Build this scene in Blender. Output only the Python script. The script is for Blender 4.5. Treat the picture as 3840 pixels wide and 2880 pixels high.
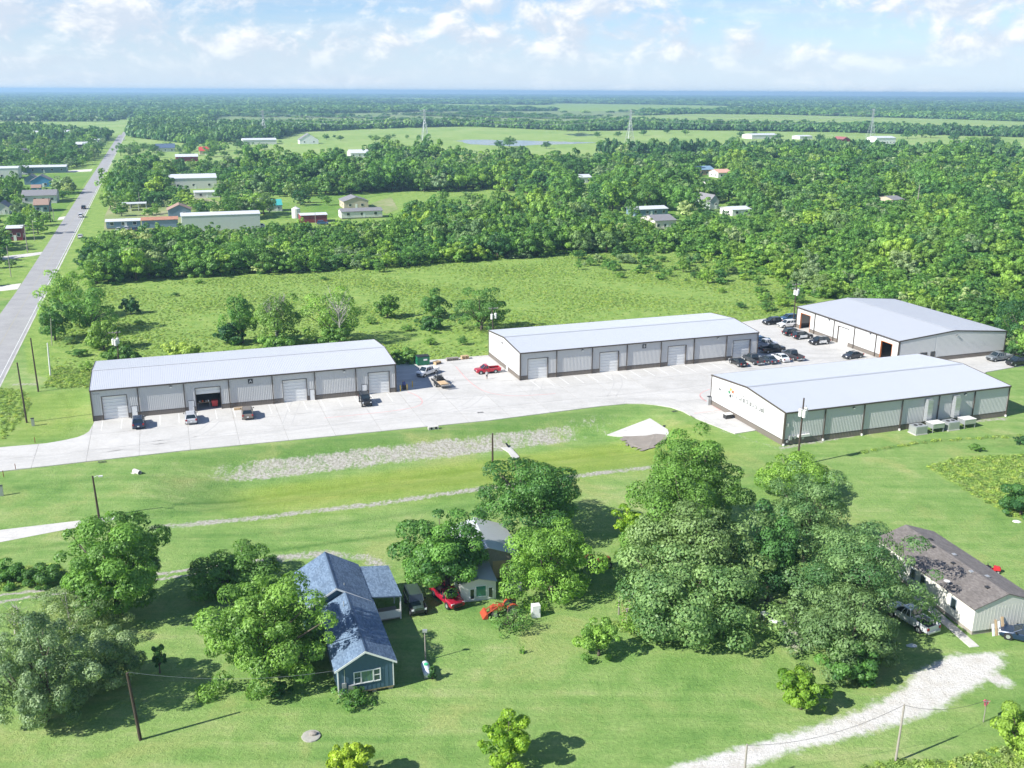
import bpy, bmesh, math, random
import numpy as np
from mathutils import Vector, Matrix, Euler

for o in list(bpy.data.objects): bpy.data.objects.remove(o)
SC = bpy.context.scene
COL = SC.collection
random.seed(7)
RNG = np.random.default_rng(11)
R = math.radians

# ------------------------------------------------------------------ camera
CAM_H = 54.7                      # drone height above the lawn, metres
F_PX, PITCH, ROLL = 3637.52, R(16.8065), R(0.27244)   # focal length in photo pixels (3840 wide), downward pitch, roll
cam_d = bpy.data.cameras.new('camera')
cam_d.sensor_fit = 'HORIZONTAL'; cam_d.sensor_width = 36.0
cam_d.lens = 36.0*F_PX/3840.0
cam_d.clip_start = 1.0; cam_d.clip_end = 60000.0
cam = bpy.data.objects.new('camera', cam_d); COL.objects.link(cam)
cam.matrix_world = Matrix.Translation((0, 0, CAM_H)) @ Matrix.Rotation(math.pi/2-PITCH, 4, 'X') @ Matrix.Rotation(ROLL, 4, 'Z')
SC.camera = cam

# ------------------------------------------------------------------ light
SUN_EL, SHADOW_AZ = R(37.0), R(27.4)     # shadows fall towards this heading (from +x)
world = bpy.data.worlds.new('World'); SC.world = world; world.use_nodes = True
wn, wl = world.node_tree.nodes, world.node_tree.links
wn.clear()
w_out = wn.new('ShaderNodeOutputWorld'); w_bg = wn.new('ShaderNodeBackground')
w_bg.inputs['Strength'].default_value = 0.075
sky = wn.new('ShaderNodeTexSky'); sky.sky_type = 'NISHITA'; sky.sun_disc = False
sky.sun_elevation = SUN_EL
sky.sun_rotation = math.atan2(-math.cos(SHADOW_AZ), -math.sin(SHADOW_AZ))
sky.altitude = 50; sky.air_density = 1.0; sky.dust_density = 0.2; sky.ozone_density = 4.0
def wmath(op, a=None, b=None, c=None, clamp=False):
    n = wn.new('ShaderNodeMath'); n.operation = op; n.use_clamp = clamp
    for i, x in enumerate((a, b, c)):
        if x is None: continue
        if isinstance(x, (int, float)): n.inputs[i].default_value = x
        else: wl.new(x, n.inputs[i])
    return n.outputs[0]
def wramp(x, lo, hi):
    n = wn.new('ShaderNodeMapRange'); n.interpolation_type = 'SMOOTHSTEP'
    n.inputs[1].default_value = lo; n.inputs[2].default_value = hi
    wl.new(x, n.inputs[0]); return n.outputs[0]
def wmix(f, a, b):
    n = wn.new('ShaderNodeMix'); n.data_type = 'RGBA'
    if isinstance(f, (int, float)): n.inputs[0].default_value = f
    else: wl.new(f, n.inputs[0])
    for i, x in ((6, a), (7, b)):
        if isinstance(x, tuple): n.inputs[i].default_value = x
        else: wl.new(x, n.inputs[i])
    return n.outputs[2]
tc = wn.new('ShaderNodeTexCoord'); sx = wn.new('ShaderNodeSeparateXYZ'); wl.new(tc.outputs['Generated'], sx.inputs[0])
az = wmath('ARCTAN2', sx.outputs[0], sx.outputs[1]); el = wmath('ARCSINE', sx.outputs[2])
def wnoise(su, sv, ou=0.0, ov=0.0, scale=1.0, detail=8, rough=0.55, dist=0.0):
    c = wn.new('ShaderNodeCombineXYZ')
    wl.new(wmath('MULTIPLY_ADD', az, su, ou), c.inputs[0]); wl.new(wmath('MULTIPLY_ADD', el, sv, ov), c.inputs[1])
    n = wn.new('ShaderNodeTexNoise'); n.inputs['Scale'].default_value = scale; n.inputs['Detail'].default_value = detail
    n.inputs['Roughness'].default_value = rough; n.inputs['Distortion'].default_value = dist
    wl.new(c.outputs[0], n.inputs['Vector']); return n.outputs[0]
big = wnoise(4.2, 16, 3.1, 1.35, 1.0, 3, 0.5)                  # where clouds gather
cum = wnoise(19, 30, 0.6, 2.2, 1.0, 10, 0.60, 0.3)            # cumulus billows
cum_up = wnoise(19, 30, 0.42, 2.50, 1.0, 10, 0.60, 0.3)       # the same field towards the sun, for lit tops
veil = wnoise(5, 46, 8.0, 4.0, 1.0, 5, 0.6)                    # thin layered cloud
over = wramp(el, 0.10, 0.75)                                    # scattered cumulus thin out overhead; cover lowered there, out of view, to cut fill light
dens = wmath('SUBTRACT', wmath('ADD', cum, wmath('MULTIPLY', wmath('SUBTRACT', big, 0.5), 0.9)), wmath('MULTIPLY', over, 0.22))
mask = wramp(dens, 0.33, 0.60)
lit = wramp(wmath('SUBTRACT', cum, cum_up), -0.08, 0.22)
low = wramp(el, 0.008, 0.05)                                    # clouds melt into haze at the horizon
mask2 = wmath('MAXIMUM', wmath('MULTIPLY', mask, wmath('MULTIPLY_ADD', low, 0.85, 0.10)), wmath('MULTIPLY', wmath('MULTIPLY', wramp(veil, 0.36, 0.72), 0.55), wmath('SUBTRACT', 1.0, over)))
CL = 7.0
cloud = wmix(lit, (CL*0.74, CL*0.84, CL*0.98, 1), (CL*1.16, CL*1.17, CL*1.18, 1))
tint = wn.new('ShaderNodeMix'); tint.data_type = 'RGBA'; tint.blend_type = 'MULTIPLY'; tint.inputs[0].default_value = 1.0
tint.inputs[7].default_value = (0.82, 0.95, 1.18, 1); wl.new(sky.outputs[0], tint.inputs[6])     # clean humid blue
# moisture near the ground pales the lowest degrees of sky all the way round
pale = wmix(wmath('MULTIPLY', wmath('SUBTRACT', 1.0, wramp(el, 0.0, 0.10)), 0.8), tint.outputs[2], (5.3, 6.35, 7.6, 1))
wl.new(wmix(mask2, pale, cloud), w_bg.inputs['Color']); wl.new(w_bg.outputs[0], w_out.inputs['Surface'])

sun_d = bpy.data.lights.new('sun', 'SUN'); sun_d.energy = 5.0; sun_d.angle = R(0.53); sun_d.color = (1.0, 0.975, 0.925)
sun = bpy.data.objects.new('sun', sun_d); COL.objects.link(sun)
to_sun = Vector((-math.cos(SHADOW_AZ)*math.cos(SUN_EL), -math.sin(SHADOW_AZ)*math.cos(SUN_EL), math.sin(SUN_EL)))
sun.rotation_euler = to_sun.to_track_quat('Z', 'Y').to_euler(); sun.location = (-60, -30, 120)

SC.view_settings.view_transform = 'Standard'; SC.view_settings.look = 'None'
SC.view_settings.gamma = 1.0; SC.view_settings.use_curve_mapping = False
SC.view_settings.exposure = 0.86
SC.render.engine = 'CYCLES'
cy = SC.cycles
cy.max_bounces = 6; cy.diffuse_bounces = 3; cy.glossy_bounces = 2; cy.transmission_bounces = 3; cy.transparent_max_bounces = 4
cy.volume_bounces = 0; cy.use_denoising = True; cy.caustics_reflective = False; cy.caustics_refractive = False
cy.sample_clamp_indirect = 6.0; cy.use_adaptive_sampling = True; cy.adaptive_threshold = 0.02; cy.max_bounces = 5

# ------------------------------------------------------------------ photo pixel -> place
CP, SP = math.cos(PITCH), math.sin(PITCH); CR, SR = math.cos(ROLL), math.sin(ROLL)
K = 3840.0/2212.0                 # coordinates below are read off a 2212 px wide view of the photograph
def ray(u, v):
    du, dv = u*K-1920.0, v*K-1440.0
    a, b = du*CR+dv*SR, -du*SR+dv*CR
    return a, F_PX*CP-b*SP, -F_PX*SP-b*CP
def G(u, v, z=0.0):
    """the point at height z that a photo pixel looks at"""
    x, y, d = ray(u, v); t = (z-CAM_H)/d
    return Vector((x*t, y*t, z))
def PX(x, y, z=0.0):
    Z = z-CAM_H; zc = y*CP-Z*SP; yc = -(Z*CP+y*SP); a, b = F_PX*x/zc, F_PX*yc/zc
    return (1920+a*CR-b*SR)/K, (1440+a*SR+b*CR)/K
def height_at(p, v):
    """height of the point straight above ground point p that shows at pixel row v"""
    lo, hi = 0.0, 60.0
    for _ in range(30):
        m = (lo+hi)/2
        if PX(p[0], p[1], m)[1] > v: lo = m
        else: hi = m
    return lo
def ppm(p): return F_PX/K/math.sqrt(p[0]**2*0+p[1]**2+CAM_H**2)   # view pixels per metre at p
TH = R(19.525)                    # the site's grid is turned this much
AX, AY = Vector((math.cos(TH), math.sin(TH), 0)), Vector((-math.sin(TH), math.cos(TH), 0))

# ------------------------------------------------------------------ mesh helpers
class MB:
    def __init__(s): s.v, s.f, s.m = [], [], []
    def poly(s, pts, mi=0):
        b = len(s.v); s.v += [tuple(p) for p in pts]; s.f.append(tuple(range(b, b+len(pts)))); s.m.append(mi); return s
    def box(s, x0, x1, y0, y1, z0, z1, mi=0, M=None):
        b = len(s.v)
        P = [(x0,y0,z0),(x1,y0,z0),(x1,y1,z0),(x0,y1,z0),(x0,y0,z1),(x1,y0,z1),(x1,y1,z1),(x0,y1,z1)]
        if M is not None: P = [tuple(M @ Vector(p)) for p in P]
        s.v += P
        for q in ((0,3,2,1),(4,5,6,7),(0,1,5,4),(1,2,6,5),(2,3,7,6),(3,0,4,7)):
            s.f.append(tuple(b+i for i in q)); s.m.append(mi)
        return s
    def frustum(s, a, b_, mi=0):
        """two 4-point rings a (low) and b_ (high), closed"""
        b = len(s.v); s.v += [tuple(p) for p in a]+[tuple(p) for p in b_]
        n = len(a)
        s.f.append(tuple(b+i for i in reversed(range(n)))); s.m.append(mi)
        s.f.append(tuple(b+n+i for i in range(n))); s.m.append(mi)
        for i in range(n):
            j = (i+1) % n; s.f.append((b+i, b+j, b+n+j, b+n+i)); s.m.append(mi)
        return s
    def tube(s, pts, rad, n=8, mi=0, caps=True):
        pts = [Vector(p) for p in pts]
        if not isinstance(rad, (list, tuple)): rad = [rad]*len(pts)
        rings = []
        for i, p in enumerate(pts):
            d = (pts[min(i+1, len(pts)-1)]-pts[max(i-1, 0)])
            if d.length < 1e-9: d = Vector((0,0,1))
            d.normalize()
            up = Vector((0,0,1)) if abs(d.z) < 0.9 else Vector((1,0,0))
            a = d.cross(up).normalized(); c = d.cross(a).normalized()
            b = len(s.v); rings.append(b)
            for k in range(n):
                t = 2*math.pi*k/n
                s.v.append(tuple(p+(a*math.cos(t)+c*math.sin(t))*rad[i]))
        for i in range(len(pts)-1):
            b0, b1 = rings[i], rings[i+1]
            for k in range(n):
                j = (k+1) % n; s.f.append((b0+k, b1+k, b1+j, b0+j)); s.m.append(mi)
        if caps:
            s.f.append(tuple(rings[0]+k for k in range(n))); s.m.append(mi)
            s.f.append(tuple(rings[-1]+k for k in reversed(range(n)))); s.m.append(mi)
        return s
    def loft(s, rings, mi=0, caps=True, closed=True):
        n = len(rings[0]); bs = []
        for r in rings: bs.append(len(s.v)); s.v += [tuple(p) for p in r]
        for i in range(len(rings)-1):
            for k in range(n if closed else n-1):
                j = (k+1) % n; s.f.append((bs[i]+k, bs[i]+j, bs[i+1]+j, bs[i+1]+k)); s.m.append(mi)
        if caps:
            s.f.append(tuple(bs[0]+k for k in reversed(range(n)))); s.m.append(mi)
            s.f.append(tuple(bs[-1]+k for k in range(n))); s.m.append(mi)
        return s
    def mesh(s, name, mats, smooth=False, recalc=False):
        me = bpy.data.meshes.new(name); me.from_pydata(s.v, [], s.f)
        if not isinstance(mats, (list, tuple)): mats = [mats]
        for m in mats: me.materials.append(m)
        if len(mats) > 1: me.polygons.foreach_set('material_index', s.m)
        if smooth: me.polygons.foreach_set('use_smooth', [True]*len(s.f))
        if recalc:
            bm = bmesh.new(); bm.from_mesh(me); bmesh.ops.recalc_face_normals(bm, faces=bm.faces); bm.to_mesh(me); bm.free()
        me.update(); return me
    def build(s, name, mats, parent=None, smooth=False, recalc=False):
        return link(name, s.mesh(name, mats, smooth, recalc), parent)
def link(name, me, parent=None, loc=None, rz=None):
    o = bpy.data.objects.new(name, me); COL.objects.link(o)
    if parent is not None: o.parent = parent
    if loc is not None: o.location = loc
    if rz is not None: o.rotation_euler = (0, 0, rz)
    return o
def tag(o, label=None, cat=None, group=None, kind=None):
    if label: o['label'] = label
    if cat: o['category'] = cat
    if group: o['group'] = group
    if kind: o['kind'] = kind
    return o
def thing(name, label, cat, loc=(0,0,0), rz=0.0, group=None):
    o = bpy.data.objects.new(name, None); COL.objects.link(o)
    o.empty_display_size = 0.3
    o.location = loc; o.rotation_euler = (0, 0, rz)
    return tag(o, label, cat, group)
def struct(o): o['kind'] = 'structure'; return o
def copy_tree(o, parent=None):
    c = o.copy(); COL.objects.link(c); c.parent = parent
    for ch in o.children: copy_tree(ch, c)
    return c
def inpoly(x, y, poly):
    x = np.asarray(x); y = np.asarray(y); r = np.zeros(x.shape, bool); n = len(poly)
    for i in range(n):
        x0, y0 = poly[i][0], poly[i][1]; x1, y1 = poly[(i+1) % n][0], poly[(i+1) % n][1]
        c = ((y0 > y) != (y1 > y)) & (x < (x1-x0)*(y-y0)/((y1-y0) if y1 != y0 else 1e-9)+x0); r ^= c
    return r
def polydist(x, y, line):
    """distance of points to a polyline"""
    d = np.full(np.shape(x), 1e9)
    for (x0, y0, *_), (x1, y1, *_) in zip(line[:-1], line[1:]):
        dx, dy = x1-x0, y1-y0; L2 = dx*dx+dy*dy+1e-9
        t = np.clip(((x-x0)*dx+(y-y0)*dy)/L2, 0, 1)
        d = np.minimum(d, np.hypot(x-x0-t*dx, y-y0-t*dy))
    return d
def GP(pts): return [G(*p) for p in pts]

# ------------------------------------------------------------------ materials
def new_mat(name):
    m = bpy.data.materials.new(name); m.use_nodes = True
    nt = m.node_tree; b = nt.nodes['Principled BSDF']
    return m, nt, b
def N(nt, t, **kw):
    n = nt.nodes.new(t)
    for k, v in kw.items(): setattr(n, k, v)
    return n
def ramp(nt, fac, stops):
    r = N(nt, 'ShaderNodeValToRGB'); nt.links.new(fac, r.inputs[0])
    e = r.color_ramp.elements
    while len(e) < len(stops): e.new(0.5)
    for i, (p, c) in enumerate(stops):
        e[i].position = p; e[i].color = (*c, 1) if len(c) == 3 else c
    return r.outputs[0]
def noise(nt, vec, scale, detail=4, rough=0.55, dist=0.0):
    n = N(nt, 'ShaderNodeTexNoise'); n.inputs['Scale'].default_value = scale; n.inputs['Detail'].default_value = detail
    n.inputs['Roughness'].default_value = rough; n.inputs['Distortion'].default_value = dist
    if vec is not None: nt.links.new(vec, n.inputs['Vector'])
    return n.outputs[0]
def mixc(nt, f, a, b, mode='MIX'):
    n = N(nt, 'ShaderNodeMix'); n.data_type = 'RGBA'; n.blend_type = mode
    if isinstance(f, (int, float)): n.inputs[0].default_value = f
    else: nt.links.new(f, n.inputs[0])
    for i, x in ((6, a), (7, b)):
        if isinstance(x, tuple): n.inputs[i].default_value = (*x, 1) if len(x) == 3 else x
        else: nt.links.new(x, n.inputs[i])
    return n.outputs[2]
def mth(nt, op, a, b=0.0, clamp=False):
    n = N(nt, 'ShaderNodeMath'); n.operation = op; n.use_clamp = clamp
    for i, x in enumerate((a, b)):
        if isinstance(x, (int, float)): n.inputs[i].default_value = x
        else: nt.links.new(x, n.inputs[i])
    return n.outputs[0]
def smooth(nt, x, lo, hi):
    n = N(nt, 'ShaderNodeMapRange'); n.interpolation_type = 'SMOOTHSTEP'
    n.inputs[1].default_value = lo; n.inputs[2].default_value = hi; nt.links.new(x, n.inputs[0]); return n.outputs[0]
def pos(nt): return N(nt, 'ShaderNodeNewGeometry').outputs['Position']
def objco(nt): return N(nt, 'ShaderNodeTexCoord').outputs['Object']
def bump(nt, b, h, strength=0.3, dist=0.05):
    n = N(nt, 'ShaderNodeBump'); n.inputs['Strength'].default_value = strength; n.inputs['Distance'].default_value = dist
    nt.links.new(h, n.inputs['Height']); nt.links.new(n.outputs[0], b.inputs['Normal'])
_pm = {}
def paint(name, col, rough=0.5, metal=0.0, var=0.08, scale=1.5, spec=0.5, dirt=0.0):
    """plain painted or cast surface with faint mottling"""
    if name in _pm: return _pm[name]
    m, nt, b = new_mat(name)
    n = noise(nt, objco(nt), scale, 5, 0.6)
    c = mixc(nt, n, tuple(max(0, x*(1-var)) for x in col), tuple(min(1, x*(1+var)) for x in col))
    if dirt > 0:
        d = smooth(nt, noise(nt, objco(nt), scale*0.6, 6, 0.65), 0.5, 0.75)
        c = mixc(nt, mth(nt, 'MULTIPLY', d, dirt), c, (0.16, 0.13, 0.09))
    nt.links.new(c, b.inputs['Base Color'])
    b.inputs['Roughness'].default_value = rough; b.inputs['Metallic'].default_value = metal
    b.inputs['Specular IOR Level'].default_value = spec
    _pm[name] = m; return m
def car_paint(name, col):
    if name in _pm: return _pm[name]
    m, nt, b = new_mat(name)
    n = noise(nt, objco(nt), 3.0, 4)
    c = mixc(nt, n, tuple(x*0.93 for x in col), tuple(min(1, x*1.05) for x in col))
    nt.links.new(c, b.inputs['Base Color'])
    b.inputs['Roughness'].default_value = 0.32; b.inputs['Metallic'].default_value = 0.15
    b.inputs['Coat Weight'].default_value = 0.6; b.inputs['Coat Roughness'].default_value = 0.06
    _pm[name] = m; return m

# ground: mown lawn, weedy meadow, bare soil, driven by what grows where
def ground_material():
    m, nt, b = new_mat('ground_mat'); p = pos(nt)
    at = N(nt, 'ShaderNodeAttribute'); at.attribute_name = 'cover'
    sep = N(nt, 'ShaderNodeSeparateColor'); nt.links.new(at.outputs['Color'], sep.inputs[0])
    soil, wild, lush = sep.outputs[0], sep.outputs[1], sep.outputs[2]
    n1, n2, n3, n4 = noise(nt, p, 0.045, 4, 0.6), noise(nt, p, 0.33, 5, 0.62, 0.4), noise(nt, p, 2.4, 5, 0.7), noise(nt, p, 9.0, 3, 0.7)
    mw = N(nt, 'ShaderNodeMapping'); mw.inputs['Rotation'].default_value = (0, 0, -TH); mw.inputs['Scale'].default_value = (0.035, 0.62, 1); nt.links.new(p, mw.inputs[0])
    n5 = noise(nt, mw.outputs[0], 1.0, 5, 0.6, 0.3)      # mowing and wheel streaks along the site
    lawn = ramp(nt, mth(nt, 'ADD', mth(nt, 'MULTIPLY', n1, 0.36), mth(nt, 'ADD', mth(nt, 'MULTIPLY', n2, 0.34), mth(nt, 'MULTIPLY', n5, 0.30))),
                [(0.35, (0.098, 0.200, 0.048)), (0.45, (0.158, 0.270, 0.070)), (0.54, (0.215, 0.312, 0.096)), (0.64, (0.315, 0.360, 0.152))])
    lawn = mixc(nt, mth(nt, 'MULTIPLY', at.outputs['Alpha'], 0.75), lawn, (0.062, 0.150, 0.030))
    lawn = mixc(nt, mth(nt, 'MULTIPLY', smooth(nt, noise(nt, p, 0.09, 5, 0.65, 0.6), 0.50, 0.72), 0.65), lawn, mixc(nt, n3, (0.235, 0.290, 0.075), (0.370, 0.360, 0.160)))   # sun-yellowed patches
    lawn = mixc(nt, mth(nt, 'MULTIPLY', lush, 0.62), lawn, mixc(nt, n2, (0.175, 0.265, 0.030), (0.320, 0.350, 0.060)))
    meadow = ramp(nt, mth(nt, 'ADD', mth(nt, 'MULTIPLY', n2, 0.6), mth(nt, 'MULTIPLY', n3, 0.4)),
                  [(0.33, (0.120, 0.210, 0.045)), (0.48, (0.195, 0.300, 0.068)), (0.60, (0.265, 0.350, 0.095)), (0.72, (0.345, 0.370, 0.165))])
    c = mixc(nt, smooth(nt, mth(nt, 'ADD', wild, mth(nt, 'MULTIPLY', mth(nt, 'SUBTRACT', n2, 0.5), 0.5)), 0.35, 0.65), lawn, meadow)
    fine = mth(nt, 'ADD', mth(nt, 'MULTIPLY', n3, 0.5), mth(nt, 'MULTIPLY', n4, 0.5))
    c = mixc(nt, 0.62, c, ramp(nt, fine, [(0.28, (0.24, 0.27, 0.22)), (0.5, (0.52, 0.52, 0.5)), (0.75, (0.88, 0.84, 0.74))]), 'OVERLAY')
    ms = N(nt, 'ShaderNodeMapping'); ms.inputs['Rotation'].default_value = (0, 0, -TH); ms.inputs['Scale'].default_value = (2.1, 0.5, 1); nt.links.new(p, ms.inputs[0])
    n6 = noise(nt, ms.outputs[0], 1.0, 5, 0.72, 0.5)     # runnels down the bank
    s = mth(nt, 'ADD', soil, mth(nt, 'MULTIPLY', mth(nt, 'SUBTRACT', mth(nt, 'ADD', mth(nt, 'MULTIPLY', n2, 0.35), mth(nt, 'ADD', mth(nt, 'MULTIPLY', n6, 0.35), mth(nt, 'MULTIPLY', n3, 0.30))), 0.5), 1.8))
    earth = ramp(nt, n3, [(0.3, (0.22, 0.205, 0.165)), (0.5, (0.36, 0.34, 0.29)), (0.7, (0.52, 0.50, 0.45))])
    c = mixc(nt, mth(nt, 'MULTIPLY', smooth(nt, s, 0.42, 0.72), smooth(nt, soil, 0.0, 0.12)), c, earth)
    nt.links.new(c, b.inputs['Base Color']); b.inputs['Roughness'].default_value = 0.95; b.inputs['Specular IOR Level'].default_value = 0.1
    bump(nt, b, mth(nt, 'ADD', n3, mth(nt, 'MULTIPLY', n4, 0.5)), 0.7, 0.22)
    return m
M_GROUND = ground_material()
def field_material(name, stops, s1=0.02, s2=0.15):
    m, nt, b = new_mat(name); p = pos(nt)
    mp = N(nt, 'ShaderNodeMapping'); mp.inputs['Scale'].default_value = (1, 0.45, 1); mp.inputs['Rotation'].default_value = (0, 0, -TH); nt.links.new(p, mp.inputs[0])
    n = mth(nt, 'ADD', mth(nt, 'MULTIPLY', noise(nt, mp.outputs[0], s1, 5, 0.65), 0.6), mth(nt, 'MULTIPLY', noise(nt, p, s2, 5, 0.7), 0.4))
    nt.links.new(ramp(nt, n, stops), b.inputs['Base Color']); b.inputs['Roughness'].default_value = 0.95; b.inputs['Specular IOR Level'].default_value = 0.1
    bump(nt, b, noise(nt, p, 0.6, 5), 0.6, 0.4)
    return m
M_PASTURE = field_material('pasture_mat', [(0.36, (0.175, 0.280, 0.070)), (0.5, (0.245, 0.345, 0.100)), (0.64, (0.315, 0.375, 0.140))])
M_SCRUB = field_material('scrub_mat', [(0.36, (0.100, 0.180, 0.055)), (0.52, (0.195, 0.260, 0.100)), (0.66, (0.300, 0.310, 0.170))], 0.03, 0.2)
M_DRY = field_material('dry_lot_mat', [(0.35, (0.16, 0.24, 0.07)), (0.5, (0.24, 0.28, 0.11)), (0.66, (0.38, 0.35, 0.22))], 0.05, 0.3)
M_YARDGRASS = field_material('yard_grass_mat', [(0.36, (0.095, 0.20, 0.030)), (0.52, (0.155, 0.265, 0.050)), (0.68, (0.24, 0.29, 0.10))], 0.05, 0.3)

def concrete_material(name, lo, mid, hi, stain=0.35, rough=0.85):
    m, nt, b = new_mat(name); p = pos(nt)
    oi = N(nt, 'ShaderNodeObjectInfo').outputs['Random']
    n1, n2, n3 = noise(nt, p, 0.22, 6, 0.62), noise(nt, p, 2.2, 5, 0.7), noise(nt, p, 14, 3, 0.6)
    c = ramp(nt, mth(nt, 'ADD', mth(nt, 'MULTIPLY', n1, 0.5), mth(nt, 'ADD', mth(nt, 'MULTIPLY', n2, 0.35), mth(nt, 'MULTIPLY', n3, 0.15))), [(0.33, lo), (0.5, mid), (0.68, hi)])
    c = mixc(nt, 1.0, c, ramp(nt, oi, [(0.0, (0.93, 0.93, 0.93)), (1.0, (1, 1, 1))]), 'MULTIPLY')
    mp = N(nt, 'ShaderNodeMapping'); mp.inputs['Rotation'].default_value = (0, 0, -TH); mp.inputs['Scale'].default_value = (0.05, 0.5, 1); nt.links.new(p, mp.inputs[0])
    st = smooth(nt, noise(nt, mp.outputs[0], 1.0, 6, 0.7, 0.6), 0.52, 0.74)
    c = mixc(nt, mth(nt, 'MULTIPLY', st, stain), c, tuple(x*0.62 for x in lo))
    nt.links.new(c, b.inputs['Base Color']); b.inputs['Roughness'].default_value = rough; b.inputs['Specular IOR Level'].default_value = 0.25
    bump(nt, b, n3, 0.15, 0.01)
    return m
M_CONC = concrete_material('concrete_mat', (0.41, 0.395, 0.362), (0.50, 0.484, 0.450), (0.57, 0.553, 0.518), 0.42)
M_CONC_OLD = concrete_material('old_concrete_mat', (0.40, 0.38, 0.35), (0.52, 0.50, 0.46), (0.62, 0.60, 0.56), 0.5)
M_ASPHALT = concrete_material('asphalt_mat', (0.28, 0.274, 0.266), (0.345, 0.337, 0.327), (0.40, 0.39, 0.378), 0.4)
def gravel_material():
    m, nt, b = new_mat('gravel_mat'); p = pos(nt)
    n1, n2, n3 = noise(nt, p, 0.4, 5, 0.65), noise(nt, p, 3.0, 5, 0.7), noise(nt, p, 18, 3, 0.7)
    c = ramp(nt, mth(nt, 'ADD', mth(nt, 'MULTIPLY', n1, 0.4), mth(nt, 'ADD', mth(nt, 'MULTIPLY', n2, 0.35), mth(nt, 'MULTIPLY', n3, 0.25))), [(0.34, (0.42, 0.38, 0.31)), (0.5, (0.60, 0.565, 0.50)), (0.66, (0.72, 0.69, 0.63))])
    nt.links.new(c, b.inputs['Base Color']); b.inputs['Roughness'].default_value = 0.95
    bump(nt, b, mth(nt, 'ADD', n2, n3), 0.5, 0.05); return m
M_GRAVEL = gravel_material()
def water_material():
    m, nt, b = new_mat('water_mat')
    b.inputs['Base Color'].default_value = (0.10, 0.13, 0.12, 1); b.inputs['Roughness'].default_value = 0.08; b.inputs['IOR'].default_value = 1.33
    n = noise(nt, pos(nt), 1.5, 4); bump(nt, b, n, 0.12, 0.1); return m
M_WATER = water_material()

def sheet_metal(name, col, rough=0.42, metal=0.25, streak=0.10):
    if name in _pm: return _pm[name]
    m, nt, b = new_mat(name); p = objco(nt)
    mp = N(nt, 'ShaderNodeMapping'); mp.inputs['Scale'].default_value = (3.0, 3.0, 0.25); nt.links.new(p, mp.inputs[0])
    n = noise(nt, mp.outputs[0], 1.0, 5, 0.6); n2 = noise(nt, p, 0.35, 4); oi = N(nt, 'ShaderNodeObjectInfo').outputs['Random']
    f = mth(nt, 'ADD', mth(nt, 'MULTIPLY', n, 0.5), mth(nt, 'ADD', mth(nt, 'MULTIPLY', n2, 0.3), mth(nt, 'MULTIPLY', oi, 0.2)))
    c = mixc(nt, f, tuple(x*(1-streak) for x in col), tuple(min(1, x*(1+streak)) for x in col))
    nt.links.new(c, b.inputs['Base Color']); b.inputs['Roughness'].default_value = rough; b.inputs['Metallic'].default_value = metal
    _pm[name] = m; return m
M_WALL = sheet_metal('wall_sheet_mat', (0.53, 0.53, 0.52), 0.5, 0.0, 0.04)
M_TRIM = paint('bronze_trim_mat', (0.085, 0.068, 0.055), 0.5, 0.2)
M_WAINS = sheet_metal('base_sheet_mat', (0.165, 0.142, 0.120), 0.55, 0.0, 0.06)
M_ROOF = sheet_metal('roof_sheet_mat', (0.575, 0.585, 0.60), 0.42, 0.25, 0.035)
M_ROOF_D = sheet_metal('broad_roof_sheet_mat', (0.455, 0.475, 0.50), 0.45, 0.2, 0.035)
M_ROOF_B = sheet_metal('middle_roof_sheet_mat', (0.48, 0.50, 0.525), 0.45, 0.2, 0.035)
M_ROOF_GREY = sheet_metal('dull_roof_sheet_mat', (0.50, 0.515, 0.535), 0.45, 0.2, 0.03)
M_WHITE = paint('white_paint_mat', (0.78, 0.78, 0.76), 0.45, 0, 0.03)
M_OFFWHITE = paint('aged_white_mat', (0.66, 0.65, 0.61), 0.55, 0, 0.05, dirt=0.12)
M_GREYMETAL = paint('grey_metal_mat', (0.42, 0.43, 0.43), 0.42, 0.4)
M_GALV = paint('galvanised_mat', (0.52, 0.54, 0.55), 0.38, 0.6)
M_DARKMETAL = paint('dark_metal_mat', (0.05, 0.05, 0.05), 0.5, 0.4)
M_BLACK = paint('black_plastic_mat', (0.018, 0.018, 0.02), 0.55)
M_RUBBER = paint('rubber_mat', (0.022, 0.022, 0.023), 0.85)
M_WOODPOLE = paint('creosote_wood_mat', (0.060, 0.042, 0.030), 0.9, 0, 0.3, 4)
M_GREYWOOD = paint('weathered_wood_mat', (0.30, 0.27, 0.23), 0.9, 0, 0.25, 4)
M_PLANK = paint('pine_plank_mat', (0.52, 0.37, 0.21), 0.8, 0, 0.15, 3)
M_YELLOW = paint('safety_yellow_mat', (0.72, 0.47, 0.03), 0.5)
M_RED = paint('red_paint_mat', (0.52, 0.025, 0.03), 0.45)
M_REDLINE = paint('worn_red_line_mat', (0.60, 0.30, 0.28), 0.8, 0, 0.2, 2)
M_LINE = paint('worn_white_line_mat', (0.70, 0.70, 0.68), 0.8, 0, 0.05, 2)
M_YLINE = paint('worn_yellow_line_mat', (0.34, 0.31, 0.22), 0.8, 0, 0.2, 1)
M_ORANGE = paint('orange_paint_mat', (0.62, 0.11, 0.02), 0.45)
M_RUST = paint('rust_mat', (0.22, 0.075, 0.03), 0.9, 0, 0.4, 3)
M_GREENBIN = paint('green_bin_mat', (0.01, 0.14, 0.065), 0.5)
M_SOILGREY = paint('wet_silt_mat', (0.23, 0.20, 0.165), 0.6, 0, 0.3, 0.8)
M_LAMP = paint('lamp_glass_mat', (0.85, 0.86, 0.84), 0.25)
M_RUSTROOF = paint('rusty_tin_mat', (0.42, 0.20, 0.12), 0.75, 0.1, 0.45, 0.9)
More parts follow.
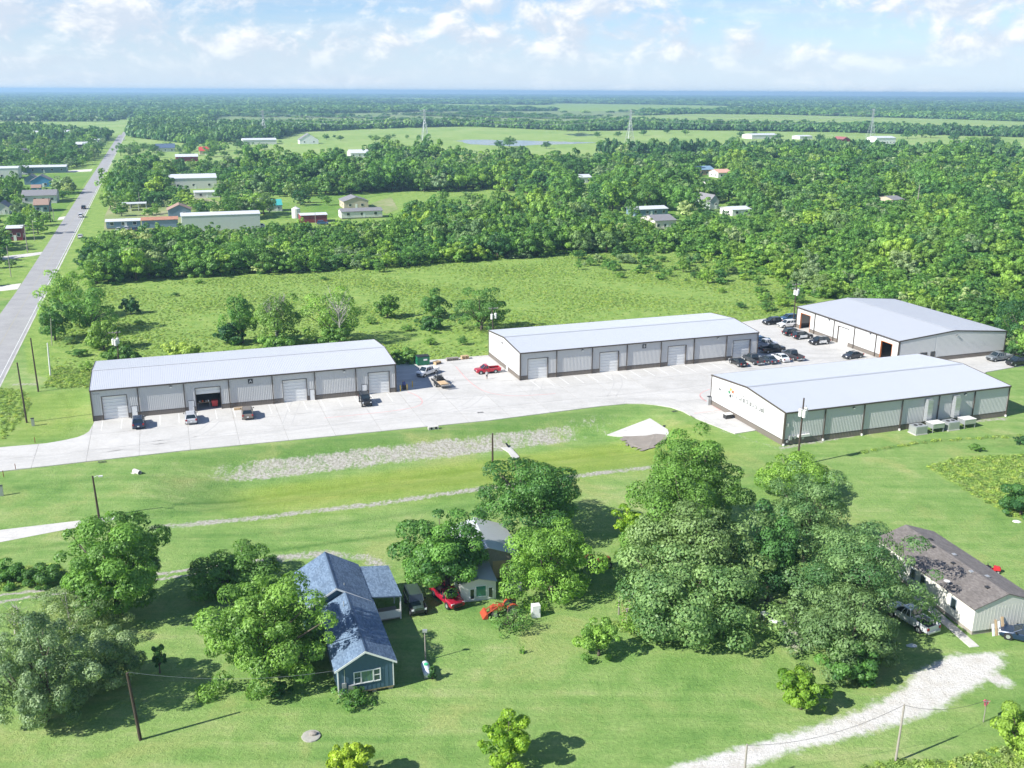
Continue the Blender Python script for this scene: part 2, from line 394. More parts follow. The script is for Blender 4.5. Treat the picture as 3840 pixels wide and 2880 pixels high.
def glass(name, col=(0.02, 0.03, 0.035), rough=0.05):
    m, nt, b = new_mat(name); b.inputs['Base Color'].default_value = (*col, 1); b.inputs['Roughness'].default_value = rough
    b.inputs['Specular IOR Level'].default_value = 0.8; return m
M_GLASS = glass('tinted_glass_mat'); M_WINDOW = glass('window_glass_mat', (0.05, 0.09, 0.085))
M_TAIL = paint('tail_lamp_mat', (0.35, 0.015, 0.015), 0.25); M_HEAD = paint('head_lamp_mat', (0.75, 0.77, 0.78), 0.15)

def foliage(name, dark, light, yellow=None, rough=0.5, trans=0.32):
    m, nt, b = new_mat(name)
    at = N(nt, 'ShaderNodeAttribute'); at.attribute_name = 'leaf'
    oi = N(nt, 'ShaderNodeObjectInfo').outputs['Random']
    c = mixc(nt, at.outputs['Fac'], dark, light)
    y = yellow or tuple(x*k for x, k in zip(light, (1.35, 1.12, 0.9)))
    c = mixc(nt, mth(nt, 'MULTIPLY', smooth(nt, oi, 0.45, 1.0), 0.55), c, mixc(nt, at.outputs['Fac'], tuple(x*0.8 for x in y), y))
    c = mixc(nt, 1.0, c, ramp(nt, mth(nt, 'FRACT', mth(nt, 'MULTIPLY', oi, 7.31)), [(0, (0.72, 0.78, 0.82)), (0.5, (1.05, 1.05, 1.0)), (1, (1.45, 1.30, 1.05))]), 'MULTIPLY')
    nt.links.new(c, b.inputs['Base Color']); b.inputs['Roughness'].default_value = rough; b.inputs['Specular IOR Level'].default_value = 0.35
    t = N(nt, 'ShaderNodeBsdfTranslucent'); nt.links.new(mixc(nt, 1.0, c, (1.25, 1.3, 0.6), 'MULTIPLY'), t.inputs[0])
    mx = N(nt, 'ShaderNodeMixShader'); mx.inputs[0].default_value = trans
    nt.links.new(b.outputs[0], mx.inputs[1]); nt.links.new(t.outputs[0], mx.inputs[2])
    nt.links.new(mx.outputs[0], nt.nodes['Material Output'].inputs['Surface'])
    return m
F_MID = foliage('leaf_mid_mat', (0.058, 0.160, 0.036), (0.165, 0.345, 0.068))
F_DARK = foliage('leaf_dark_mat', (0.034, 0.112, 0.038), (0.105, 0.250, 0.062))
F_LIGHT = foliage('leaf_light_mat', (0.092, 0.210, 0.040), (0.245, 0.430, 0.085))
F_SILVER = foliage('leaf_silver_mat', (0.080, 0.180, 0.058), (0.255, 0.395, 0.145), (0.29, 0.40, 0.13))
F_PALE = foliage('leaf_pale_mat', (0.125, 0.215, 0.085), (0.360, 0.470, 0.225), (0.38, 0.47, 0.21))
F_BRIGHT = foliage('leaf_bright_mat', (0.115, 0.250, 0.020), (0.300, 0.470, 0.048), (0.36, 0.48, 0.05))
F_WEED = foliage('weed_mat', (0.160, 0.285, 0.058), (0.365, 0.500, 0.115), (0.43, 0.49, 0.18))
F_FAR = foliage('leaf_far_mat', (0.052, 0.150, 0.055), (0.160, 0.320, 0.095))
def vary_far():
    # stands of different trees over the plain
    nt = F_FAR.node_tree; b = nt.nodes['Principled BSDF']; old = b.inputs['Base Color'].links[0].from_socket
    mp = N(nt, 'ShaderNodeMapping'); mp.inputs['Scale'].default_value = (0.0011, 0.0024, 0); nt.links.new(pos(nt), mp.inputs[0])
    f = ramp(nt, noise(nt, mp.outputs[0], 1.0, 6, 0.6), [(0.36, (0.48, 0.56, 0.62)), (0.5, (0.95, 0.95, 0.9)), (0.64, (1.5, 1.35, 1.05))])
    nt.links.new(mixc(nt, 1.0, old, f, 'MULTIPLY'), b.inputs['Base Color'])
vary_far()
M_BARK = paint('bark_mat', (0.11, 0.088, 0.066), 0.95, 0, 0.35, 5)
M_PALEBARK = paint('pale_bark_mat', (0.36, 0.34, 0.30), 0.9, 0, 0.25, 5)

# ------------------------------------------------------------------ ground
T0 = 151.9                                  # yard's near kerb in the site grid
def sstep(x, a, b):
    t = np.clip((np.asarray(x, float)-a)/(b-a), 0, 1); return t*t*(3-2*t)
def hz(x, y):
    """terrain height: a shallow detention basin lies between the yard and the lawn"""
    x = np.asarray(x, float); y = np.asarray(y, float)
    s = x*AX.x+y*AX.y; t = T0-(x*AY.x+y*AY.y)
    prof = -2.0*(sstep(t, 3.5, 10)-sstep(t, 17, 26))
    return prof*(sstep(s, -8, 8)-sstep(s, 66, 82))
def GT(u, v):
    p = G(u, v)
    for _ in range(6): p = G(u, v, float(hz(p.x, p.y)))
    return p
def grow(a, b, step, k=1.16):
    out, x = [], a
    while abs(x-a) < abs(b-a): out.append(x); x += step if b > a else -step; step *= k
    return out+[b]
xs = sorted(set(grow(-95.0, -16500, 1.0)))[:-1]+list(np.arange(-95, 105.01, 0.7))+sorted(grow(105.4, 16500, 1.0))
ys = sorted(set(grow(61.0, -400, 2.0)))[:-1]+list(np.arange(61, 216, 0.7))+list(np.arange(216, 420, 2.0))+grow(421, 15600, 3.0)
xs = np.array(xs); ys = np.array(ys)
GX, GY = np.meshgrid(xs, ys); fx, fy = GX.ravel(), GY.ravel(); fz = hz(fx, fy)
nx, ny = len(xs), len(ys)
gm = bpy.data.meshes.new('ground'); gm.vertices.add(nx*ny)
gm.vertices.foreach_set('co', np.column_stack([fx, fy, fz]).ravel())
ii = (np.arange(ny-1)[:, None]*nx+np.arange(nx-1)[None, :]).ravel()
quads = np.column_stack([ii, ii+1, ii+nx+1, ii+nx]).astype(np.int32)
gm.loops.add(quads.size); gm.loops.foreach_set('vertex_index', quads.ravel())
gm.polygons.add(len(quads)); gm.polygons.foreach_set('loop_start', np.arange(0, quads.size, 4, dtype=np.int32))
gm.polygons.foreach_set('use_smooth', np.ones(len(quads), bool)); gm.update(calc_edges=True)
gm.materials.append(M_GROUND)
S_, T_ = fx*AX.x+fy*AX.y, T0-(fx*AY.x+fy*AY.y)
def soft_in(poly, w):
    pl = [(p[0], p[1]) for p in poly]; d = polydist(fx, fy, pl+[pl[0]]); ins = inpoly(fx, fy, pl)
    return np.where(ins, 0.5+0.5*np.clip(d/w, 0, 1), 0.5-0.5*np.clip(d/w, 0, 1))
def track(pts, w, k): return k*np.clip(1.25-polydist(fx, fy, [tuple(GT(*p)) for p in pts])/w, 0, 1)
soil = np.zeros(nx*ny)
soil = np.maximum(soil, 0.66*sstep(T_, 4.0, 6.6)*(1-sstep(T_, 9.0, 12.8))*(sstep(S_, -6, 10)-sstep(S_, 58, 70)))
soil = np.maximum(soil, 0.40*sstep(T_, 1.5, 4)*(1-sstep(T_, 9, 11))*sstep(S_, 58, 64)*(1-sstep(S_, 70, 75)))
for pts, w, k in (([(330,1140),(560,1118),(800,1090),(1040,1056),(1340,1016),(1420,1008)], 1.5, 0.66),
                  ([(520,1105),(790,1043),(1050,1010),(1320,985)], 0.45, 0.42),
                  ([(-40,1291),(78,1276),(250,1254),(418,1229),(600,1205)], 0.55, 0.85), ([(-40,1307),(53,1292),(250,1266),(414,1241),(600,1218)], 0.55, 0.85),
                  ([(590,1206),(700,1196),(790,1205),(830,1225)], 1.9, 0.62), ([(800,1230),(820,1290),(880,1300)], 1.6, 0.44),
                  ([(1690,968),(1900,928),(2170,904)], 1.5, 0.62), ([(1560,930),(1690,972)], 1.2, 0.5),
                  ([(1655,1290),(1700,1330),(1730,1400)], 3.0, 0.58), ([(780,1545),(830,1610)], 0.5, 0.46), ([(890,1590),(905,1600)], 0.5, 0.46),
                  ([(30,830),(75,830)], 1.6, 0.6), ([(1310,1010),(1425,985)], 1.5, 0.3)):
    soil = np.maximum(soil, track(pts, w, k))
gravel = soft_in(GP([(900,2000),(1150,1800),(1440,1659),(1560,1622),(1700,1585),(1860,1532),(1950,1483),(1975,1448),(2062,1412),(2168,1408),(2172,1438),(2120,1482),(2078,1500),(2040,1532),(1940,1568),(1820,1600),(1700,1628),(1620,1662),(1380,1800),(1150,2000)]), 1.6)
gravel = np.maximum(gravel, track([(2030,1455),(2120,1452),(2160,1470)], 2.0, 0.75))
meadow_poly = GP([(60,806),(190,836),(205,800),(856,783),(1056,768),(1650,693),(1780,660),(2060,690),(2400,760),(2700,700),(2400,330),(-300,330),(-300,480),(40,660)])
wild = soft_in(meadow_poly, 1.5)
wild = np.where(fy > 420, 1.0, wild)
wild = np.maximum(wild, soft_in(GP([(2000,1010),(2070,985),(2400,975),(2400,1150),(2190,1118),(2120,1080),(2050,1040)]), 1.2))
wild = np.maximum(wild, soft_in(GP([(-200,820),(40,840),(62,870),(40,920),(0,962),(-200,980)]), 1.5)*0.8)
wild = np.maximum(wild, soft_in(GP([(-80,1238),(120,1215),(150,1250),(120,1262),(-80,1282)]), 1.0))
wild = np.maximum(wild, soft_in(GP([(1830,1659),(1900,1640),(2080,1640),(2400,1560),(2400,1700),(1830,1700)]), 1.0)*0.75)
wild = np.maximum(wild, soft_in(GP([(1850,975),(2000,950),(2212,938),(2212,944),(2000,957),(1850,982)]), 0.5)*0.5)
wild = np.where((fy < 60), 0.1, wild)
lush = sstep(T_, 11, 15)*(1-sstep(T_, 24, 34))*(sstep(S_, 0, 12)-sstep(S_, 70, 90))*0.9
lush = np.maximum(lush, 0.5*soft_in(GP([(0,850),(195,838),(200,905),(150,945),(0,960)]), 3))
dark = 0.55*sstep(T_, 0.2, 2)*(1-sstep(T_, 5.0, 7.5))*(sstep(S_, -12, 6)-sstep(S_, 66, 80))     # darker green on the upper bank
for pts, w, k in (([(380,1090),(560,1075),(790,1043),(1050,1012),(1340,975)], 0.8, 0.9), ([(300,1165),(604,1150),(868,1112),(1040,1090)], 0.7, 0.5), ([(420,1222),(604,1188),(868,1153),(1060,1128)], 0.5, 0.9), ([(330,1112),(700,1075),(1040,1036),(1400,998)], 1.6, 0.45),
                  ([(0,1190),(300,1160)], 0.6, 0.5), ([(0,1060),(200,1035),(330,1030)], 1.2, 0.4), ([(130,850),(150,880),(152,930)], 0.35, 0.7), ([(160,1105),(120,1160)], 0.3, 0.8), ([(1850,980),(2000,954),(2212,941)], 0.5, 0.9)):
    dark = np.maximum(dark, track(pts, w, k))
cov = np.zeros((nx*ny, 4), np.float32); cov[:, 0] = soil; cov[:, 1] = wild; cov[:, 2] = lush; cov[:, 3] = dark
a = gm.color_attributes.new('cover', 'FLOAT_COLOR', 'POINT'); a.data.foreach_set('color', cov.ravel())
a = gm.attributes.new('gravel', 'FLOAT', 'POINT'); a.data.foreach_set('value', gravel.astype(np.float32))
# gravel patches join the ground's own material
nt = M_GROUND.node_tree; bs = nt.nodes['Principled BSDF']; old = bs.inputs['Base Color'].links[0].from_socket
ga = N(nt, 'ShaderNodeAttribute'); ga.attribute_name = 'gravel'; gp = pos(nt)
gn = mth(nt, 'ADD', ga.outputs['Fac'], mth(nt, 'MULTIPLY', mth(nt, 'SUBTRACT', noise(nt, gp, 0.9, 6, 0.7), 0.5), 0.8))
gcol = ramp(nt, mth(nt, 'ADD', mth(nt, 'MULTIPLY', noise(nt, gp, 0.5, 5, 0.65), 0.5), mth(nt, 'MULTIPLY', noise(nt, gp, 5.0, 4, 0.7), 0.5)), [(0.34, (0.44, 0.40, 0.33)), (0.48, (0.56, 0.535, 0.485)), (0.66, (0.67, 0.65, 0.605))])
nt.links.new(mixc(nt, mth(nt, 'MULTIPLY', smooth(nt, gn, 0.40, 0.72), smooth(nt, ga.outputs['Fac'], 0.05, 0.25)), old, gcol), bs.inputs['Base Color'])
struct(link('ground', gm))

def sheet(name, pts, mat, z=0.02, parent=None, hfun=False):
    mb = MB(); P = [Vector(p) if len(p) == 3 and not isinstance(p, tuple) else G(*p) for p in pts]
    mb.poly([(p.x, p.y, z+(float(hz(p.x, p.y)) if hfun else 0)) for p in P])
    return mb.build(name, mat, parent, recalc=False)
def ribbon_mesh(pts, w, z, mat, name, parent=None, hfun=False, sub=1):
    P = [Vector((p[0], p[1], 0)) for p in pts]
    if sub > 1:
        Q = []
        for a_, b_ in zip(P[:-1], P[1:]):
            for k in range(sub): Q.append(a_.lerp(b_, k/sub))
        P = Q+[P[-1]]
    mb = MB(); L_, R_ = [], []
    for i, p in enumerate(P):
        d = (P[min(i+1, len(P)-1)]-P[max(i-1, 0)]).normalized(); n = Vector((-d.y, d.x, 0))
        ww = w[i] if isinstance(w, (list, tuple)) else w
        for sgn, lst in ((1, L_), (-1, R_)):
            q = p+n*ww/2*sgn; lst.append((q.x, q.y, z+(float(hz(q.x, q.y)) if hfun else 0)))
    for i in range(len(P)-1): mb.poly([R_[i], R_[i+1], L_[i+1], L_[i]])
    return mb.build(name, mat, parent)

# the road runs off to the horizon on the left
def road_right(y): return -101.6-0.3603*(y-185.9)
RD = Vector((-0.3603, 1, 0)).normalized(); RN = Vector((-RD.y, RD.x, 0))   # RN points to the road's left
road_c = []
for y in list(np.arange(95, 700, 25))+list(np.arange(700, 2401, 100)):
    road_c.append(Vector((road_right(y), y, 0))+RN*3.9)
road = struct(ribbon_mesh(road_c, [8.4 if p.y < 260 else 7.6 for p in road_c], 0.03, M_ASPHALT, 'road'))
for off, m_, w_ in ((0.35, M_LINE, 0.11), (3.9, M_YLINE, 0.12)):
    pts_ = [p+RN*(off-3.9) for p in road_c]
    ribbon_mesh(pts_, w_, 0.036, m_, 'painted_line', road)
ribbon_mesh([p+RN*(-0.35-3.9) for p in road_c], 0.45, 0.018, M_CONC_OLD, 'road_shoulder', road)
for i, pts in enumerate(([(-40,1150),(0,1145),(250,1115.5),(252,1123),(0,1171.6),(-40,1178)], [(-30,560),(9,553.7),(91.7,544),(96,549),(50,556),(-30,566)],
                         [(-40,621),(0,618),(46,612),(38,625),(0,629),(-40,631)], [(105,472),(116,471),(150,466),(146,473),(110,477)], [(141,369),(200,365),(197,370),(141,373)])):
    o = struct(sheet('driveway', pts, [M_CONC_OLD, M_CONC_OLD, M_GRAVEL, M_GRAVEL, M_GRAVEL][i], 0.024))

# pastures and scrub far behind
def flat(name, pts, mat, z=0.05): return struct(sheet(name, pts, mat, z))
flat('pasture', [(236,362),(272,296),(420,312),(600,300),(640,286),(760,280),(1000,273),(1240,283),(1450,281),(1800,286),(2400,302),(2400,338),(2000,334),(1750,326),(1500,332),(1300,332),(1250,345),(1180,362),(1040,362),(1000,347),(850,337),(750,347),(560,352),(420,356)], M_PASTURE)
flat('pasture', [(1330,266),(1310,252),(1500,246),(1700,248),(2100,259),(2400,270),(2400,296),(2212,292),(1900,282),(1500,274)], M_PASTURE, 0.09)
flat('pasture', [(-200,263),(240,262.5),(285,256),(262,291),(225,296),(-200,272)], M_PASTURE, 0.09)
flat('scrubland', [(440,276),(470,252),(700,246),(1000,240),(1380,240),(1390,262),(1240,276),(1000,269),(760,275)], M_SCRUB, 0.07)
flat('scrubland', [(-200,262),(-200,246),(240,250),(262,262)], M_SCRUB, 0.07)
for pts, m_ in (([(570,452),(600,438),(735,436),(735,470),(600,474),(570,466)], M_YARDGRASS), ([(830,470),(940,428),(1050,420),(1060,452),(950,470),(850,486)], M_YARDGRASS),
                ([(650,426),(830,402),(850,418),(740,436),(640,440)], M_YARDGRASS), ([(800,440),(845,425),(860,452),(835,462)], M_DRY),
                ([(225,470),(245,425),(420,420),(470,435),(560,452),(560,500),(225,500)], M_DRY), ([(0,470),(0,380),(200,372),(150,440),(120,480)], M_YARDGRASS),
                ([(1340,470),(1360,440),(1520,440),(1650,452),(1640,475),(1480,500),(1390,500)], M_YARDGRASS), ([(1480,400),(1500,372),(1600,376),(1620,396)], M_YARDGRASS),
                ([(1560,304),(1790,300),(1900,312),(1790,318),(1570,312)], M_DRY), ([(1940,311),(2400,333),(2400,341),(1940,315)], M_GRAVEL), ([(2010,405),(2060,398),(2120,412),(2080,424)], M_YARDGRASS)):
    flat('yard_patch', pts, m_, 0.04)
for pts in ([(985,304),(1020,301.5),(1200,305.5),(1290,308),(1240,311),(1100,315.5),(1010,311.5)], [(1222,290),(1260,287.5),(1300,292),(1250,294.5)]):
    P = GP(pts); mb = MB(); c = sum(P, Vector())/len(P)
    ring = []
    for i in range(len(P)):
        for k in range(5): ring.append(P[i].lerp(P[(i+1) % len(P)], k/5)+Vector((random.uniform(-4, 4), random.uniform(-6, 6), 0)))
    mb.poly([(p.x, p.y, 0.12) for p in ring]); struct(mb.build('pond', M_WATER))

# ------------------------------------------------------------------ concrete yard, laid in slabs
def frame_pt(a_, b_): return AX*a_+AY*b_
BA = dict(o=Vector((-71.85, 157.5, 0)), L=53.04, W=19.46, H=5.61)
BB = dict(o=Vector((1.53, 183.19, 0)), L=54.09, W=19.56, H=5.71)
BC = dict(o=Vector((80.72, 195.87, 0)), L=28.44, W=35.61, H=5.21)
BD = dict(o=Vector((43.77, 147.35, 0)), L=46.21, W=22.55, H=5.63)
def corner(b, a_, c_): return b['o']+AX*(b['L']*a_)+AY*(b['W']*c_)
yard_poly = GP([(-60,1027),(0,1019.4),(200,996.7),(400,974),(737,941),(1057,909),(1237,886),(1300,878),(1354,872.8),(1390,873),(1420,876),(1450,881),(1475,889.5),(1498,902.6),(1587,938),(1631,931)])
yard_poly += [corner(BD, 0.3, 0.6), corner(BD, 0.98, 0.6), G(2131, 804.5), G(2230, 787), G(2300, 775), G(2300, 758), corner(BC, 0.97, 0.05), corner(BC, 0.9, 0.9), corner(BC, 0.05, 0.98), G(1690, 684), G(1646, 690), G(1600, 697),
              corner(BB, 0.9, 0.9), corner(BB, 0.1, 0.9), G(1055, 768), G(857, 785), corner(BA, 0.97, 0.9), corner(BA, 0.05, 0.9), corner(BA, 0.004, 0.004)]
yard_poly += GP([(200,920),(193,932.7),(182,940),(166.7,946),(135,953),(100,959),(0,967.7),(-60,973)])
yl = [(p.dot(AX), p.dot(AY)) for p in yard_poly]
def clip_cell(poly, a0, a1, b0, b1):
    for ax, lim, sg in ((0, a0, 1), (0, a1, -1), (1, b0, 1), (1, b1, -1)):
        out = []
        for i in range(len(poly)):
            p, q = poly[i-1], poly[i]; dp, dq = sg*(p[ax]-lim), sg*(q[ax]-lim)
            if (dp >= 0) != (dq >= 0):
                t = dp/(dp-dq); out.append((p[0]+(q[0]-p[0])*t, p[1]+(q[1]-p[1])*t))
            if dq >= 0: out.append(q)
        poly = out
        if len(poly) < 3: return []
    return poly
ZY = 0.12
yard = struct(bpy.data.objects.new('concrete_yard', None)); COL.objects.link(yard)
CELL = 7.62
amin, amax = min(p[0] for p in yl), max(p[0] for p in yl); bmin, bmax = min(p[1] for p in yl), max(p[1] for p in yl)
a_ = BA['o'].dot(AX)-CELL*12
while a_ < amax:
    b_ = T0-2-CELL*5
    while b_ < bmax:
        c = clip_cell(yl, a_+0.024, a_+CELL-0.024, b_+0.024, b_+CELL-0.024)
        if len(c) > 2:
            area = abs(sum(c[i-1][0]*c[i][1]-c[i][0]*c[i-1][1] for i in range(len(c))))/2
            if area > 0.4:
                pts = [frame_pt(*p) for p in c]; mb = MB(); n = len(pts)
                mb.poly([(p.x, p.y, ZY) for p in pts])
                for i in range(n):
                    p, q = pts[i-1], pts[i]; mb.poly([(p.x, p.y, -0.1), (q.x, q.y, -0.1), (q.x, q.y, ZY), (p.x, p.y, ZY)])
                mb.build('slab', M_CONC, yard)
        b_ += CELL
    a_ += CELL
mb = MB(); mb.poly([(p.x, p.y, 0.10) for p in yard_poly]); mb.build('joint_filler', M_SOILGREY, yard)
def yline(pts, w, mat, sub=1, z=ZY+0.004): return ribbon_mesh(pts, w, z, mat, 'painted_line', yard, sub=sub)
def arc(pts, n=8):
    """smooth curve through pixel points"""
    P = [G(*p, ZY) for p in pts]; out = []
    for i in range(len(P)-1):
        p0, p1, p2, p3 = P[max(i-1, 0)], P[i], P[i+1], P[min(i+2, len(P)-1)]
        for k in range(n):
            t = k/n; out.append(0.5*((2*p1)+(p2-p0)*t+(2*p0-5*p1+4*p2-p3)*t*t+(3*p1-p0-3*p2+p3)*t**3))
    return out+[P[-1]]
for pts in ([(700,903),(800,893),(860,886),(900,878),(912,868),(903,856),(880,846)], [(985,792),(1010,820),(1040,842),(1075,852),(1115,855),(1160,853),(1200,850)],
            [(1534,868),(1517,862),(1512,853),(1520,846),(1533,841)], [(1512,855),(1524,866),(1556,886)], [(1556,886),(1500,893)]):
    yline(arc(pts), 0.16, M_REDLINE)
for k in range(17):                                    # parking bay lines in front of the long sheds
    p = BA['o']+AX*(1.5+k*3.1)-AY*0.4
    if 0 <= k: yline([p, p-AY*5.2], 0.11, M_LINE)
for k in range(15):
    p = BB['o']+AX*(2.0+k*3.1)-AY*0.4; yline([p, p-AY*5.2], 0.11, M_LINE)
for k in range(6):
    p = corner(BA, 1, 0.05)+AX*1.0+AY*(1.0+3.0*k); yline([p, p+AX*5.2], 0.11, M_LINE)
for k in range(7):
    p = corner(BB, 1, 0)+AX*0.8+AY*(-3.0+2.9*k); yline([p, p+AX*5.3], 0.11, M_LINE)
for u, v in ((220,995.5),(1038,889),(1457,886)):
    p = G(u, v+2, ZY); o = MB(); 
    for k in range(6): o.box(-0.55+k*0.19, -0.55+k*0.19+0.12, -0.3, 0.3, 0, 0.012)
    g = o.build('drain_grate', M_DARKMETAL, yard); g.location = (p.x, p.y, ZY+0.004); g.rotation_euler = (0, 0, TH)
# two concrete outfalls in the basin
def outfall(label, pts, th, notch):
    P = [GT(*p) for p in pts]; P = [Vector((p.x, p.y, float(hz(p.x, p.y)))) for p in P]
    t = thing('concrete_outfall', label, 'concrete slab', tuple(sum(P, Vector())/len(P)))
    c = t.location; mb = MB(); top = [p-c+Vector((0, 0, th)) for p in P]; bot = [p-c-Vector((0, 0, 0.4)) for p in P]
    n = len(P); mb.poly(top)
    for i in range(n): mb.poly([bot[i-1], bot[i], top[i], top[i-1]])
    mb.build('slab', M_CONC, t)
    a0, a1 = GT(*notch[0]), GT(*notch[1])
    mb = MB(); d = (a1-a0); d.z = 0; d.normalize(); nn = Vector((-d.y, d.x, 0))*0.18
    q = [a0-c-nn, a1-c-nn, a1-c+nn, a0-c+nn]
    mb.poly([(p.x, p.y, p.z+th+0.012) for p in q]); mb.build('weir_slot', M_BLACK, t)
    return t
outfall('wide pale concrete outfall slab in the grassy basin near the kerb', [(1312,924),(1404,905),(1442,929),(1448,945),(1420,942),(1335,944)], 0.14, [(1423,931),(1436,920)])
outfall('narrow concrete chute with a slot in the basin beside the dark post', [(1083,954),(1097,951),(1104,968),(1122,988),(1110,996),(1098,978)], 0.14, [(1093,959),(1100,969)])
P = [GT(*p) for p in ((1342,946),(1365,940),(1400,936),(1430,934),(1447,946),(1420,962),(1390,975),(1370,970),(1355,960))]
rs = random.Random(4); Q = []
for i in range(len(P)):
    for k in range(6): Q.append(P[i].lerp(P[(i+1) % len(P)], k/6)+Vector((rs.uniform(-.5, .5), rs.uniform(-.7, .7), 0)))
mb = MB(); mb.poly([(p.x, p.y, float(hz(p.x, p.y))+0.15) for p in Q]); struct(mb.build('silt_patch', M_SOILGREY))
M_TYRE = paint('tyre_mark_mat', (0.43, 0.418, 0.392), 0.85, 0, 0.15, 0.6)
for pts in ([(-20,1000),(160,982),(300,962),(420,940),(470,905)], [(-20,1006),(170,986),(420,958),(700,925),(900,905),(1000,880),(1040,850)], [(300,960),(600,928),(800,905),(900,880),(960,845),(975,815)], [(1000,885),(1200,868),(1400,850),(1520,835),(1600,812)], [(1010,893),(1220,875),(1420,862),(1490,880),(1560,915)],
            [(1150,862),(1160,840),(1165,822)], [(620,918),(630,890),(640,868)], [(1320,858),(1335,830),(1330,808)], [(1600,815),(1680,800),(1760,782),(1800,750),(1780,725)]):
    c = arc(pts, 6)
    for off in (-0.8, 0.8):
        q = []
        for i, p in enumerate(c):
            d_ = (c[min(i+1, len(c)-1)]-c[max(i-1, 0)]).normalized(); q.append(p+Vector((-d_.y, d_.x, 0))*off)
        o = ribbon_mesh(q, 0.2, ZY+0.003, M_TYRE, 'tyre_mark', yard)

# ------------------------------------------------------------------ metal warehouses
RIB = 0.305
class Wall:
    """a wall plane: o origin, d along, n outwards (all in the building's own frame)"""
    def __init__(s, parent, o, d, n, zt): s.p, s.o, s.d, s.n, s.zt = parent, Vector(o), Vector(d), Vector(n), zt
    def pt(s, a, out, z): q = s.o+s.d*a+s.n*out; return (q.x, q.y, z)
    def quad(s, mb, a0, a1, z0, z1, out=0.0, mi=0, za1=None):
        mb.poly([s.pt(a0, out, z0), s.pt(a1, out, z0), s.pt(a1, out, z1 if za1 is None else za1), s.pt(a0, out, z1)], mi)
    def bx(s, mb, a0, a1, o0, o1, z0, z1, mi=0):
        P = [s.pt(a0,o0,z0), s.pt(a1,o0,z0), s.pt(a1,o1,z0), s.pt(a0,o1,z0)]; Q = [(x, y, z1) for x, y, _ in P]; mb.frustum(P, Q, mi)
    def sheet(s, mb, a0, a1, z0, ztop, out=0.0, rib=0.020):
        f = ztop if callable(ztop) else (lambda a: ztop)
        cuts = [a0]+[c for c in s.brk if a0 < c < a1]+[a1]
        for x0, x1 in zip(cuts[:-1], cuts[1:]): s.quad(mb, x0, x1, z0, f(x0), out, 0, f(x1))
        k = math.ceil((a0+0.09)/RIB)
        while k*RIB < a1-0.09:
            a = k*RIB; w0, w1 = 0.055, 0.036; zt = f(a)
            L0, L1, R1, R0 = (a-w0, out), (a-w1, out+rib), (a+w1, out+rib), (a+w0, out)
            for p, q in ((L0, L1), (L1, R1), (R1, R0)):
                mb.poly([s.pt(p[0], p[1], z0), s.pt(q[0], q[1], z0), s.pt(q[0], q[1], zt), s.pt(p[0], p[1], zt)])
            k += 1
    brk = ()
def walk_door(w, a0, a1, open_=False, zt=2.13):
    if open_:
        t = MB(); L = a1-a0; w.bx(t, a0-0.02, a0+0.03, 0.03, L, 0.14, zt); d = t.build('walk_door', M_WHITE, w.p)
        t = MB(); w.quad(t, a0, a1, 0.0, zt, -0.12); t.build('door_opening', M_BLACK, w.p)
    else:
        t = MB(); w.bx(t, a0, a1, -0.06, 0.035, 0.12, zt); d = t.build('walk_door', M_WHITE, w.p)
        t = MB(); w.bx(t, a1-0.14, a1-0.09, 0.035, 0.09, 1.05, 1.15); t.build('door_handle', M_DARKMETAL, d)
    t = MB()
    w.bx(t, a0-0.07, a0-0.02, -0.02, 0.055, 0.12, zt+0.07); w.bx(t, a1+0.02, a1+0.07, -0.02, 0.055, 0.12, zt+0.07); w.bx(t, a0-0.018, a1+0.018, -0.02, 0.05, zt+0.004, zt+0.07)
    t.build('door_frame', M_TRIM if not open_ else M_WHITE, w.p)
def rollup(w, a0, a1, zt, state='closed', trim=None, mat=None):
    rec = -0.30; trim = trim or M_TRIM
    t = MB(); w.bx(t, a0-0.09, a0, rec, 0.06, 0.12, zt+0.1); w.bx(t, a1, a1+0.09, rec, 0.06, 0.12, zt+0.1); w.bx(t, a0+0.003, a1-0.003, rec, 0.055, zt, zt+0.1)
    t.build('door_jamb', trim, w.p)
    n = 7; hs = (zt-0.12)/n
    rng = range(n) if state == 'closed' else range(n-2, n) if state == 'half' else ()
    root = None
    for i in rng:
        z0 = 0.12+i*hs; t = MB()
        # each section bulges: two sloped faces and a raised field, so low light picks it out
        a, b = a0+0.004, a1-0.004
        prof = [(rec, z0+0.01), (rec+0.05, z0+0.06), (rec+0.028, z0+hs*0.5), (rec+0.05, z0+hs-0.06), (rec, z0+hs-0.01)]
        for (o0, y0), (o1, y1) in zip(prof[:-1], prof[1:]):
            t.poly([w.pt(a, o0, y0), w.pt(b, o0, y0), w.pt(b, o1, y1), w.pt(a, o1, y1)])
        t.poly([w.pt(a, rec-0.02, z0), w.pt(b, rec-0.02, z0), w.pt(b, rec-0.02, z0+hs), w.pt(a, rec-0.02, z0+hs)])
        t.build('door_section', mat or M_WHITE, w.p)
def wall_light(w, a, z, parent=None):
    t = MB(); w.bx(t, a-0.2, a+0.2, 0.03, 0.22, z, z+0.22); o = t.build('wall_light', M_DARKMETAL, w.p)
    t = MB(); w.bx(t, a-0.17, a+0.17, 0.05, 0.25, z-0.05, z+0.10); t.build('lens', M_LAMP, o)
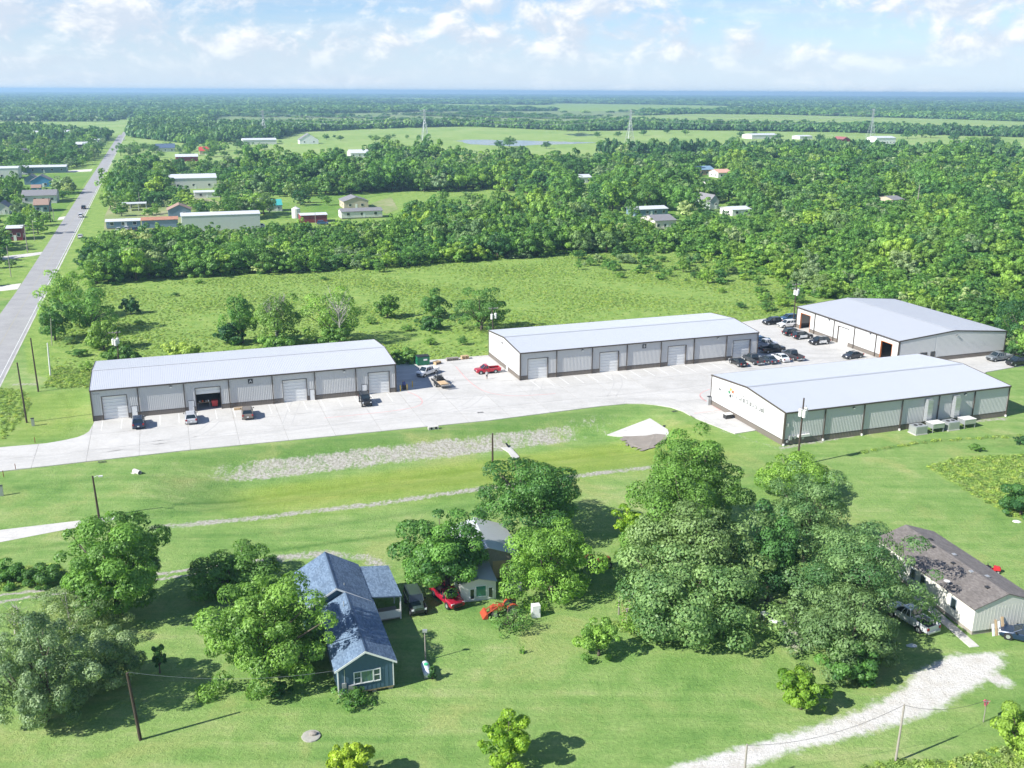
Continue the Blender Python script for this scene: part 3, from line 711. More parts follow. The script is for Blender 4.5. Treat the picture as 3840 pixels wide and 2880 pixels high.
def build_wall(w, bays, specs, mat, zw=0.98, spout=True, foot=False, brk=(), noribs=False):
    """bays: edge positions; specs: {bay: [(kind, f0, f1, ztop), ...]} in fractions of the bay"""
    w.brk = brk
    for i in range(len(bays)-1):
        A0, A1 = bays[i], bays[i+1]; ops = []
        for sp in specs.get(i, []):
            ops.append((A0+(A1-A0)*sp[1], A0+(A1-A0)*sp[2], sp[3], sp[0]))
        ops.sort(); up = MB(); cur = A0
        for a0, a1, zt, kind in ops+[(A1, A1, 0, None)]:
            if a0 > cur+0.01:
                w.sheet(up, cur, a0, zw, w.zt); lo = MB(); w.sheet(lo, cur, a0, 0.0, zw-0.04, 0.012, 0.020); lo.build('base_panel', M_WAINS, w.p)
            if kind is None: break
            w.sheet(up, a0, a1, zt if kind != 'window' else zt, w.zt)
            if kind == 'window': lo = MB(); w.sheet(lo, a0, a1, 0.0, zw-0.04, 0.012, 0.020); lo.build('base_panel', M_WAINS, w.p)
            cur = a1
        up.build('wall_panel', mat, w.p)
        for a0, a1 in ((A0, A1),) if not ops else [(x, y) for x, y in zip([A0]+[o_[1] for o_ in ops], [o_[0] for o_ in ops]+[A1]) if y-x > 0.05]: t = MB(); w.bx(t, a0+0.002, a1-0.002, 0.0, 0.055, zw-0.05, zw+0.02); t.build('base_flashing', M_TRIM, w.p)
        for a0, a1, zt, kind in ops:
            if kind in ('closed', 'half', 'open'): rollup(w, a0, a1, zt, kind)
            elif kind == 'orange': rollup(w, a0, a1, zt, 'open', M_ORANGE_J)
            elif kind == 'walk': walk_door(w, a0, a1)
            elif kind == 'walk_open': walk_door(w, a0, a1, True)
            elif kind == 'glassdoor':
                t = MB(); w.bx(t, a0+0.07, a1-0.07, -0.05, 0.0, 0.12, zt-0.07); d = t.build('glass_door', M_GLASS, w.p)
                t = MB(); w.bx(t, a0, a0+0.07, -0.05, 0.06, 0.12, zt); w.bx(t, a1-0.07, a1, -0.05, 0.06, 0.12, zt); w.bx(t, a0+0.07, a1-0.07, -0.05, 0.055, zt-0.07, zt); t.build('door_frame', M_TRIM, d)
            elif kind == 'window':
                t = MB(); w.bx(t, a0+0.06, a1-0.06, -0.05, 0.0, zw+0.10, zt-0.06); d = t.build('window', M_GLASS, w.p)
                t = MB(); w.bx(t, a0, a0+0.06, -0.05, 0.06, zw+0.03, zt); w.bx(t, a1-0.06, a1, -0.05, 0.06, zw+0.03, zt); w.bx(t, a0+0.06, a1-0.06, -0.05, 0.055, zt-0.06, zt); w.bx(t, a0+0.06, a1-0.06, -0.05, 0.055, zw+0.03, zw+0.09); t.build('window_frame', M_TRIM, d)
    if spout:
        for k, a in enumerate(bays):
            a_ = min(max(a, 0.09), bays[-1]-0.09); t = MB(); zt = w.zt(a_)-0.12
            w.bx(t, a_-0.075, a_+0.075, 0.05, 0.20, 0.35 if foot else 0.12, zt); d = t.build('downspout', M_TRIM, w.p)
            if foot: t = MB(); w.bx(t, a_-0.11, a_+0.11, 0.03, 0.28, 0.0, 0.349); t.build('spout_foot', M_WHITE, d)
M_ORANGE_J = paint('orange_primer_mat', (0.52, 0.17, 0.05), 0.7, 0, 0.2)
def warehouse(label, o, rz, L, W, H, rise, nb, front, back, end0, end1, wallmat, roofmat, foot=False, floor=True):
    t = thing('metal_warehouse', label, 'warehouse', tuple(o), rz, 'metal warehouses round the concrete yard')
    zc = lambda a: H
    gab = lambda a: H+rise*(1-abs(a-W/2)/(W/2))-0.03
    bl = [L*i/nb for i in range(nb+1)]
    wf = Wall(t, (0,0,0), (1,0,0), (0,-1,0), zc); wb = Wall(t, (L,W,0), (-1,0,0), (0,1,0), zc)
    w0 = Wall(t, (0,W,0), (0,-1,0), (-1,0,0), gab); w1 = Wall(t, (L,0,0), (0,1,0), (1,0,0), gab)
    build_wall(wf, bl, front, wallmat, foot=foot); build_wall(wb, bl, back, wallmat, foot=foot)
    build_wall(w0, [0, W], end0, wallmat, spout=False, brk=(W/2,)); build_wall(w1, [0, W], end1, wallmat, spout=False, brk=(W/2,))
    for x, y in ((0,0),(L,0),(L,W),(0,W)):             # corner trim
        mb = MB(); s, c = (-1 if x == 0 else 1), (-1 if y == 0 else 1)
        mb.box(min(x-0.12*s, x+0.052*s), max(x-0.12*s, x+0.052*s), min(y, y+0.048*c), max(y, y+0.048*c), 0.12, H-0.03)
        mb.box(min(x, x+0.05*s), max(x, x+0.05*s), min(y-0.12*c, y-0.002*c), max(y-0.12*c, y-0.002*c), 0.12, H-0.05); mb.build('corner_trim', M_TRIM, t)
    # roof sheets: three ribs each, one mesh per slope shared by all
    np_ = round(L/0.914); pw = L/np_; ov = 0.16; run = W/2+ov; dz = rise*run/(W/2)
    for side in (0, 1):
        mb = MB(); y0, z0 = -ov, H-rise*ov/(W/2)+0.06; y1, z1 = W/2, H+rise+0.06
        if side: y0, y1 = W+ov, W/2
        def prof(x, h): return (x, y0, z0+h), (x, y1, z1+h)
        xs_ = []
        for k in range(3):
            c = pw*(k+0.5)/3; xs_ += [(c-0.05, 0), (c-0.025, 0.026), (c+0.025, 0.026), (c+0.05, 0)]
        xs_ = [(0, 0)]+xs_+[(pw, 0)]
        for (xa, ha), (xb, hb) in zip(xs_[:-1], xs_[1:]):
            a, b = prof(xa, ha); c, d = prof(xb, hb)
            mb.poly([a, c, d, b] if side == 0 else [c, a, b, d])
        me = mb.mesh('roof_panel', roofmat)
        for i in range(np_):
            q = link('roof_panel', me, t); q.location = (i*pw, 0, 0.004*((i % 3)-1)*0.3)
    mb = MB(); 
    for y in (-ov-0.16, W+ov+0.03): mb.box(-0.06, L+0.06, y, y+0.13, H-0.17, H+0.03); mb.box(-0.06, L+0.06, min(y, y+0.13)+ (0.131 if y < 0 else -0.20), (min(y, y+0.13)+(0.33 if y < 0 else -0.001)), H-0.05, H+0.0)
    mb.build('gutter', M_TRIM, t)
    for x0, x1 in ((-0.10, -0.02), (L+0.02, L+0.10)):
        mb = MB()
        for ya, yb, za, zb in ((-ov, W/2-0.001, H-rise*ov/(W/2), H+rise), (W/2+0.001, W+ov, H+rise, H-rise*ov/(W/2))):
            mb.frustum([(x0,ya,za-0.14),(x1,ya,za-0.14),(x1,yb,zb-0.14),(x0,yb,zb-0.14)], [(x0,ya,za+0.12),(x1,ya,za+0.12),(x1,yb,zb+0.12),(x0,yb,zb+0.12)])
        mb.build('rake_trim', M_TRIM, t)
    mb = MB(); mb.poly([(0,W/2-0.3,H+rise+0.09),(L,W/2-0.3,H+rise+0.09),(L,W/2,H+rise+0.12),(0,W/2,H+rise+0.12)]); mb.poly([(0,W/2,H+rise+0.12),(L,W/2,H+rise+0.12),(L,W/2+0.3,H+rise+0.09),(0,W/2+0.3,H+rise+0.09)])
    mb.build('ridge_cap', roofmat, t)
    mb = MB(); mb.box(0.05, L-0.05, 0.05, W-0.05, -0.05, 0.128); mb.build('floor_slab', M_CONC_OLD, t)
    return t, wf, wb, w0, w1
RU = 'closed'; DH = 4.27
whA, fA, _, eA, _ = warehouse('long pale metal warehouse nearest the road with one roll-up door half open', BA['o'], TH, BA['L'], BA['W'], BA['H'], 0.85, 7,
    {0: [(RU,.23,.75,DH),('walk',.83,.95,2.13)], 2: [('walk',.07,.19,2.13),('half',.25,.80,DH)], 4: [(RU,.24,.80,DH),('walk',.87,.98,2.13)], 6: [('walk',.14,.26,2.13),(RU,.31,.83,DH)]}, {}, {}, {}, M_WALL, M_ROOF)
whB, fB, _, eB, _ = warehouse('long pale metal warehouse in the middle with four closed roll-up doors', BB['o'], TH, BB['L'], BB['W'], BB['H'], 0.85, 7,
    {i: [(RU,.22,.76,DH)] for i in (0,2,4,6)}, {}, {0: [('walk',.585,.635,2.13)]}, {}, M_WALL, M_ROOF_B)
whD, fD, _, eD, _ = warehouse('broad white roofed warehouse in the right foreground with sign lettering on its end wall', BD['o'], TH, BD['L'], BD['W'], BD['H'], 1.0, 6, {}, {}, {}, {}, M_WALL, M_ROOF_D, foot=True)
whC, _, bC, eC, _ = warehouse('grey roofed warehouse behind the parked cars, its gable wall to the camera', corner(BC, 1, 0), TH+math.pi/2, BC['W'], BC['L'], BC['H'], 1.2, 5, {},
    {4: [('orange',.22,.70,4.0),('walk',.82,.94,2.13)], 2: [(RU,.20,.72,4.0)], 0: [('orange',.22,.74,4.0)]}, {0: [('glassdoor',.295,.335,2.3),('window',.20,.262,2.25)]}, {}, M_WALL, M_ROOF_GREY)
for w, n_ in ((fA, (1, 5)), (fB, (1, 5)), (fD, (1, 4)), (bC, (3, 1))):
    for k in n_: wall_light(w, (k+0.72)*(BA['L']/7 if w is fA else BB['L']/7 if w is fB else BD['L']/6 if w is fD else BC['W']/5), w.zt(0)-0.62)
wall_light(eC, BC['L']*0.52, BC['H']+0.05); wall_light(eB, BB['W']*0.46, BB['H']-0.6); wall_light(eD, BD['W']*0.13, BD['H']-1.9)

def text_mesh(body, size, depth=0.02):
    c = bpy.data.curves.new('lettering', 'FONT'); c.body = body; c.size = size; c.extrude = depth; c.align_x = 'CENTER'; c.align_y = 'CENTER'; c.resolution_u = 3
    o = bpy.data.objects.new('lettering', c); dg = bpy.context.evaluated_depsgraph_get()
    COL.objects.link(o); dg.update(); me = bpy.data.meshes.new_from_object(o.evaluated_get(dg)); bpy.data.objects.remove(o)
    return me
def letter_sign(w, a, z, ch):
    t = MB(); w.bx(t, a-0.42, a+0.42, 0.04, 0.07, z-0.42, z+0.42); s = t.build('letter_plate', M_BLACK, w.p)
    me = text_mesh(ch, 0.8); me.materials.append(M_WHITE); q = link('letter', me, s); q.location = w.pt(a, 0.085, z); q.rotation_euler = (math.pi/2, 0, 0)
letter_sign(fA, BA['L']/7*3.5, 4.75, 'A'); letter_sign(fB, BB['L']/7*3.5, 4.85, 'B')
t = MB(); fA.bx(t, 0.45, 1.45, 0.04, 0.07, 4.75, 4.97); s = t.build('address_plate', M_GREYMETAL, whA)
# sign on the end wall of the right foreground warehouse: a small pinwheel mark and a row of dark characters
wlen = BD['W']; cols = (M_ORANGE, M_YELLOW, paint('sign_green_mat', (0.03, 0.2, 0.09), 0.5), M_DARKMETAL, M_GREYMETAL)
ca, cz = wlen*0.295, 4.20
for k in range(5):
    th = math.pi*2*k/5+0.6; t = MB()
    P = [(0.30, th-0.15), (0.78, th-0.42), (0.95, th+0.05), (0.70, th+0.42), (0.32, th+0.35)]
    lo = [eD.pt(ca+r*math.cos(x), 0.045, cz+r*math.sin(x)) for r, x in P]; hi = [eD.pt(ca+r*math.cos(x), 0.075, cz+r*math.sin(x)) for r, x in P]
    t.frustum(lo, hi); t.build('sign_petal', cols[k], whD)
glyphs = [('v',.62),('b',.42),('v',.62),('a',.62),('c',.62),('v',.85),('a',.62),('b',.5),('c',.62),('v',.62),('b',.62),('a',.55),('v',.9)]
for k, (g, h) in enumerate(glyphs):
    a = wlen*0.375+k*0.685; z = 3.72; t = MB(); q = 0.10
    if g in 'va': eD.bx(t, a, a+q, 0.045, 0.08, z, z+h)
    if g in 'bac': eD.bx(t, a+0.101, a+0.42, 0.045, 0.08, z, z+q)
    if g in 'ac': eD.bx(t, a+0.101, a+0.42, 0.045, 0.08, z+h-q, z+h)
    if g in 'ab': eD.bx(t, a+0.322, a+0.42, 0.045, 0.08, z+q+0.001, z+h-q-0.001)
    t.build('sign_letter', paint('sign_grey_mat', (0.12,0.12,0.125), 0.5), whD)
t = MB(); eD.bx(t, wlen*0.455, wlen*0.475, 0.045, 0.08, 4.66, 4.74); t.build('sign_mark', M_DARKMETAL, whD)
# tall sheet-metal ducts and service boxes on the near wall
bay = BD['L']/6
for k, f in enumerate((3.62, 4.38)):
    t = MB(); a = bay*f
    fD.bx(t, a, a+1.05, 0.06, 0.86, 1.3, 4.7); fD.bx(t, a+0.002, a+1.048, 0.06, 0.82, 4.7, 4.95); fD.bx(t, a+0.05, a+1.0, -0.1, 0.7, 4.96, 5.15); d = t.build('air_duct', M_GALV, whD)
    t = MB()
    for z in (2.1, 2.9, 3.7, 4.5): fD.bx(t, a-0.02, a+1.07, 0.05, 0.885, z, z+0.045)
    t.build('duct_seam', M_GREYMETAL, d)
for a, z, w_, h_, d_ in ((1.0, 0.9, 0.5, 0.7, 0.3), (1.9, 1.0, 0.35, 0.5, 0.25), (2.7, 1.2, 2.2, 0.38, 0.35), (3.4, 0.8, 0.4, 0.35, 0.3), (0.55, 3.2, 0.22, 0.55, 0.12), (0.5, 0.55, 0.3, 0.3, 0.3)):
    t = MB(); fD.bx(t, a, a+w_, 0.05, 0.05+d_, z, z+h_); t.build('meter_box', M_OFFWHITE if z > 1 else M_GREYMETAL, whD)

# ------------------------------------------------------------------ houses
def gable_block(t, x0, x1, y0, y1, z0, zh, rise, axis, wall, roof, over=0.35, trim=None, thick=0.12, rake=0.3, name='roof'):
    """walls and a gable roof; axis 'x' or 'y' = ridge direction; returns the roof"""
    mb = MB(); trim = trim or M_WHITE
    mb.poly([(x0,y0,z0),(x1,y0,z0),(x1,y0,zh),(x0,y0,zh)]); mb.poly([(x1,y0,z0),(x1,y1,z0),(x1,y1,zh),(x1,y0,zh)])
    mb.poly([(x1,y1,z0),(x0,y1,z0),(x0,y1,zh),(x1,y1,zh)]); mb.poly([(x0,y1,z0),(x0,y0,z0),(x0,y0,zh),(x0,y1,zh)])
    cx, cy_ = (x0+x1)/2, (y0+y1)/2
    if axis == 'y':
        for y in (y0, y1): mb.poly([(x0,y,zh),(x1,y,zh),(cx,y,zh+rise)])
    else:
        for x in (x0, x1): mb.poly([(x,y0,zh),(x,y1,zh),(x,cy_,zh+rise)])
    mb.build('wall', wall, t)
    mb = MB()
    def slab(p0, p1, q0, q1):
        P = [Vector(p0), Vector(p1), Vector(q1), Vector(q0)]; mb.frustum([p+Vector((0,0,0.02)) for p in P], [p+Vector((0,0,0.02+thick)) for p in P])
    if axis == 'y':
        hw = (x1-x0)/2; dz = rise*over/hw
        slab((x0-over,y0-rake,zh-dz),(cx-0.001,y0-rake,zh+rise),(x0-over,y1+rake,zh-dz),(cx-0.001,y1+rake,zh+rise))
        slab((cx+0.001,y0-rake,zh+rise),(x1+over,y0-rake,zh-dz),(cx+0.001,y1+rake,zh+rise),(x1+over,y1+rake,zh-dz))
    else:
        hw = (y1-y0)/2; dz = rise*over/hw
        slab((x0-rake,y0-over,zh-dz),(x1+rake,y0-over,zh-dz),(x0-rake,cy_-0.001,zh+rise),(x1+rake,cy_-0.001,zh+rise))
        slab((x0-rake,cy_+0.001,zh+rise),(x1+rake,cy_+0.001,zh+rise),(x0-rake,y1+over,zh-dz),(x1+rake,y1+over,zh-dz))
    return mb.build(name, roof, t)
def win(t, o, d, n, w, h, pane=None, frame=None, mull=0, sill=True):
    """window at o (bottom centre) on a wall running along d with outward normal n"""
    o, d, n = Vector(o), Vector(d), Vector(n)
    def bx(mb, a0, a1, o0, o1, z0, z1):
        P = [o+d*a0+n*o0, o+d*a1+n*o0, o+d*a1+n*o1, o+d*a0+n*o1]
        mb.frustum([(p.x,p.y,o.z+z0) for p in P], [(p.x,p.y,o.z+z1) for p in P])
    mb = MB(); b = 0.09
    bx(mb, -w/2-b, -w/2, -0.02, 0.05, -b, h+b); bx(mb, w/2, w/2+b, -0.02, 0.05, -b, h+b); bx(mb, -w/2+0.001, w/2-0.001, -0.02, 0.045, h, h+b); bx(mb, -w/2+0.001, w/2-0.001, -0.02, 0.07, -b, 0)
    for k in range(mull):
        a = -w/2+w*(k+1)/(mull+1); bx(mb, a-0.03, a+0.03, -0.02, 0.042, 0.001, h-0.001)
    f = mb.build('window', frame or M_WHITE, t)
    mb = MB(); bx(mb, -w/2+0.002, w/2-0.002, -0.015, 0.012, 0.002, h-0.002); mb.build('pane', pane or M_WINDOW, f)
    return f
def door(t, o, d, n, w=0.9, h=2.05, mat=None):
    o, d, n = Vector(o), Vector(d), Vector(n)
    mb = MB(); P = [o-d*w/2-n*0.02, o+d*w/2-n*0.02, o+d*w/2+n*0.04, o-d*w/2+n*0.04]
    mb.frustum([(p.x,p.y,o.z) for p in P], [(p.x,p.y,o.z+h) for p in P]); return mb.build('door', mat or M_WHITE, t)
def shingles(t, roof, p0, p1, q0, mat, course=0.15, tab=0.32):
    """overlapping shingle tabs over a roof plane: p0-p1 along the eave, p0-q0 up the slope"""
    p0, p1, q0 = Vector(p0), Vector(p1), Vector(q0); d = p1-p0; u = q0-p0; L, S = d.length, u.length
    d.normalize(); u.normalize(); n = d.cross(u).normalized()
    if n.z < 0: n = -n
    V, F, C = [], [], []; nc = int(S/course); rg = random.Random(5)
    for r in range(nc):
        a = -rg.random()*tab; s0 = r*course; s1 = min(s0+course*1.12, S)
        while a < L:
            a0, a1 = max(a, 0), min(a+tab-0.012, L)
            if a1-a0 > 0.03:
                h = 0.016+rg.random()*0.010; b = len(V); base = p0+u*s0; top = p0+u*s1
                V += [base+d*a0, base+d*a1, base+d*a0+n*h, base+d*a1+n*h, top+d*a0+n*0.004, top+d*a1+n*0.004]
                F += [(b, b+1, b+3, b+2), (b+2, b+3, b+5, b+4)]; C += [rg.random()]*2
            a += tab
    me = bpy.data.meshes.new('shingle_course'); me.from_pydata([tuple(v) for v in V], [], F); me.materials.append(mat)
    at = me.attributes.new('tone', 'FLOAT', 'FACE'); at.data.foreach_set('value', C)
    o = link('shingle_course', me, roof); o['kind'] = 'stuff'; return o
def shingle_mat(name, a, b):
    m, nt, bs = new_mat(name); at = N(nt, 'ShaderNodeAttribute'); at.attribute_name = 'tone'
    c = mixc(nt, at.outputs['Fac'], a, b); n = noise(nt, objco(nt), 0.7, 5, 0.65)
    c = mixc(nt, 0.5, c, ramp(nt, n, [(0.3, (0.35, 0.35, 0.35)), (0.7, (0.65, 0.65, 0.65))]), 'OVERLAY')
    nt.links.new(c, bs.inputs['Base Color']); bs.inputs['Roughness'].default_value = 0.85; return m
M_SH_BLUE = shingle_mat('slate_blue_shingle_mat', (0.088, 0.135, 0.200), (0.160, 0.228, 0.312)); M_SH_BROWN = shingle_mat('brown_shingle_mat', (0.130, 0.115, 0.105), (0.195, 0.175, 0.160))
M_BLUEWALL = paint('blue_siding_mat', (0.062, 0.125, 0.175), 0.7, 0, 0.08, 2); M_CREAMWALL = paint('cream_siding_mat', (0.60, 0.585, 0.53), 0.7, 0, 0.06, 1.2)

# --- blue house in the foreground
RH = R(18.5); hx, hy = Vector((math.cos(RH), math.sin(RH), 0)), Vector((-math.sin(RH), math.cos(RH), 0))
h0 = Vector((-16.1, 78.55, 0))
bh = thing('blue_house', 'small dark blue wooden house with slate blue shingle roof on the foreground lawn', 'house', tuple(h0), RH)
FW, FL, RZ = 5.25, 11.6, 3.25
gable_block(bh, 0, FW, 0, FL, 0.45, RZ, 1.45, 'y', M_BLUEWALL, M_SH_BLUE, 0.32, rake=0.32, thick=0.09, name='front_roof')
gable_block(bh, -1.6, FW-0.15, FL+0.02, FL+8.1, 0.45, RZ+0.12, 1.95, 'y', M_BLUEWALL, M_SH_BLUE, 0.32, rake=0.3, thick=0.09, name='rear_roof')
for rf in [c for c in bh.children if c.name.startswith(('front_roof', 'rear_roof'))]:
    fr = rf.name.startswith('front')
    x0, x1, y0, y1, zh, rise = (0, FW, 0, FL, RZ, 1.45) if fr else (-1.6, FW-0.15, FL+0.02, FL+8.1, RZ+0.12, 1.95)
    cx, ov = (x0+x1)/2, 0.32; dz = rise*ov/((x1-x0)/2); th = 0.115
    shingles(bh, rf, (x0-ov, y0-0.3, zh-dz+th), (x0-ov, y1+0.3, zh-dz+th), (cx, y0-0.3, zh+rise+th), M_SH_BLUE)
    shingles(bh, rf, (x1+ov, y0-0.3, zh-dz+th), (x1+ov, y1+0.3, zh-dz+th), (cx, y0-0.3, zh+rise+th), M_SH_BLUE)
    mb = MB(); w = 0.17
    yy = y0-0.3
    while yy < y1+0.25:
        e = min(yy+0.34, y1+0.3)
        for s in (-1, 1): mb.poly([(cx, yy, zh+rise+th+0.05), (cx, e, zh+rise+th+0.035), (cx+s*w, e, zh+rise+th-0.05), (cx+s*w, yy, zh+rise+th-0.035)][::s])
        yy += 0.34
    mb.build('ridge_cap', M_SH_BLUE, rf)
    mb = MB()
    for s, xa in ((-1, x0-ov), (1, x1+ov)):
        mb.frustum([(xa,y0-0.345,zh-dz-0.10),(cx,y0-0.345,zh+rise-0.10),(cx,y0-0.31,zh+rise-0.10),(xa,y0-0.31,zh-dz-0.10)], [(xa,y0-0.345,zh-dz+0.115),(cx,y0-0.345,zh+rise+0.115),(cx,y0-0.31,zh+rise+0.115),(xa,y0-0.31,zh-dz+0.115)])
    mb.build('rake_board', M_WHITE, rf)
# battens on the gable wall, white corner boards, big three-light window, floor beam and piers
mb = MB(); k = 0
while 0.2+k*0.41 < FW:
    x = 0.2+k*0.41; mb.box(x-0.02, x+0.02, -0.02, 0.002, 0.45, RZ+1.45*(1-abs(x-FW/2)/(FW/2))-0.05); k += 1
mb.build('batten', M_BLUEWALL, bh)
for x in (-0.03, FW-0.07):
    mb = MB(); mb.box(x, x+0.10, -0.035, 0.10, 0.45, RZ+0.05); mb.build('corner_board', M_WHITE, bh)
win(bh, (2.75, -0.004, 1.35), (1,0,0), (0,-1,0), 1.05, 1.15, glass('curtained_glass_mat', (0.10, 0.20, 0.14)), mull=0)
for s in (-1, 1):
    f = win(bh, (2.75+s*0.92, -0.004, 1.35), (1,0,0), (0,-1,0), 0.55, 1.15, mull=0)
    mb = MB(); mb.box(2.75+s*0.92-0.27, 2.75+s*0.92+0.27, -0.05, 0.0, 1.9, 1.96); mb.build('sash_bar', M_WHITE, f)
mb = MB()
for x in (0.3, 1.9, 3.4, 4.95):
    for y in (0.3, 3.8, 7.5, 11.0): mb.box(x-0.2, x+0.2, y-0.2, y+0.2, 0, 0.45)
mb.build('pier', M_GREYWOOD, bh)
mb = MB(); mb.box(0.02, FW-0.02, 0.02, 19.6, 0.30, 0.44); mb.build('floor_beam', M_PLANK, bh)
for y in (2.5, 6.0, 9.5): win(bh, (FW+0.004, y, 1.4), (0,1,0), (1,0,0), 0.8, 1.1)
for y in (3.0, 8.0): win(bh, (-0.004, y, 1.4), (0,-1,0), (-1,0,0), 0.8, 1.1)
for x, y in ((2.1, 9.0), (2.75, 12.8)):
    mb = MB(); z = RZ+1.3; mb.tube([(x, y, z-0.3), (x, y, z+0.55)], 0.055, 8); mb.build('vent_pipe', M_GALV, bh)
mb = MB(); mb.box(0.35, 0.75, -0.16, -0.02, 1.15, 1.65); mb.box(0.95, 1.5, -0.22, -0.02, 0.7, 1.35); mb.build('meter_box', M_GREYMETAL, bh)
mb = MB(); mb.tube([(0.62,-0.1,1.6),(0.62,-0.1,3.1)], 0.035, 6); mb.tube([(0.9,-0.12,0.0),(0.9,-0.12,0.75)], 0.03, 6); mb.tube([(1.35,-0.12,0.0),(1.35,-0.12,0.75)], 0.03, 6); mb.build('conduit', M_GREYMETAL, bh)
# carport roof on posts and a low railing deck beside the house
cx0, cx1, cy0, cy1 = FW+0.17, FW+3.5, FL+0.7, FL+8.0
mb = MB(); P = [(cx0,cy0,3.12),(cx1,cy0,2.72),(cx1,cy1,2.72),(cx0,cy1,3.12)]; mb.frustum([Vector(p)-Vector((0,0,0.02)) for p in P], [Vector(p)+Vector((0,0,0.1)) for p in P])
cr = mb.build('carport_roof', M_SH_BLUE, bh); shingles(bh, cr, (cx1, cy0, 2.825), (cx1, cy1, 2.825), (cx0, cy0, 3.225), M_SH_BLUE)
for y in (cy0+0.2, (cy0+cy1)/2, cy1-0.2):
    mb = MB(); mb.box(cx1-0.2, cx1-0.08, y-0.06, y+0.06, 0, 2.71); mb.build('post', M_WHITE, bh)
mb = MB(); mb.box(cx0, cx1-0.3, cy0-0.2, cy0+2.2, 0.35, 0.5); mb.build('deck', M_GREYWOOD, bh)
mb = MB(); mb.box(cx0+0.1, cx1-0.3, cy0-0.24, cy0-0.201, 0.5, 1.4); mb.build('railing_panel', M_OFFWHITE, bh)

# --- cream mobile home at the right edge
mh_o = Vector((48.5, 90.2, 0)); RM = math.atan2(98.9-90.2, 46.3-48.5)-math.pi/2
mh = thing('mobile_home', 'cream mobile home with brown shingle roof at the right edge of the lawn', 'house', tuple(mh_o), RM)
MW, ML = 7.6, 17.2
rf = gable_block(mh, 0, MW, 0, ML, 0.5, 3.15, 1.25, 'y', M_CREAMWALL, M_SH_BROWN, 0.25, rake=0.15, thick=0.08)
for s, xa in ((-1, -0.25), (1, MW+0.25)): shingles(mh, rf, (xa, -0.13, 3.15-1.25*0.25/3.8+0.10), (xa, ML+0.13, 3.15-1.25*0.25/3.8+0.10), (MW/2, -0.13, 4.5), M_SH_BROWN)
mb = MB(); mb.box(0.12, MW-0.12, 0.12, ML-0.12, 0.0, 0.49); mb.build('skirting', M_GREYWOOD, mh)
for y in (3.2, 8.4, 10.2, 13.5): win(mh, (-0.004, y, 1.45), (0,-1,0), (-1,0,0), 0.75, 1.15, M_GLASS, paint('grey_shutter_mat', (0.22, 0.26, 0.30)))
door(mh, (-0.004, 11.9, 0.55), (0,-1,0), (-1,0,0), mat=M_WHITE)
for k, (x, y) in enumerate(((2.9, 2), (3.4, 5.2), (3.0, 7.6), (4.4, 9.3), (3.3, 11.5), (4.5, 4.0), (4.2, 13.2))):
    mb = MB(); z = 3.15+1.25*(1-abs(x-MW/2)/(MW/2))+0.11; mb.box(x-0.2, x+0.2, y-0.22, y+0.22, z-0.02, z+0.12); mb.build('roof_vent', M_GREYMETAL if k % 2 else M_DARKMETAL, mh)
mb = MB(); z = 3.2; mb.tube([(0.3,4.8,z+0.1),(0.3,4.8,z+0.7)], 0.03, 6); mb.loft([[(0.1+0.35*math.cos(a_)*k, 4.8+0.35*math.sin(a_)*k, z+0.7+0.10*(k-1)) for a_ in [i*math.pi/4 for i in range(8)]] for k in (0.2, 1.0)]); mb.build('satellite_dish', M_OFFWHITE, mh)
mb = MB()
for y in np.arange(0.4, ML, 0.42): mb.box(-0.015, 0.002, y-0.012, y+0.012, 0.5, 3.1)
for x in np.arange(0.4, MW, 0.42): mb.box(x-0.012, x+0.012, -0.015, 0.002, 0.5, 3.1)
mb.build('siding_batten', M_CREAMWALL, mh)
for k, (x, w, h, m_) in enumerate(((2.1,.3,1.3,M_WHITE),(2.5,.25,1.7,M_PLANK),(2.85,.3,1.5,M_WHITE),(3.3,.3,1.9,M_PLANK))):
    mb = MB(); M_ = Matrix.Translation(mh_o) @ Matrix.Rotation(RM, 4, 'Z') @ Matrix.Translation((x,-0.62,0)) @ Matrix.Rotation(R(-17), 4, 'X')
    mb.box(0, w, -0.02, 0.02, 0, h, 0, M_); tag(mb.build('leaning_board', m_), ['short white board leaning on the mobile home gable, leftmost', 'thin wooden plank leaning beside the leftmost white board', 'white board leaning between two planks at the mobile home gable', 'longest wooden plank leaning on the mobile home gable'][k], 'board', 'boards leaning on the mobile home')
path = struct(bpy.data.objects.new('garden_path', None)); COL.objects.link(path)
pa, pb = G(1975, 1285), G(2105, 1398); dd = (pb-pa).normalized(); nn = Vector((-dd.y, dd.x, 0)); L = (pb-pa).length; n = int(L/1.25)
for k in range(n):
    a0, a1 = pa+dd*(k*L/n+0.02), pa+dd*((k+1)*L/n-0.02); mb = MB(); z = 0.05+0.008*(k % 3)
    lo = [a0-nn*0.55, a1-nn*0.55, a1+nn*0.55, a0+nn*0.55]; mb.frustum([(p.x,p.y,-0.02) for p in lo], [(p.x,p.y,z) for p in lo], 0); mb.build('paver', M_CONC_OLD, path, recalc=True)

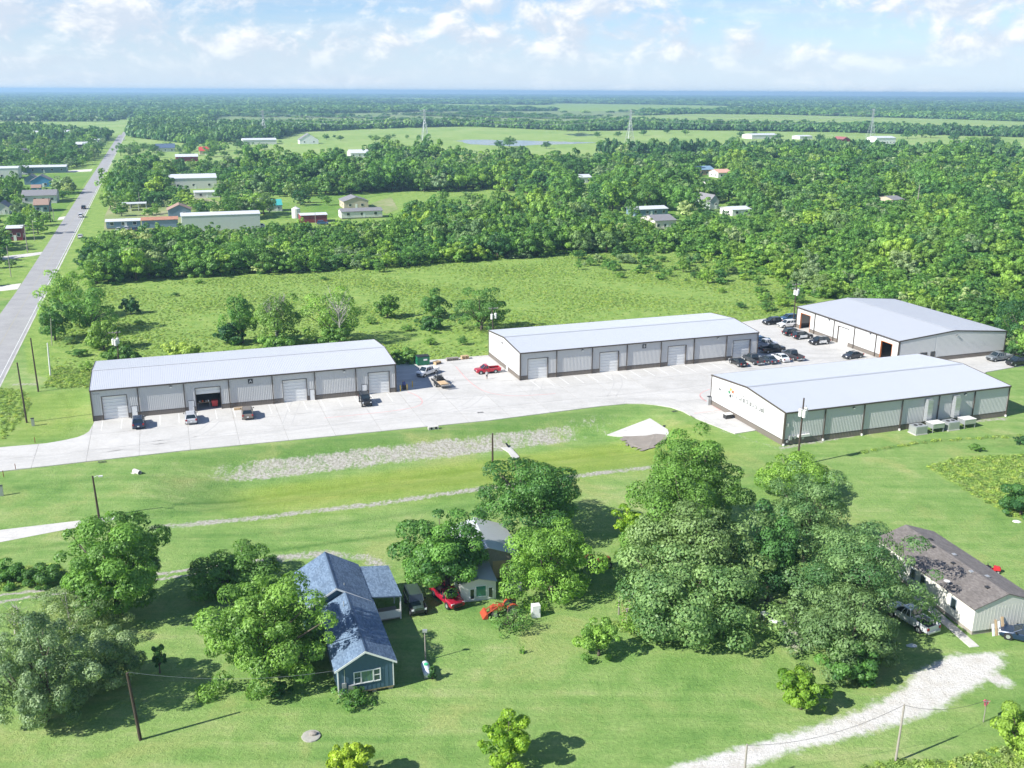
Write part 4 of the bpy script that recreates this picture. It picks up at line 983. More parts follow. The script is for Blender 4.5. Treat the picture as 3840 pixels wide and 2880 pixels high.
# --- tin roofed shed half hidden in the trees
sh = thing('tin_shed', 'weathered white shed with tin roof half hidden between two trees', 'shed', (-5.6, 96.6, 0), R(13))
gable_block(sh, 0.4, 7.6, 4.6, 12.6, 0, 2.9, 1.25, 'y', M_GREYWOOD, sheet_metal('tin_roof_mat', (0.55, 0.56, 0.56), 0.45, 0.3, 0.12), 0.3, thick=0.05)
gable_block(sh, 0.0, 4.0, 0.0, 4.5, 0, 2.3, 0.5, 'y', M_OFFWHITE, M_GREYMETAL, 0.12, thick=0.05, name='lean_to_roof')
win(sh, (2.3, -0.004, 0.55), (1,0,0), (0,-1,0), 1.1, 1.25, glass('green_pane_mat', (0.05, 0.22, 0.15)))
for x in (1.3, 3.4): win(sh, (x, -0.004, 0.3), (1,0,0), (0,-1,0), 0.42, 1.2, M_GLASS)
mb = MB(); mb.box(4.6, 6.6, 4.52, 4.59, 0.1, 2.3); mb.build('plank_door', M_PLANK, sh)

# --- houses and sheds further off
def far_house(label, u0, u1, vb, zh, rise, depth, axis, wall, roof, rz=TH, wins=2, name='house', cat='house', over=0.4, base=0.0, windows=True, zscale=1.0):
    c = G((u0+u1)/2, vb); span = (u1-u0)/ppm(c); az_ = math.atan2(c.x, c.y); e = abs(rz+az_)   # az: turn seen from the camera
    w = max(3.0, (span-depth*abs(math.sin(e)))/max(0.3, math.cos(e))-2*over*0.6)
    t = thing(name, label, cat, (c.x, c.y, 0), rz)
    gable_block(t, -w/2, w/2, 0, depth, base, zh, rise, axis, wall, roof, over, thick=0.14)
    if windows:
        big = zh-base > 3.6
        for k in range(wins):
            x = -w/2+w*(k+0.5+(0.0 if wins > 1 else 0.2))/wins
            win(t, (x, -0.01, base+(1.0 if not big else 1.6)), (1,0,0), (0,-1,0), min(1.3, w/wins*0.4), 1.2, M_GLASS)
        for x, n_ in ((-w/2-0.01, (-1,0,0)), (w/2+0.01, (1,0,0))):
            for k in range(2): win(t, (x, depth*(0.3+0.4*k), base+1.0), (0,1,0), n_, 1.0, 1.2, M_GLASS)
        door(t, (-w/2+w*0.5+(0.9 if wins % 2 else 0), -0.01, base), (1,0,0), (0,-1,0), 1.0, 2.1, M_WHITE)
    if base > 0: MB().box(-w/2+0.1, w/2-0.1, 0.1, depth-0.1, 0, base-0.01).build('skirting', M_GREYWOOD, t)
    return t, w
P_ = lambda n, c, r=0.7: paint(n, c, r, 0, 0.1, 0.8)
TIN = sheet_metal('pale_tin_mat', (0.68, 0.69, 0.69), 0.45, 0.2, 0.06); GREYSH = P_('grey_shingle_mat', (0.20, 0.195, 0.20), 0.9); DKSH = P_('dark_shingle_mat', (0.095, 0.10, 0.115), 0.9)
BRSH = P_('brown_roof_mat', (0.30, 0.20, 0.15), 0.9); BLUEW = P_('bright_blue_wall_mat', (0.06, 0.25, 0.48)); BLUEG = P_('blue_grey_wall_mat', (0.16, 0.24, 0.31)); TEAL = P_('teal_roof_mat', (0.05, 0.36, 0.34))
DRED = P_('dark_red_wall_mat', (0.22, 0.035, 0.045)); TANW = P_('tan_wall_mat', (0.50, 0.42, 0.31)); PINKW = P_('pinkish_wall_mat', (0.68, 0.60, 0.56)); SALMON = P_('salmon_roof_mat', (0.58, 0.34, 0.25)); BRICK = P_('brick_wall_mat', (0.40, 0.26, 0.17)); GRNW = P_('grey_green_wall_mat', (0.35, 0.40, 0.36)); BLROOF = P_('blue_roof_mat', (0.18, 0.28, 0.37), 0.6); REDR = P_('red_roof_mat', (0.50, 0.06, 0.05), 0.6); PALEW = sheet_metal('pale_green_sheet_mat', (0.52, 0.56, 0.52), 0.5, 0.1, 0.06)
FH = [
 ('long pale metal storage building behind the woods right of the road', 398, 562, 498, 6.2, 0.7, 11, 'x', PALEW, TIN, 0, 'metal_building', 0.15),
 ('low shed with rusty patched tin roof beside the long pale metal building', 309, 384, 492, 3.2, 0.7, 9, 'x', BLUEG, M_RUSTROOF, 0, 'shed', 0.3),
 ('blue and white trailer house with white roof edge close to the road', 232, 303, 494, 3.0, 0.6, 6, 'x', BLUEG, TIN, 3, 'trailer_house', 0.3),
 ('small blue house with brown gable roof and white trim behind rusty shed', 364, 414, 469, 3.2, 2.2, 10, 'y', BLUEG, BRSH, 1, 'house', 0.5),
 ('long white roofed hall with red gable edge among the trees', 370, 468, 408, 6.0, 1.6, 20, 'x', M_OFFWHITE, TIN, 3, 'hall', 0.3),
 ('white flat shed row in front of the dark wood', 421, 475, 427, 2.8, 0.6, 8, 'x', M_OFFWHITE, TIN, 2, 'shed', 0.3),
 ('small white cottage with bright teal roof', 578, 612, 457, 3.0, 2.2, 8, 'x', M_OFFWHITE, TEAL, 1, 'house', 0.3),
 ('cream house with dark grey gable roof beside the round bales', 738, 802, 450, 3.4, 1.9, 13, 'y', TANW, GREYSH, 2, 'house', 0.5),
 ('white trailer house with grey roof in front of the cream house', 735, 830, 472, 3.2, 1.0, 8, 'x', M_OFFWHITE, GREYSH, 3, 'trailer_house', 0.3),
 ('long dark red shed with white roof edge', 648, 710, 481, 3.2, 0.5, 8, 'x', DRED, TIN, 0, 'shed', 0.3),
 ('pinkish white house with grey roof in the bushes near the meadow corner', 1398, 1476, 495, 3.6, 1.6, 13, 'x', PINKW, GREYSH, 3, 'house', 0.4),
 ('long blue grey trailer house with light roof behind the pinkish house', 1362, 1452, 468, 3.4, 0.9, 9, 'x', BLUEG, TIN, 4, 'trailer_house', 0.4),
 ('grey green house with dark gable roof deep among tall trees', 1517, 1568, 452, 4.2, 2.6, 14, 'y', GRNW, GREYSH, 1, 'house', 0.4),
 ('low building with broad white roof behind yellow green trees', 1568, 1636, 466, 2.8, 0.9, 11, 'x', M_OFFWHITE, TIN, 2, 'shed', 0.4),
 ('tan brick house with blue grey roof beyond the right hand wood', 1501, 1553, 378, 3.6, 2.0, 13, 'x', BRICK, BLROOF, 3, 'house', 0.5),
 ('white house with salmon tiled roof beside the blue roofed house', 1541, 1590, 384, 3.4, 1.8, 12, 'x', M_OFFWHITE, SALMON, 2, 'house', 0.5),
 ('small white hut with dark roof below the salmon roofed house', 1519, 1538, 409, 3.8, 1.6, 8, 'x', M_OFFWHITE, DKSH, 1, 'hut', 0.3),
 ('low grey roofed house in the right hand wood beside a tall pole', 1912, 1968, 446, 3.4, 1.3, 12, 'x', TANW, GREYSH, 3, 'house', 0.5),
 ('long white stable with a row of windows in the far pasture', 1884, 1942, 312, 7.0, 1.6, 16, 'x', M_WHITE, TIN, 6, 'stable', 0.4),
 ('tiny white house beside trees at the far right pasture', 2073, 2096, 317.5, 4.0, 2.0, 12, 'x', M_WHITE, GREYSH, 1, 'house', 0.4),
 ('long low white farm shed in the far right farmyard', 1615, 1690, 300, 4.6, 1.4, 22, 'x', M_OFFWHITE, TIN, 0, 'farm_shed', 0.4),
 ('short white farm shed next to the long low farm shed', 1720, 1762, 301, 3.6, 1.0, 16, 'x', M_OFFWHITE, TIN, 0, 'farm_shed', 0.4),
 ('grey roofed house peeping over the right hand wood', 1712, 1756, 326, 4.0, 3.0, 14, 'x', M_OFFWHITE, GREYSH, 2, 'house', 0.4),
 ('white farmhouse on the edge of the pasture above the middle wood', 754, 801, 341, 4.0, 2.4, 14, 'x', M_WHITE, TIN, 3, 'house', 0.4),
 ('steep roofed white farmhouse alone in the pasture', 646, 690, 311, 4.5, 6.0, 14, 'y', M_WHITE, GREYSH, 2, 'house', 0.6),
 ('long white farm shed with trees in front of it', 525, 598, 312, 4.5, 1.5, 18, 'x', M_OFFWHITE, TIN, 0, 'farm_shed', 0.4),
 ('house with dark blue hipped roof by the far road', 338, 378, 328, 3.6, 3.2, 16, 'x', M_OFFWHITE, P_('navy_roof_mat', (0.07, 0.11, 0.17), 0.8), 3, 'house', 0.6),
 ('small cabin with bright red roof', 431, 453, 334, 3.4, 3.0, 9, 'x', TANW, REDR, 1, 'cabin', 0.4),
 ('dark red barn with long white roof', 381, 428, 349, 3.8, 1.6, 12, 'x', DRED, TIN, 0, 'barn', 0.5),
 ('big grey white shed in front of the dark hedge, leftmost', 57, 106, 302, 8.0, 1.2, 26, 'x', M_GREYMETAL, TIN, 0, 'metal_building', 0.3),
 ('low grey shed between the big white sheds by the dark hedge', 107, 140, 303, 5.0, 1.2, 20, 'x', M_GREYMETAL, TIN, 0, 'metal_building', 0.3),
 ('wide white shed in front of the dark hedge nearest the road', 128, 180, 300, 8.0, 1.4, 24, 'x', M_OFFWHITE, TIN, 0, 'metal_building', 0.3),
 ('long white roofed shop row left of the road', 43, 142, 374, 4.0, 0.9, 12, 'x', BLUEG, TIN, 5, 'shop', 0.8),
 ('tall white box shaped building at the left edge', -8, 42, 387, 6.6, 0.8, 16, 'x', M_OFFWHITE, TIN, 2, 'shop', 0.2),
 ('bright blue house with grey gable roof left of the road', 67, 113, 404, 3.6, 3.0, 11, 'y', BLUEW, GREYSH, 1, 'house', 0.5),
 ('low grey roofed house behind the bright blue house', 52, 84, 399, 3.4, 2.4, 10, 'y', BLUEG, GREYSH, 1, 'house', 0.5),
 ('tiny bright blue hut with brown roof', 68, 90, 416, 2.6, 1.4, 5, 'x', BLUEW, BRSH, 1, 'hut', 0.3),
 ('wide grey roofed building with white front left of the road', 48, 124, 440, 4.0, 2.0, 16, 'x', M_OFFWHITE, GREYSH, 4, 'shop', 0.5),
 ('brown grey house with white porch by the leaning dark pole', 72, 110, 458, 3.4, 2.0, 10, 'x', BLUEG, BRSH, 2, 'house', 0.6),
 ('grey roofed house under the big oak at the left edge', -14, 24, 464, 3.2, 2.2, 12, 'y', M_OFFWHITE, GREYSH, 1, 'house', 0.5),
 ('dark red building with flat white roof nearest the road bend', 14, 53, 520, 4.6, 0.5, 9, 'x', DRED, TIN, 2, 'shop', 0.4),
 ('white roofed hut by the road junction in the distance', 198, 220, 309, 3.4, 1.2, 14, 'x', M_OFFWHITE, TIN, 1, 'hut', 0.3),
 ('white roofed shed with dark front among the left hand trees', 165, 190, 324, 5.0, 2.0, 14, 'x', DKSH, TIN, 1, 'shed', 0.3),
 ('dark roofed house hidden in the trees at the left', 44, 75, 341, 4.2, 3.0, 14, 'x', TANW, DKSH, 1, 'house', 0.5),
 ('little house with red roof corner among the left hand trees', 90, 103, 346, 3.4, 2.2, 8, 'x', TANW, REDR, 1, 'house', 0.4),
 ('white roofed bungalow half hidden beside the pinkish house garden', 1245, 1285, 395, 3.4, 1.4, 10, 'x', M_OFFWHITE, TIN, 2, 'house', 0.4),
]
HOUSES = []
for (lab, u0, u1, vb, zh, rise, dep, axis, wall, roof, wins, nm, ov) in FH:
    t, w = far_house(lab, u0, u1, vb, zh, rise, dep, axis, wall, roof, TH, max(wins, 1), nm, nm.replace('_', ' ').split()[-1] if nm not in ('metal_building',) else 'metal building', ov, windows=wins > 0, base=0.5 if 'trailer' in nm else 0.0)
    HOUSES.append((t.location.x, t.location.y, w, dep, zh+rise))
# gambrel barn
c = G(1826, 323); gb = thing('gambrel_barn', 'dark red gambrel roofed barn with white trim at the edge of the far pasture', 'barn', (c.x, c.y, 0), TH)
w = 15.0; prof = [(-w/2,0),(w/2,0),(w/2,5),(w/2-2.6,9.5),(0,12),(-w/2+2.6,9.5),(-w/2,5)]
mb = MB(); mb.poly([(x,0,z) for x, z in prof]); mb.poly([(x,16,z) for x, z in prof[::-1]])
for x in (-w/2, w/2): mb.poly([(x,0,0),(x,16,0),(x,16,5),(x,0,5)])
mb.build('wall', DRED, gb); mb = MB()
for (x0, z0), (x1, z1) in zip(prof[2:-1], prof[3:]): mb.frustum([(x0,-0.5,z0+0.05),(x1,-0.5,z1+0.05),(x1,16.5,z1+0.05),(x0,16.5,z0+0.05)], [(x0,-0.5,z0+0.3),(x1,-0.5,z1+0.3),(x1,16.5,z1+0.3),(x0,16.5,z0+0.3)])
mb.build('roof', P_('barn_roof_mat', (0.30, 0.10, 0.10)), gb); mb = MB(); mb.box(-2.2, 2.2, -0.06, -0.01, 0, 4); mb.build('barn_door', M_WHITE, gb)
mb = MB(); mb.box(-w/2-9, -w/2-0.05, 2, 14, 0, 4.2); mb.build('side_wing', DRED, gb); mb = MB(); mb.box(-w/2-9.5, -w/2-0.06, 1.5, 14.5, 4.25, 4.6); mb.build('wing_roof', TIN, gb)
HOUSES.append((c.x, c.y, 24, 16, 12))
# open carport with white roof
c = G(291, 456); cp = thing('open_carport', 'open carport with flat white roof on posts left of the small blue house', 'carport', (c.x, c.y, 0), TH)
MB().box(-5.5, 5.5, 0, 7, 3.2, 3.5).build('roof', TIN, cp)
for x in (-5.2, -1.8, 1.8, 5.2):
    for y in (0.3, 6.7): MB().box(x-0.1, x+0.1, y-0.1, y+0.1, 0, 3.2).build('post', M_WHITE, cp)
HOUSES.append((c.x, c.y, 11, 7, 3.5))
c = G(640, 471); tk = thing('water_tank', 'small round white water tank beside the dark red shed', 'tank', (c.x, c.y, 0))
MB().loft([[(1.9*math.cos(a_)*k, 1.9*math.sin(a_)*k, z) for a_ in [i*math.pi/8 for i in range(16)]] for k, z in ((1,0),(1,4.2),(0.15,5.0))]).build('tank_shell', M_OFFWHITE, tk)
MB().box(-0.3, 0.3, -0.3, 0.3, 4.9, 5.3).build('hatch', M_GREYMETAL, tk)

# ------------------------------------------------------------------ vehicles (x forward)
def ring(x, w, zb, zt, r=0.10, crown=0.03):
    """rounded cross-section of a car body at station x"""
    h = [(w*0.90, zb), (w, zb+0.14), (w*1.0, zb+(zt-zb)*0.55), (w*0.975, zt-r), (w*0.90, zt-0.01), (w*0.5, zt+crown)]
    return [(x, -y, z) for y, z in h]+[(x, y, z) for y, z in reversed(h)]
def wheel_mesh():
    t = MB(); 
    n = 16
    prof = [(0.20,-0.11),(0.34,-0.115),(0.365,-0.07),(0.365,0.07),(0.34,0.115),(0.20,0.11)]
    t.loft([[(r*math.cos(2*math.pi*k/n), y, r*math.sin(2*math.pi*k/n)) for k in range(n)] for r, y in prof], 0, True)
    tyre = t.mesh('tyre', M_RUBBER, True)
    t = MB(); t.loft([[(r*math.cos(2*math.pi*k/n), y, r*math.sin(2*math.pi*k/n)) for k in range(n)] for r, y in ((0.215,-0.118),(0.20,-0.122),(0.06,-0.10),(0.02,-0.12))])
    t.loft([[(r*math.cos(2*math.pi*k/n), y, r*math.sin(2*math.pi*k/n)) for k in range(n)] for r, y in ((0.215,0.118),(0.20,0.122),(0.06,0.10),(0.02,0.12))])
    return tyre, t.mesh('rim', M_GALV)
TYRE, RIM = wheel_mesh()
CARS = {}
def car_meshes(kind):
    if kind in CARS: return CARS[kind]
    D = {}
    L, W = {'sedan': (4.8, 0.92), 'suv': (4.85, 0.97), 'pickup': (5.7, 1.0), 'jeep': (4.3, 0.92), 'oldpickup': (5.2, 0.95)}[kind]
    f, r = L/2, -L/2
    B = MB(); Gm = MB(); Bk = MB()
    if kind in ('sedan', 'suv'):
        s = kind == 'suv'; zh, zb_ = (1.08, 1.12) if s else (0.90, 0.98); zl = 0.30 if s else 0.22
        B.loft([ring(f, W*0.72, zl+0.12, zh-0.28), ring(f-0.12, W*0.90, zl, zh-0.12), ring(f-0.9, W, zl, zh), ring(f-1.35, W, zl, zb_), ring(0, W, zl, zb_), ring(r+0.9, W, zl, zb_+0.02), ring(r+0.14, W*0.94, zl, zb_-0.03), ring(r, W*0.80, zl+0.14, zb_-0.22)])
        hr = 1.72 if s else 1.44
        bx = (f-1.30, r+(0.22 if s else 0.75)); tx = (f-2.05, r+(0.55 if s else 1.55)); wb, wt = W*0.90, W*0.70
        a = [(bx[0],-wb,zb_),(bx[0],wb,zb_),(bx[1],wb,zb_),(bx[1],-wb,zb_)]; b = [(tx[0],-wt,hr),(tx[0],wt,hr),(tx[1],wt,hr),(tx[1],-wt,hr)]
        wx = (f-0.92, r+0.95)
    elif kind == 'jeep':
        zh, zb_, zl, hr = 1.12, 1.16, 0.38, 1.84
        B.loft([ring(f, W*0.62, zl+0.1, zh-0.06), ring(f-0.15, W*0.66, zl, zh), ring(f-1.35, W*0.80, zl, zh+0.03), ring(f-1.36, W*0.92, zl, zb_), ring(r+0.06, W*0.92, zl, zb_), ring(r, W*0.90, zl, zb_)])
        for sx_ in (f-0.62, r+0.72):
            for sg in (-1, 1): B.box(sx_-0.52, sx_+0.52, min(sg*W*0.66, sg*W*1.02), max(sg*W*0.66, sg*W*1.02), 0.86, 0.95, 1)
        bx = (f-1.40, r+0.05); tx = (f-1.72, r+0.10); wb, wt = W*0.88, W*0.80
        a = [(bx[0],-wb,zb_),(bx[0],wb,zb_),(bx[1],wb,zb_),(bx[1],-wb,zb_)]; b = [(tx[0],-wt,hr),(tx[0],wt,hr),(tx[1],wt,hr),(tx[1],-wt,hr)]
        wx = (f-0.62, r+0.72)
    else:
        old = kind == 'oldpickup'; zh, zb_, zl, hr = (1.02, 1.08, 0.36, 1.70) if old else (1.12, 1.16, 0.38, 1.86)
        cab1 = f-(2.75 if old else 3.35)
        B.loft([ring(f, W*0.84, zl+0.12, zh-0.12), ring(f-0.12, W*0.94, zl, zh-0.03), ring(f-1.15, W, zl, zh), ring(f-1.35, W, zl, zb_), ring(cab1, W, zl, zb_)])
        bx = (f-1.22, cab1+0.02); tx = (f-1.95, cab1+0.22); wb, wt = W*0.90, W*0.74
        a = [(bx[0],-wb,zb_),(bx[0],wb,zb_),(bx[1],wb,zb_),(bx[1],-wb,zb_)]; b = [(tx[0],-wt,hr),(tx[0],wt,hr),(tx[1],wt,hr),(tx[1],-wt,hr)]
        e = cab1-0.05                                                # open load bed
        B.box(r+0.02, e, -W*0.99, -W*0.86, zl+0.10, zb_+0.02); B.box(r+0.02, e, W*0.86, W*0.99, zl+0.10, zb_+0.02)
        B.box(r, r+0.08, -W*0.858, W*0.858, zl+0.18, zb_+0.01); B.box(e-0.05, e, -W*0.858, W*0.858, zl+0.18, zb_+0.015)
        Bk.box(r+0.09, e-0.06, -W*0.855, W*0.855, zl+0.20, zl+0.30)
        B.box(r-0.14, r-0.02, -W*0.88, W*0.88, zl+0.02, zl+0.22, 2)
        wx = (f-0.95, r+1.15)
    Gm.frustum(a, b)
    # roof panel and pillars in body colour
    ov = 0.02; B.frustum([(b[0][0]+0.03,-wt-ov,hr-0.03),(b[0][0]+0.03,wt+ov,hr-0.03),(b[2][0]-0.03,wt+ov,hr-0.03),(b[2][0]-0.03,-wt-ov,hr-0.03)], [(b[0][0]-0.10,-wt*0.92,hr+0.05),(b[0][0]-0.10,wt*0.92,hr+0.05),(b[2][0]+0.10,wt*0.92,hr+0.05),(b[2][0]+0.10,-wt*0.92,hr+0.05)])
    for p, q in zip(a, b): B.tube([p, q], 0.05, 5)
    for fr in ((0.5,) if kind in ('oldpickup',) else (0.42, 0.72)):
        for sg in (1, -1):
            xb, xt = bx[0]+(bx[1]-bx[0])*fr, tx[0]+(tx[1]-tx[0])*fr; B.tube([(xb, sg*(wb+0.005), zb_), (xt, sg*(wt+0.005), hr)], 0.035, 5)
    for sg in (1, -1):
        B.box(bx[0]-0.38, bx[0]-0.20, min(sg*(W+0.02), sg*(W+0.20)), max(sg*(W+0.02), sg*(W+0.20)), zb_+0.02, zb_+0.17, 1)
    for x in wx:                                                     # dark wheel wells
        for sg in (1, -1): Bk.tube([(x, sg*(W-0.20), 0.37), (x, sg*(W+0.012), 0.37)], 0.45, 16)
    Bk.box(f-0.02, f+0.035, -W*0.55, W*0.55, 0.52, 0.80)
    D['body'] = B; D['glass'] = Gm.mesh('window_glass', M_GLASS); D['trim'] = Bk.mesh('wheel_well', M_BLACK)
    D['body_me'] = B.mesh('body', [M_WHITE, M_BLACK, M_GALV], recalc=True)
    hl = MB().box(-0.02, 0.10, -0.2, 0.2, -0.09, 0.09).mesh('headlight', M_HEAD); tl = MB().box(-0.08, 0.02, -0.13, 0.13, -0.15, 0.15).mesh('tail_light', M_TAIL)
    zlm = 0.72 if kind == 'sedan' else 0.85
    D['hl'] = (hl, [(f-0.11, s_*W*0.68, zlm) for s_ in (-1, 1)]); D['tl'] = (tl, [(r+0.02, s_*W*0.82, zlm+0.08) for s_ in (-1, 1)])
    D['plate'] = (MB().box(-0.02, 0.0, -0.16, 0.16, -0.08, 0.08).mesh('number_plate', M_WHITE), (r-(0.15 if 'pickup' in kind else 0.005), 0, 0.62))
    D['wheels'] = [(x, s_*(W-0.10), 0.365) for x in wx for s_ in (-1, 1)]
    CARS[kind] = D; return D
NAMES = {'sedan': 'parked_car', 'suv': 'parked_suv', 'pickup': 'pickup_truck', 'jeep': 'open_top_jeep', 'oldpickup': 'pickup_truck'}
CATS = {'sedan': 'car', 'suv': 'SUV', 'pickup': 'pickup truck', 'jeep': 'jeep', 'oldpickup': 'pickup truck'}
def car(kind, label, u, v, head, col, group, z=0.0, two=None, scale=1.0, loc=None):
    D = car_meshes(kind); p = loc or G(u, v, z)
    t = thing(NAMES[kind] if kind != 'jeep' else 'jeep', label, CATS[kind], (p.x, p.y, z), R(head), group); t.scale = (scale,)*3
    m = car_paint('car_paint_%02d_%02d_%02d' % tuple(int(c*99) for c in col), col)
    b = link('body', D['body_me'], t); b.material_slots[0].link = 'OBJECT'; b.material_slots[0].material = m
    link('window_glass', D['glass'], t); link('wheel_well', D['trim'], t)
    for k in ('hl', 'tl'):
        for q in D[k][1]: link('headlight' if k == 'hl' else 'tail_light', D[k][0], t, q)
    link('number_plate', D['plate'][0], t, D['plate'][1])
    for q in D['wheels']:
        w_ = link('tyre', TYRE, t, q); w_.name = 'wheel'; link('rim', RIM, w_)
    if two:                                                         # white door panels of a patrol car
        W = 0.97
        for sg in (1, -1):
            for x0, x1 in ((-0.35, 0.62), (-1.32, -0.38)): MB().box(x0, x1, min(sg*(W+0.004), sg*(W+0.02)), max(sg*(W+0.004), sg*(W+0.02)), 0.45, 1.05).build('door', M_WHITE, t)
        MB().box(-0.35, -0.05, -0.55, 0.55, 1.765, 1.87).build('light_bar', M_GREYMETAL, t)
    return t
NAVY, BLACK, SILVER, GREY, WHITE, REDC, TAUPE, BLUEC = (0.012,0.03,0.07), (0.014,0.015,0.018), (0.52,0.53,0.55), (0.10,0.11,0.12), (0.74,0.74,0.73), (0.48,0.012,0.03), (0.20,0.17,0.14), (0.03,0.09,0.18)
g1, g2 = 'vehicles parked in front of the first warehouse', 'vehicles parked between the warehouses'
HB = 109.5
car('suv', 'dark blue SUV parked nose in at the leftmost roll-up door', 300, 919, HB, NAVY, g1, ZY)
car('suv', 'silver SUV parked nose in beside the half open roll-up door', 413, 909, HB, SILVER, g1, ZY)
car('suv', 'taupe SUV with dark roof parked beside a plank stack at the wall', 535, 899, HB-3, TAUPE, g1, ZY)
car('jeep', 'black jeep facing the camera in front of the last roll-up door', 789, 872, HB+178, BLACK, g1, ZY)
car('pickup', 'white pickup in the shade between the two long warehouses', 923, 809, 205+180-150+0, WHITE, g2, ZY, scale=0.95)
car('oldpickup', 'red pickup beside the end wall of the middle warehouse', 1053, 805, 199.5, REDC, g2, ZY)
car('sedan', 'black sedan nearest the corner of the middle warehouse, tail to the camera', 1594, 788, HB, BLACK, g2, ZY)
car('pickup', 'dark pickup with open bed between two dark cars, tail to the camera', 1627, 783, HB, (0.05,0.055,0.06), g2, ZY)
car('sedan', 'dark blue grey sedan between the dark pickup and the white sedan', 1660, 782, HB, (0.04,0.055,0.075), g2, ZY)
car('sedan', 'white sedan in the row of dark cars behind the broad white roof', 1686, 778, HB, WHITE, g2, ZY)
car('pickup', 'charcoal pickup at the right end of the parked row, next to the white sedan', 1712, 774, HB, (0.06,0.06,0.068), g2, ZY)
car('pickup', 'black pickup standing broadside behind the parked row', 1668, 760, 19.5, BLACK, g2, ZY)
car('pickup', 'silver pickup behind the broadside black pickup', 1652, 750, 19.5, SILVER, g2, ZY)
car('sedan', 'blue sedan half hidden by the far corner of the middle warehouse', 1642, 739, 19.5, BLUEC, g2, ZY)
car('suv', 'black SUV at the far left end of the back lot', 1667, 700, 199.5, BLACK, g2, ZY)
car('suv', 'dark blue SUV beside the transformer pole at the back of the lot', 1703, 693, 199.5, BLUEC, g2, ZY)
car('suv', 'white SUV in front of the open bay of the grey roofed warehouse', 1700, 706, 199.5, WHITE, g2, ZY)
car('suv', 'black SUV with red tail lights, first of the three by the open bay', 1712, 724, 19.5, BLACK, g2, ZY)
car('suv', 'black patrol SUV with white doors in the middle of the lot row', 1733, 731, 19.5, BLACK, g2, ZY, two=True)
car('suv', 'black patrol SUV with white doors facing left, nearest the closed white door', 1769, 743, 199.5, BLACK, g2, ZY, two=True)
car('sedan', 'grey black sedan alone near the near corner of the grey roofed warehouse', 1841, 773, 205, (0.04,0.043,0.05), g2, ZY)
car('pickup', 'grey pickup in front of the gable wall at the right edge', 2157, 778, 199.5, (0.20,0.22,0.23), g2, ZY)
car('pickup', 'black pickup cut by the right edge of the picture', 2200, 788, 199.5, BLACK, g2, ZY)
g3 = 'vehicles standing by the houses'
car('oldpickup', 'dark red pickup under the tree beside the tin shed', 966, 1297, -58, (0.36,0.012,0.035), g3)
car('jeep', 'old dark green jeep under the edge of the carport', 897, 1312, -72, (0.05,0.075,0.065), g3)
car('pickup', 'white pickup with loaded bed beside the mobile home path', 1969, 1346, 116, (0.60,0.61,0.62), g3)
car('sedan', 'dark blue car cut by the right edge below the mobile home', 2212, 1382, 150, NAVY, g3)
g4 = 'vehicles on and near the road'
car('suv', 'white SUV driving on the road', 175, 469, 109.8, WHITE, g4, 0.04); car('suv', 'black SUV ahead of the white SUV on the road', 181, 451, 109.8, BLACK, g4, 0.04)
car('sedan', 'white sedan parked on the road verge by the trees', 174, 514, 109.8, WHITE, g4)
car('sedan', 'white car parked at the left end of the blue trailer house', 257, 499, 100, WHITE, g4); car('suv', 'silver van parked in the middle before the blue trailer house', 275, 498, 100, SILVER, g4); car('suv', 'dark blue car parked at the right end of the blue trailer house', 292, 499, 100, NAVY, g4)
car('sedan', 'white car parked before the white shop row', 52, 378, 20, WHITE, g4); car('suv', 'blue car parked before the dark red shed', 697, 485, 10, BLUEC, g4); car('suv', 'white van parked beside the dark red shed', 566, 492, 10, WHITE, g4)
car('suv', 'silver car parked beside the pole near the grey green house', 1503, 456, 15, SILVER, g4); car('sedan', 'white car on the far road near the junction', 268, 303, 109.8, WHITE, g4, 0.04)

# --- flat trailer carrying a small loader and planks
p = G(953, 832, ZY); tr = thing('flat_trailer', 'flat black trailer loaded with planks and a small machine', 'trailer', (p.x, p.y, ZY), R(HB+4))
MB().box(-2.6, 2.6, -1.1, 1.1, 0.62, 0.72).build('deck', M_GREYWOOD, tr); 
for y in (-1.13, 1.03): MB().box(-2.6, 2.6, y, y+0.1, 0.50, 0.86).build('side_rail', M_DARKMETAL, tr)
MB().tube([(2.6,-0.9,0.6),(3.8,0,0.55)], 0.06, 6).tube([(2.6,0.9,0.6),(3.8,0,0.55)], 0.06, 6).build('drawbar', M_DARKMETAL, tr)
for x in (-0.8, 0.2):
    for y in (-1.28, 1.28): q = link('wheel', TYRE, tr, (x, y, 0.365)); link('rim', RIM, q)
mb = MB(); M_ = Matrix.Translation((-2.75,0,0.62)) @ Matrix.Rotation(R(28), 4, 'Y')
for k in range(6): mb.box(-1.0, 0.1, -1.0+k*0.36, -0.86+k*0.36, -0.03, 0.03, 0, M_)
for k in range(3): mb.box(-0.95+k*0.45, -0.87+k*0.45, -1.05, 0.98, -0.06, -0.031, 0, M_)
mb.build('ramp', M_GREYMETAL, tr)
TRM = Matrix.Translation((p.x, p.y, ZY)) @ Matrix.Rotation(R(HB+4), 4, 'Z')
ps = thing('plank_stack', 'stack of pale planks lying on the flat trailer', 'planks', tuple(TRM @ Vector((-1.2, 0.1, 0.73))), R(HB+4))
for k in range(4):
    for j in range(2): MB().box(-1.1, 1.1, -0.72+k*0.36, -0.72+k*0.36+0.33, j*0.09, j*0.09+0.08).build('plank', M_PLANK, ps)
sk = thing('small_loader', 'small dark loader machine standing on the flat trailer', 'loader', tuple(TRM @ Vector((1.35, 0, 0.73))), R(HB+4))
MB().frustum([(-0.8,-0.5,0.3),(0.8,-0.5,0.3),(0.8,0.5,0.3),(-0.8,0.5,0.3)], [(-0.7,-0.42,0.95),(0.45,-0.42,0.85),(0.45,0.42,0.85),(-0.7,0.42,0.95)]).build('body', M_DARKMETAL, sk)
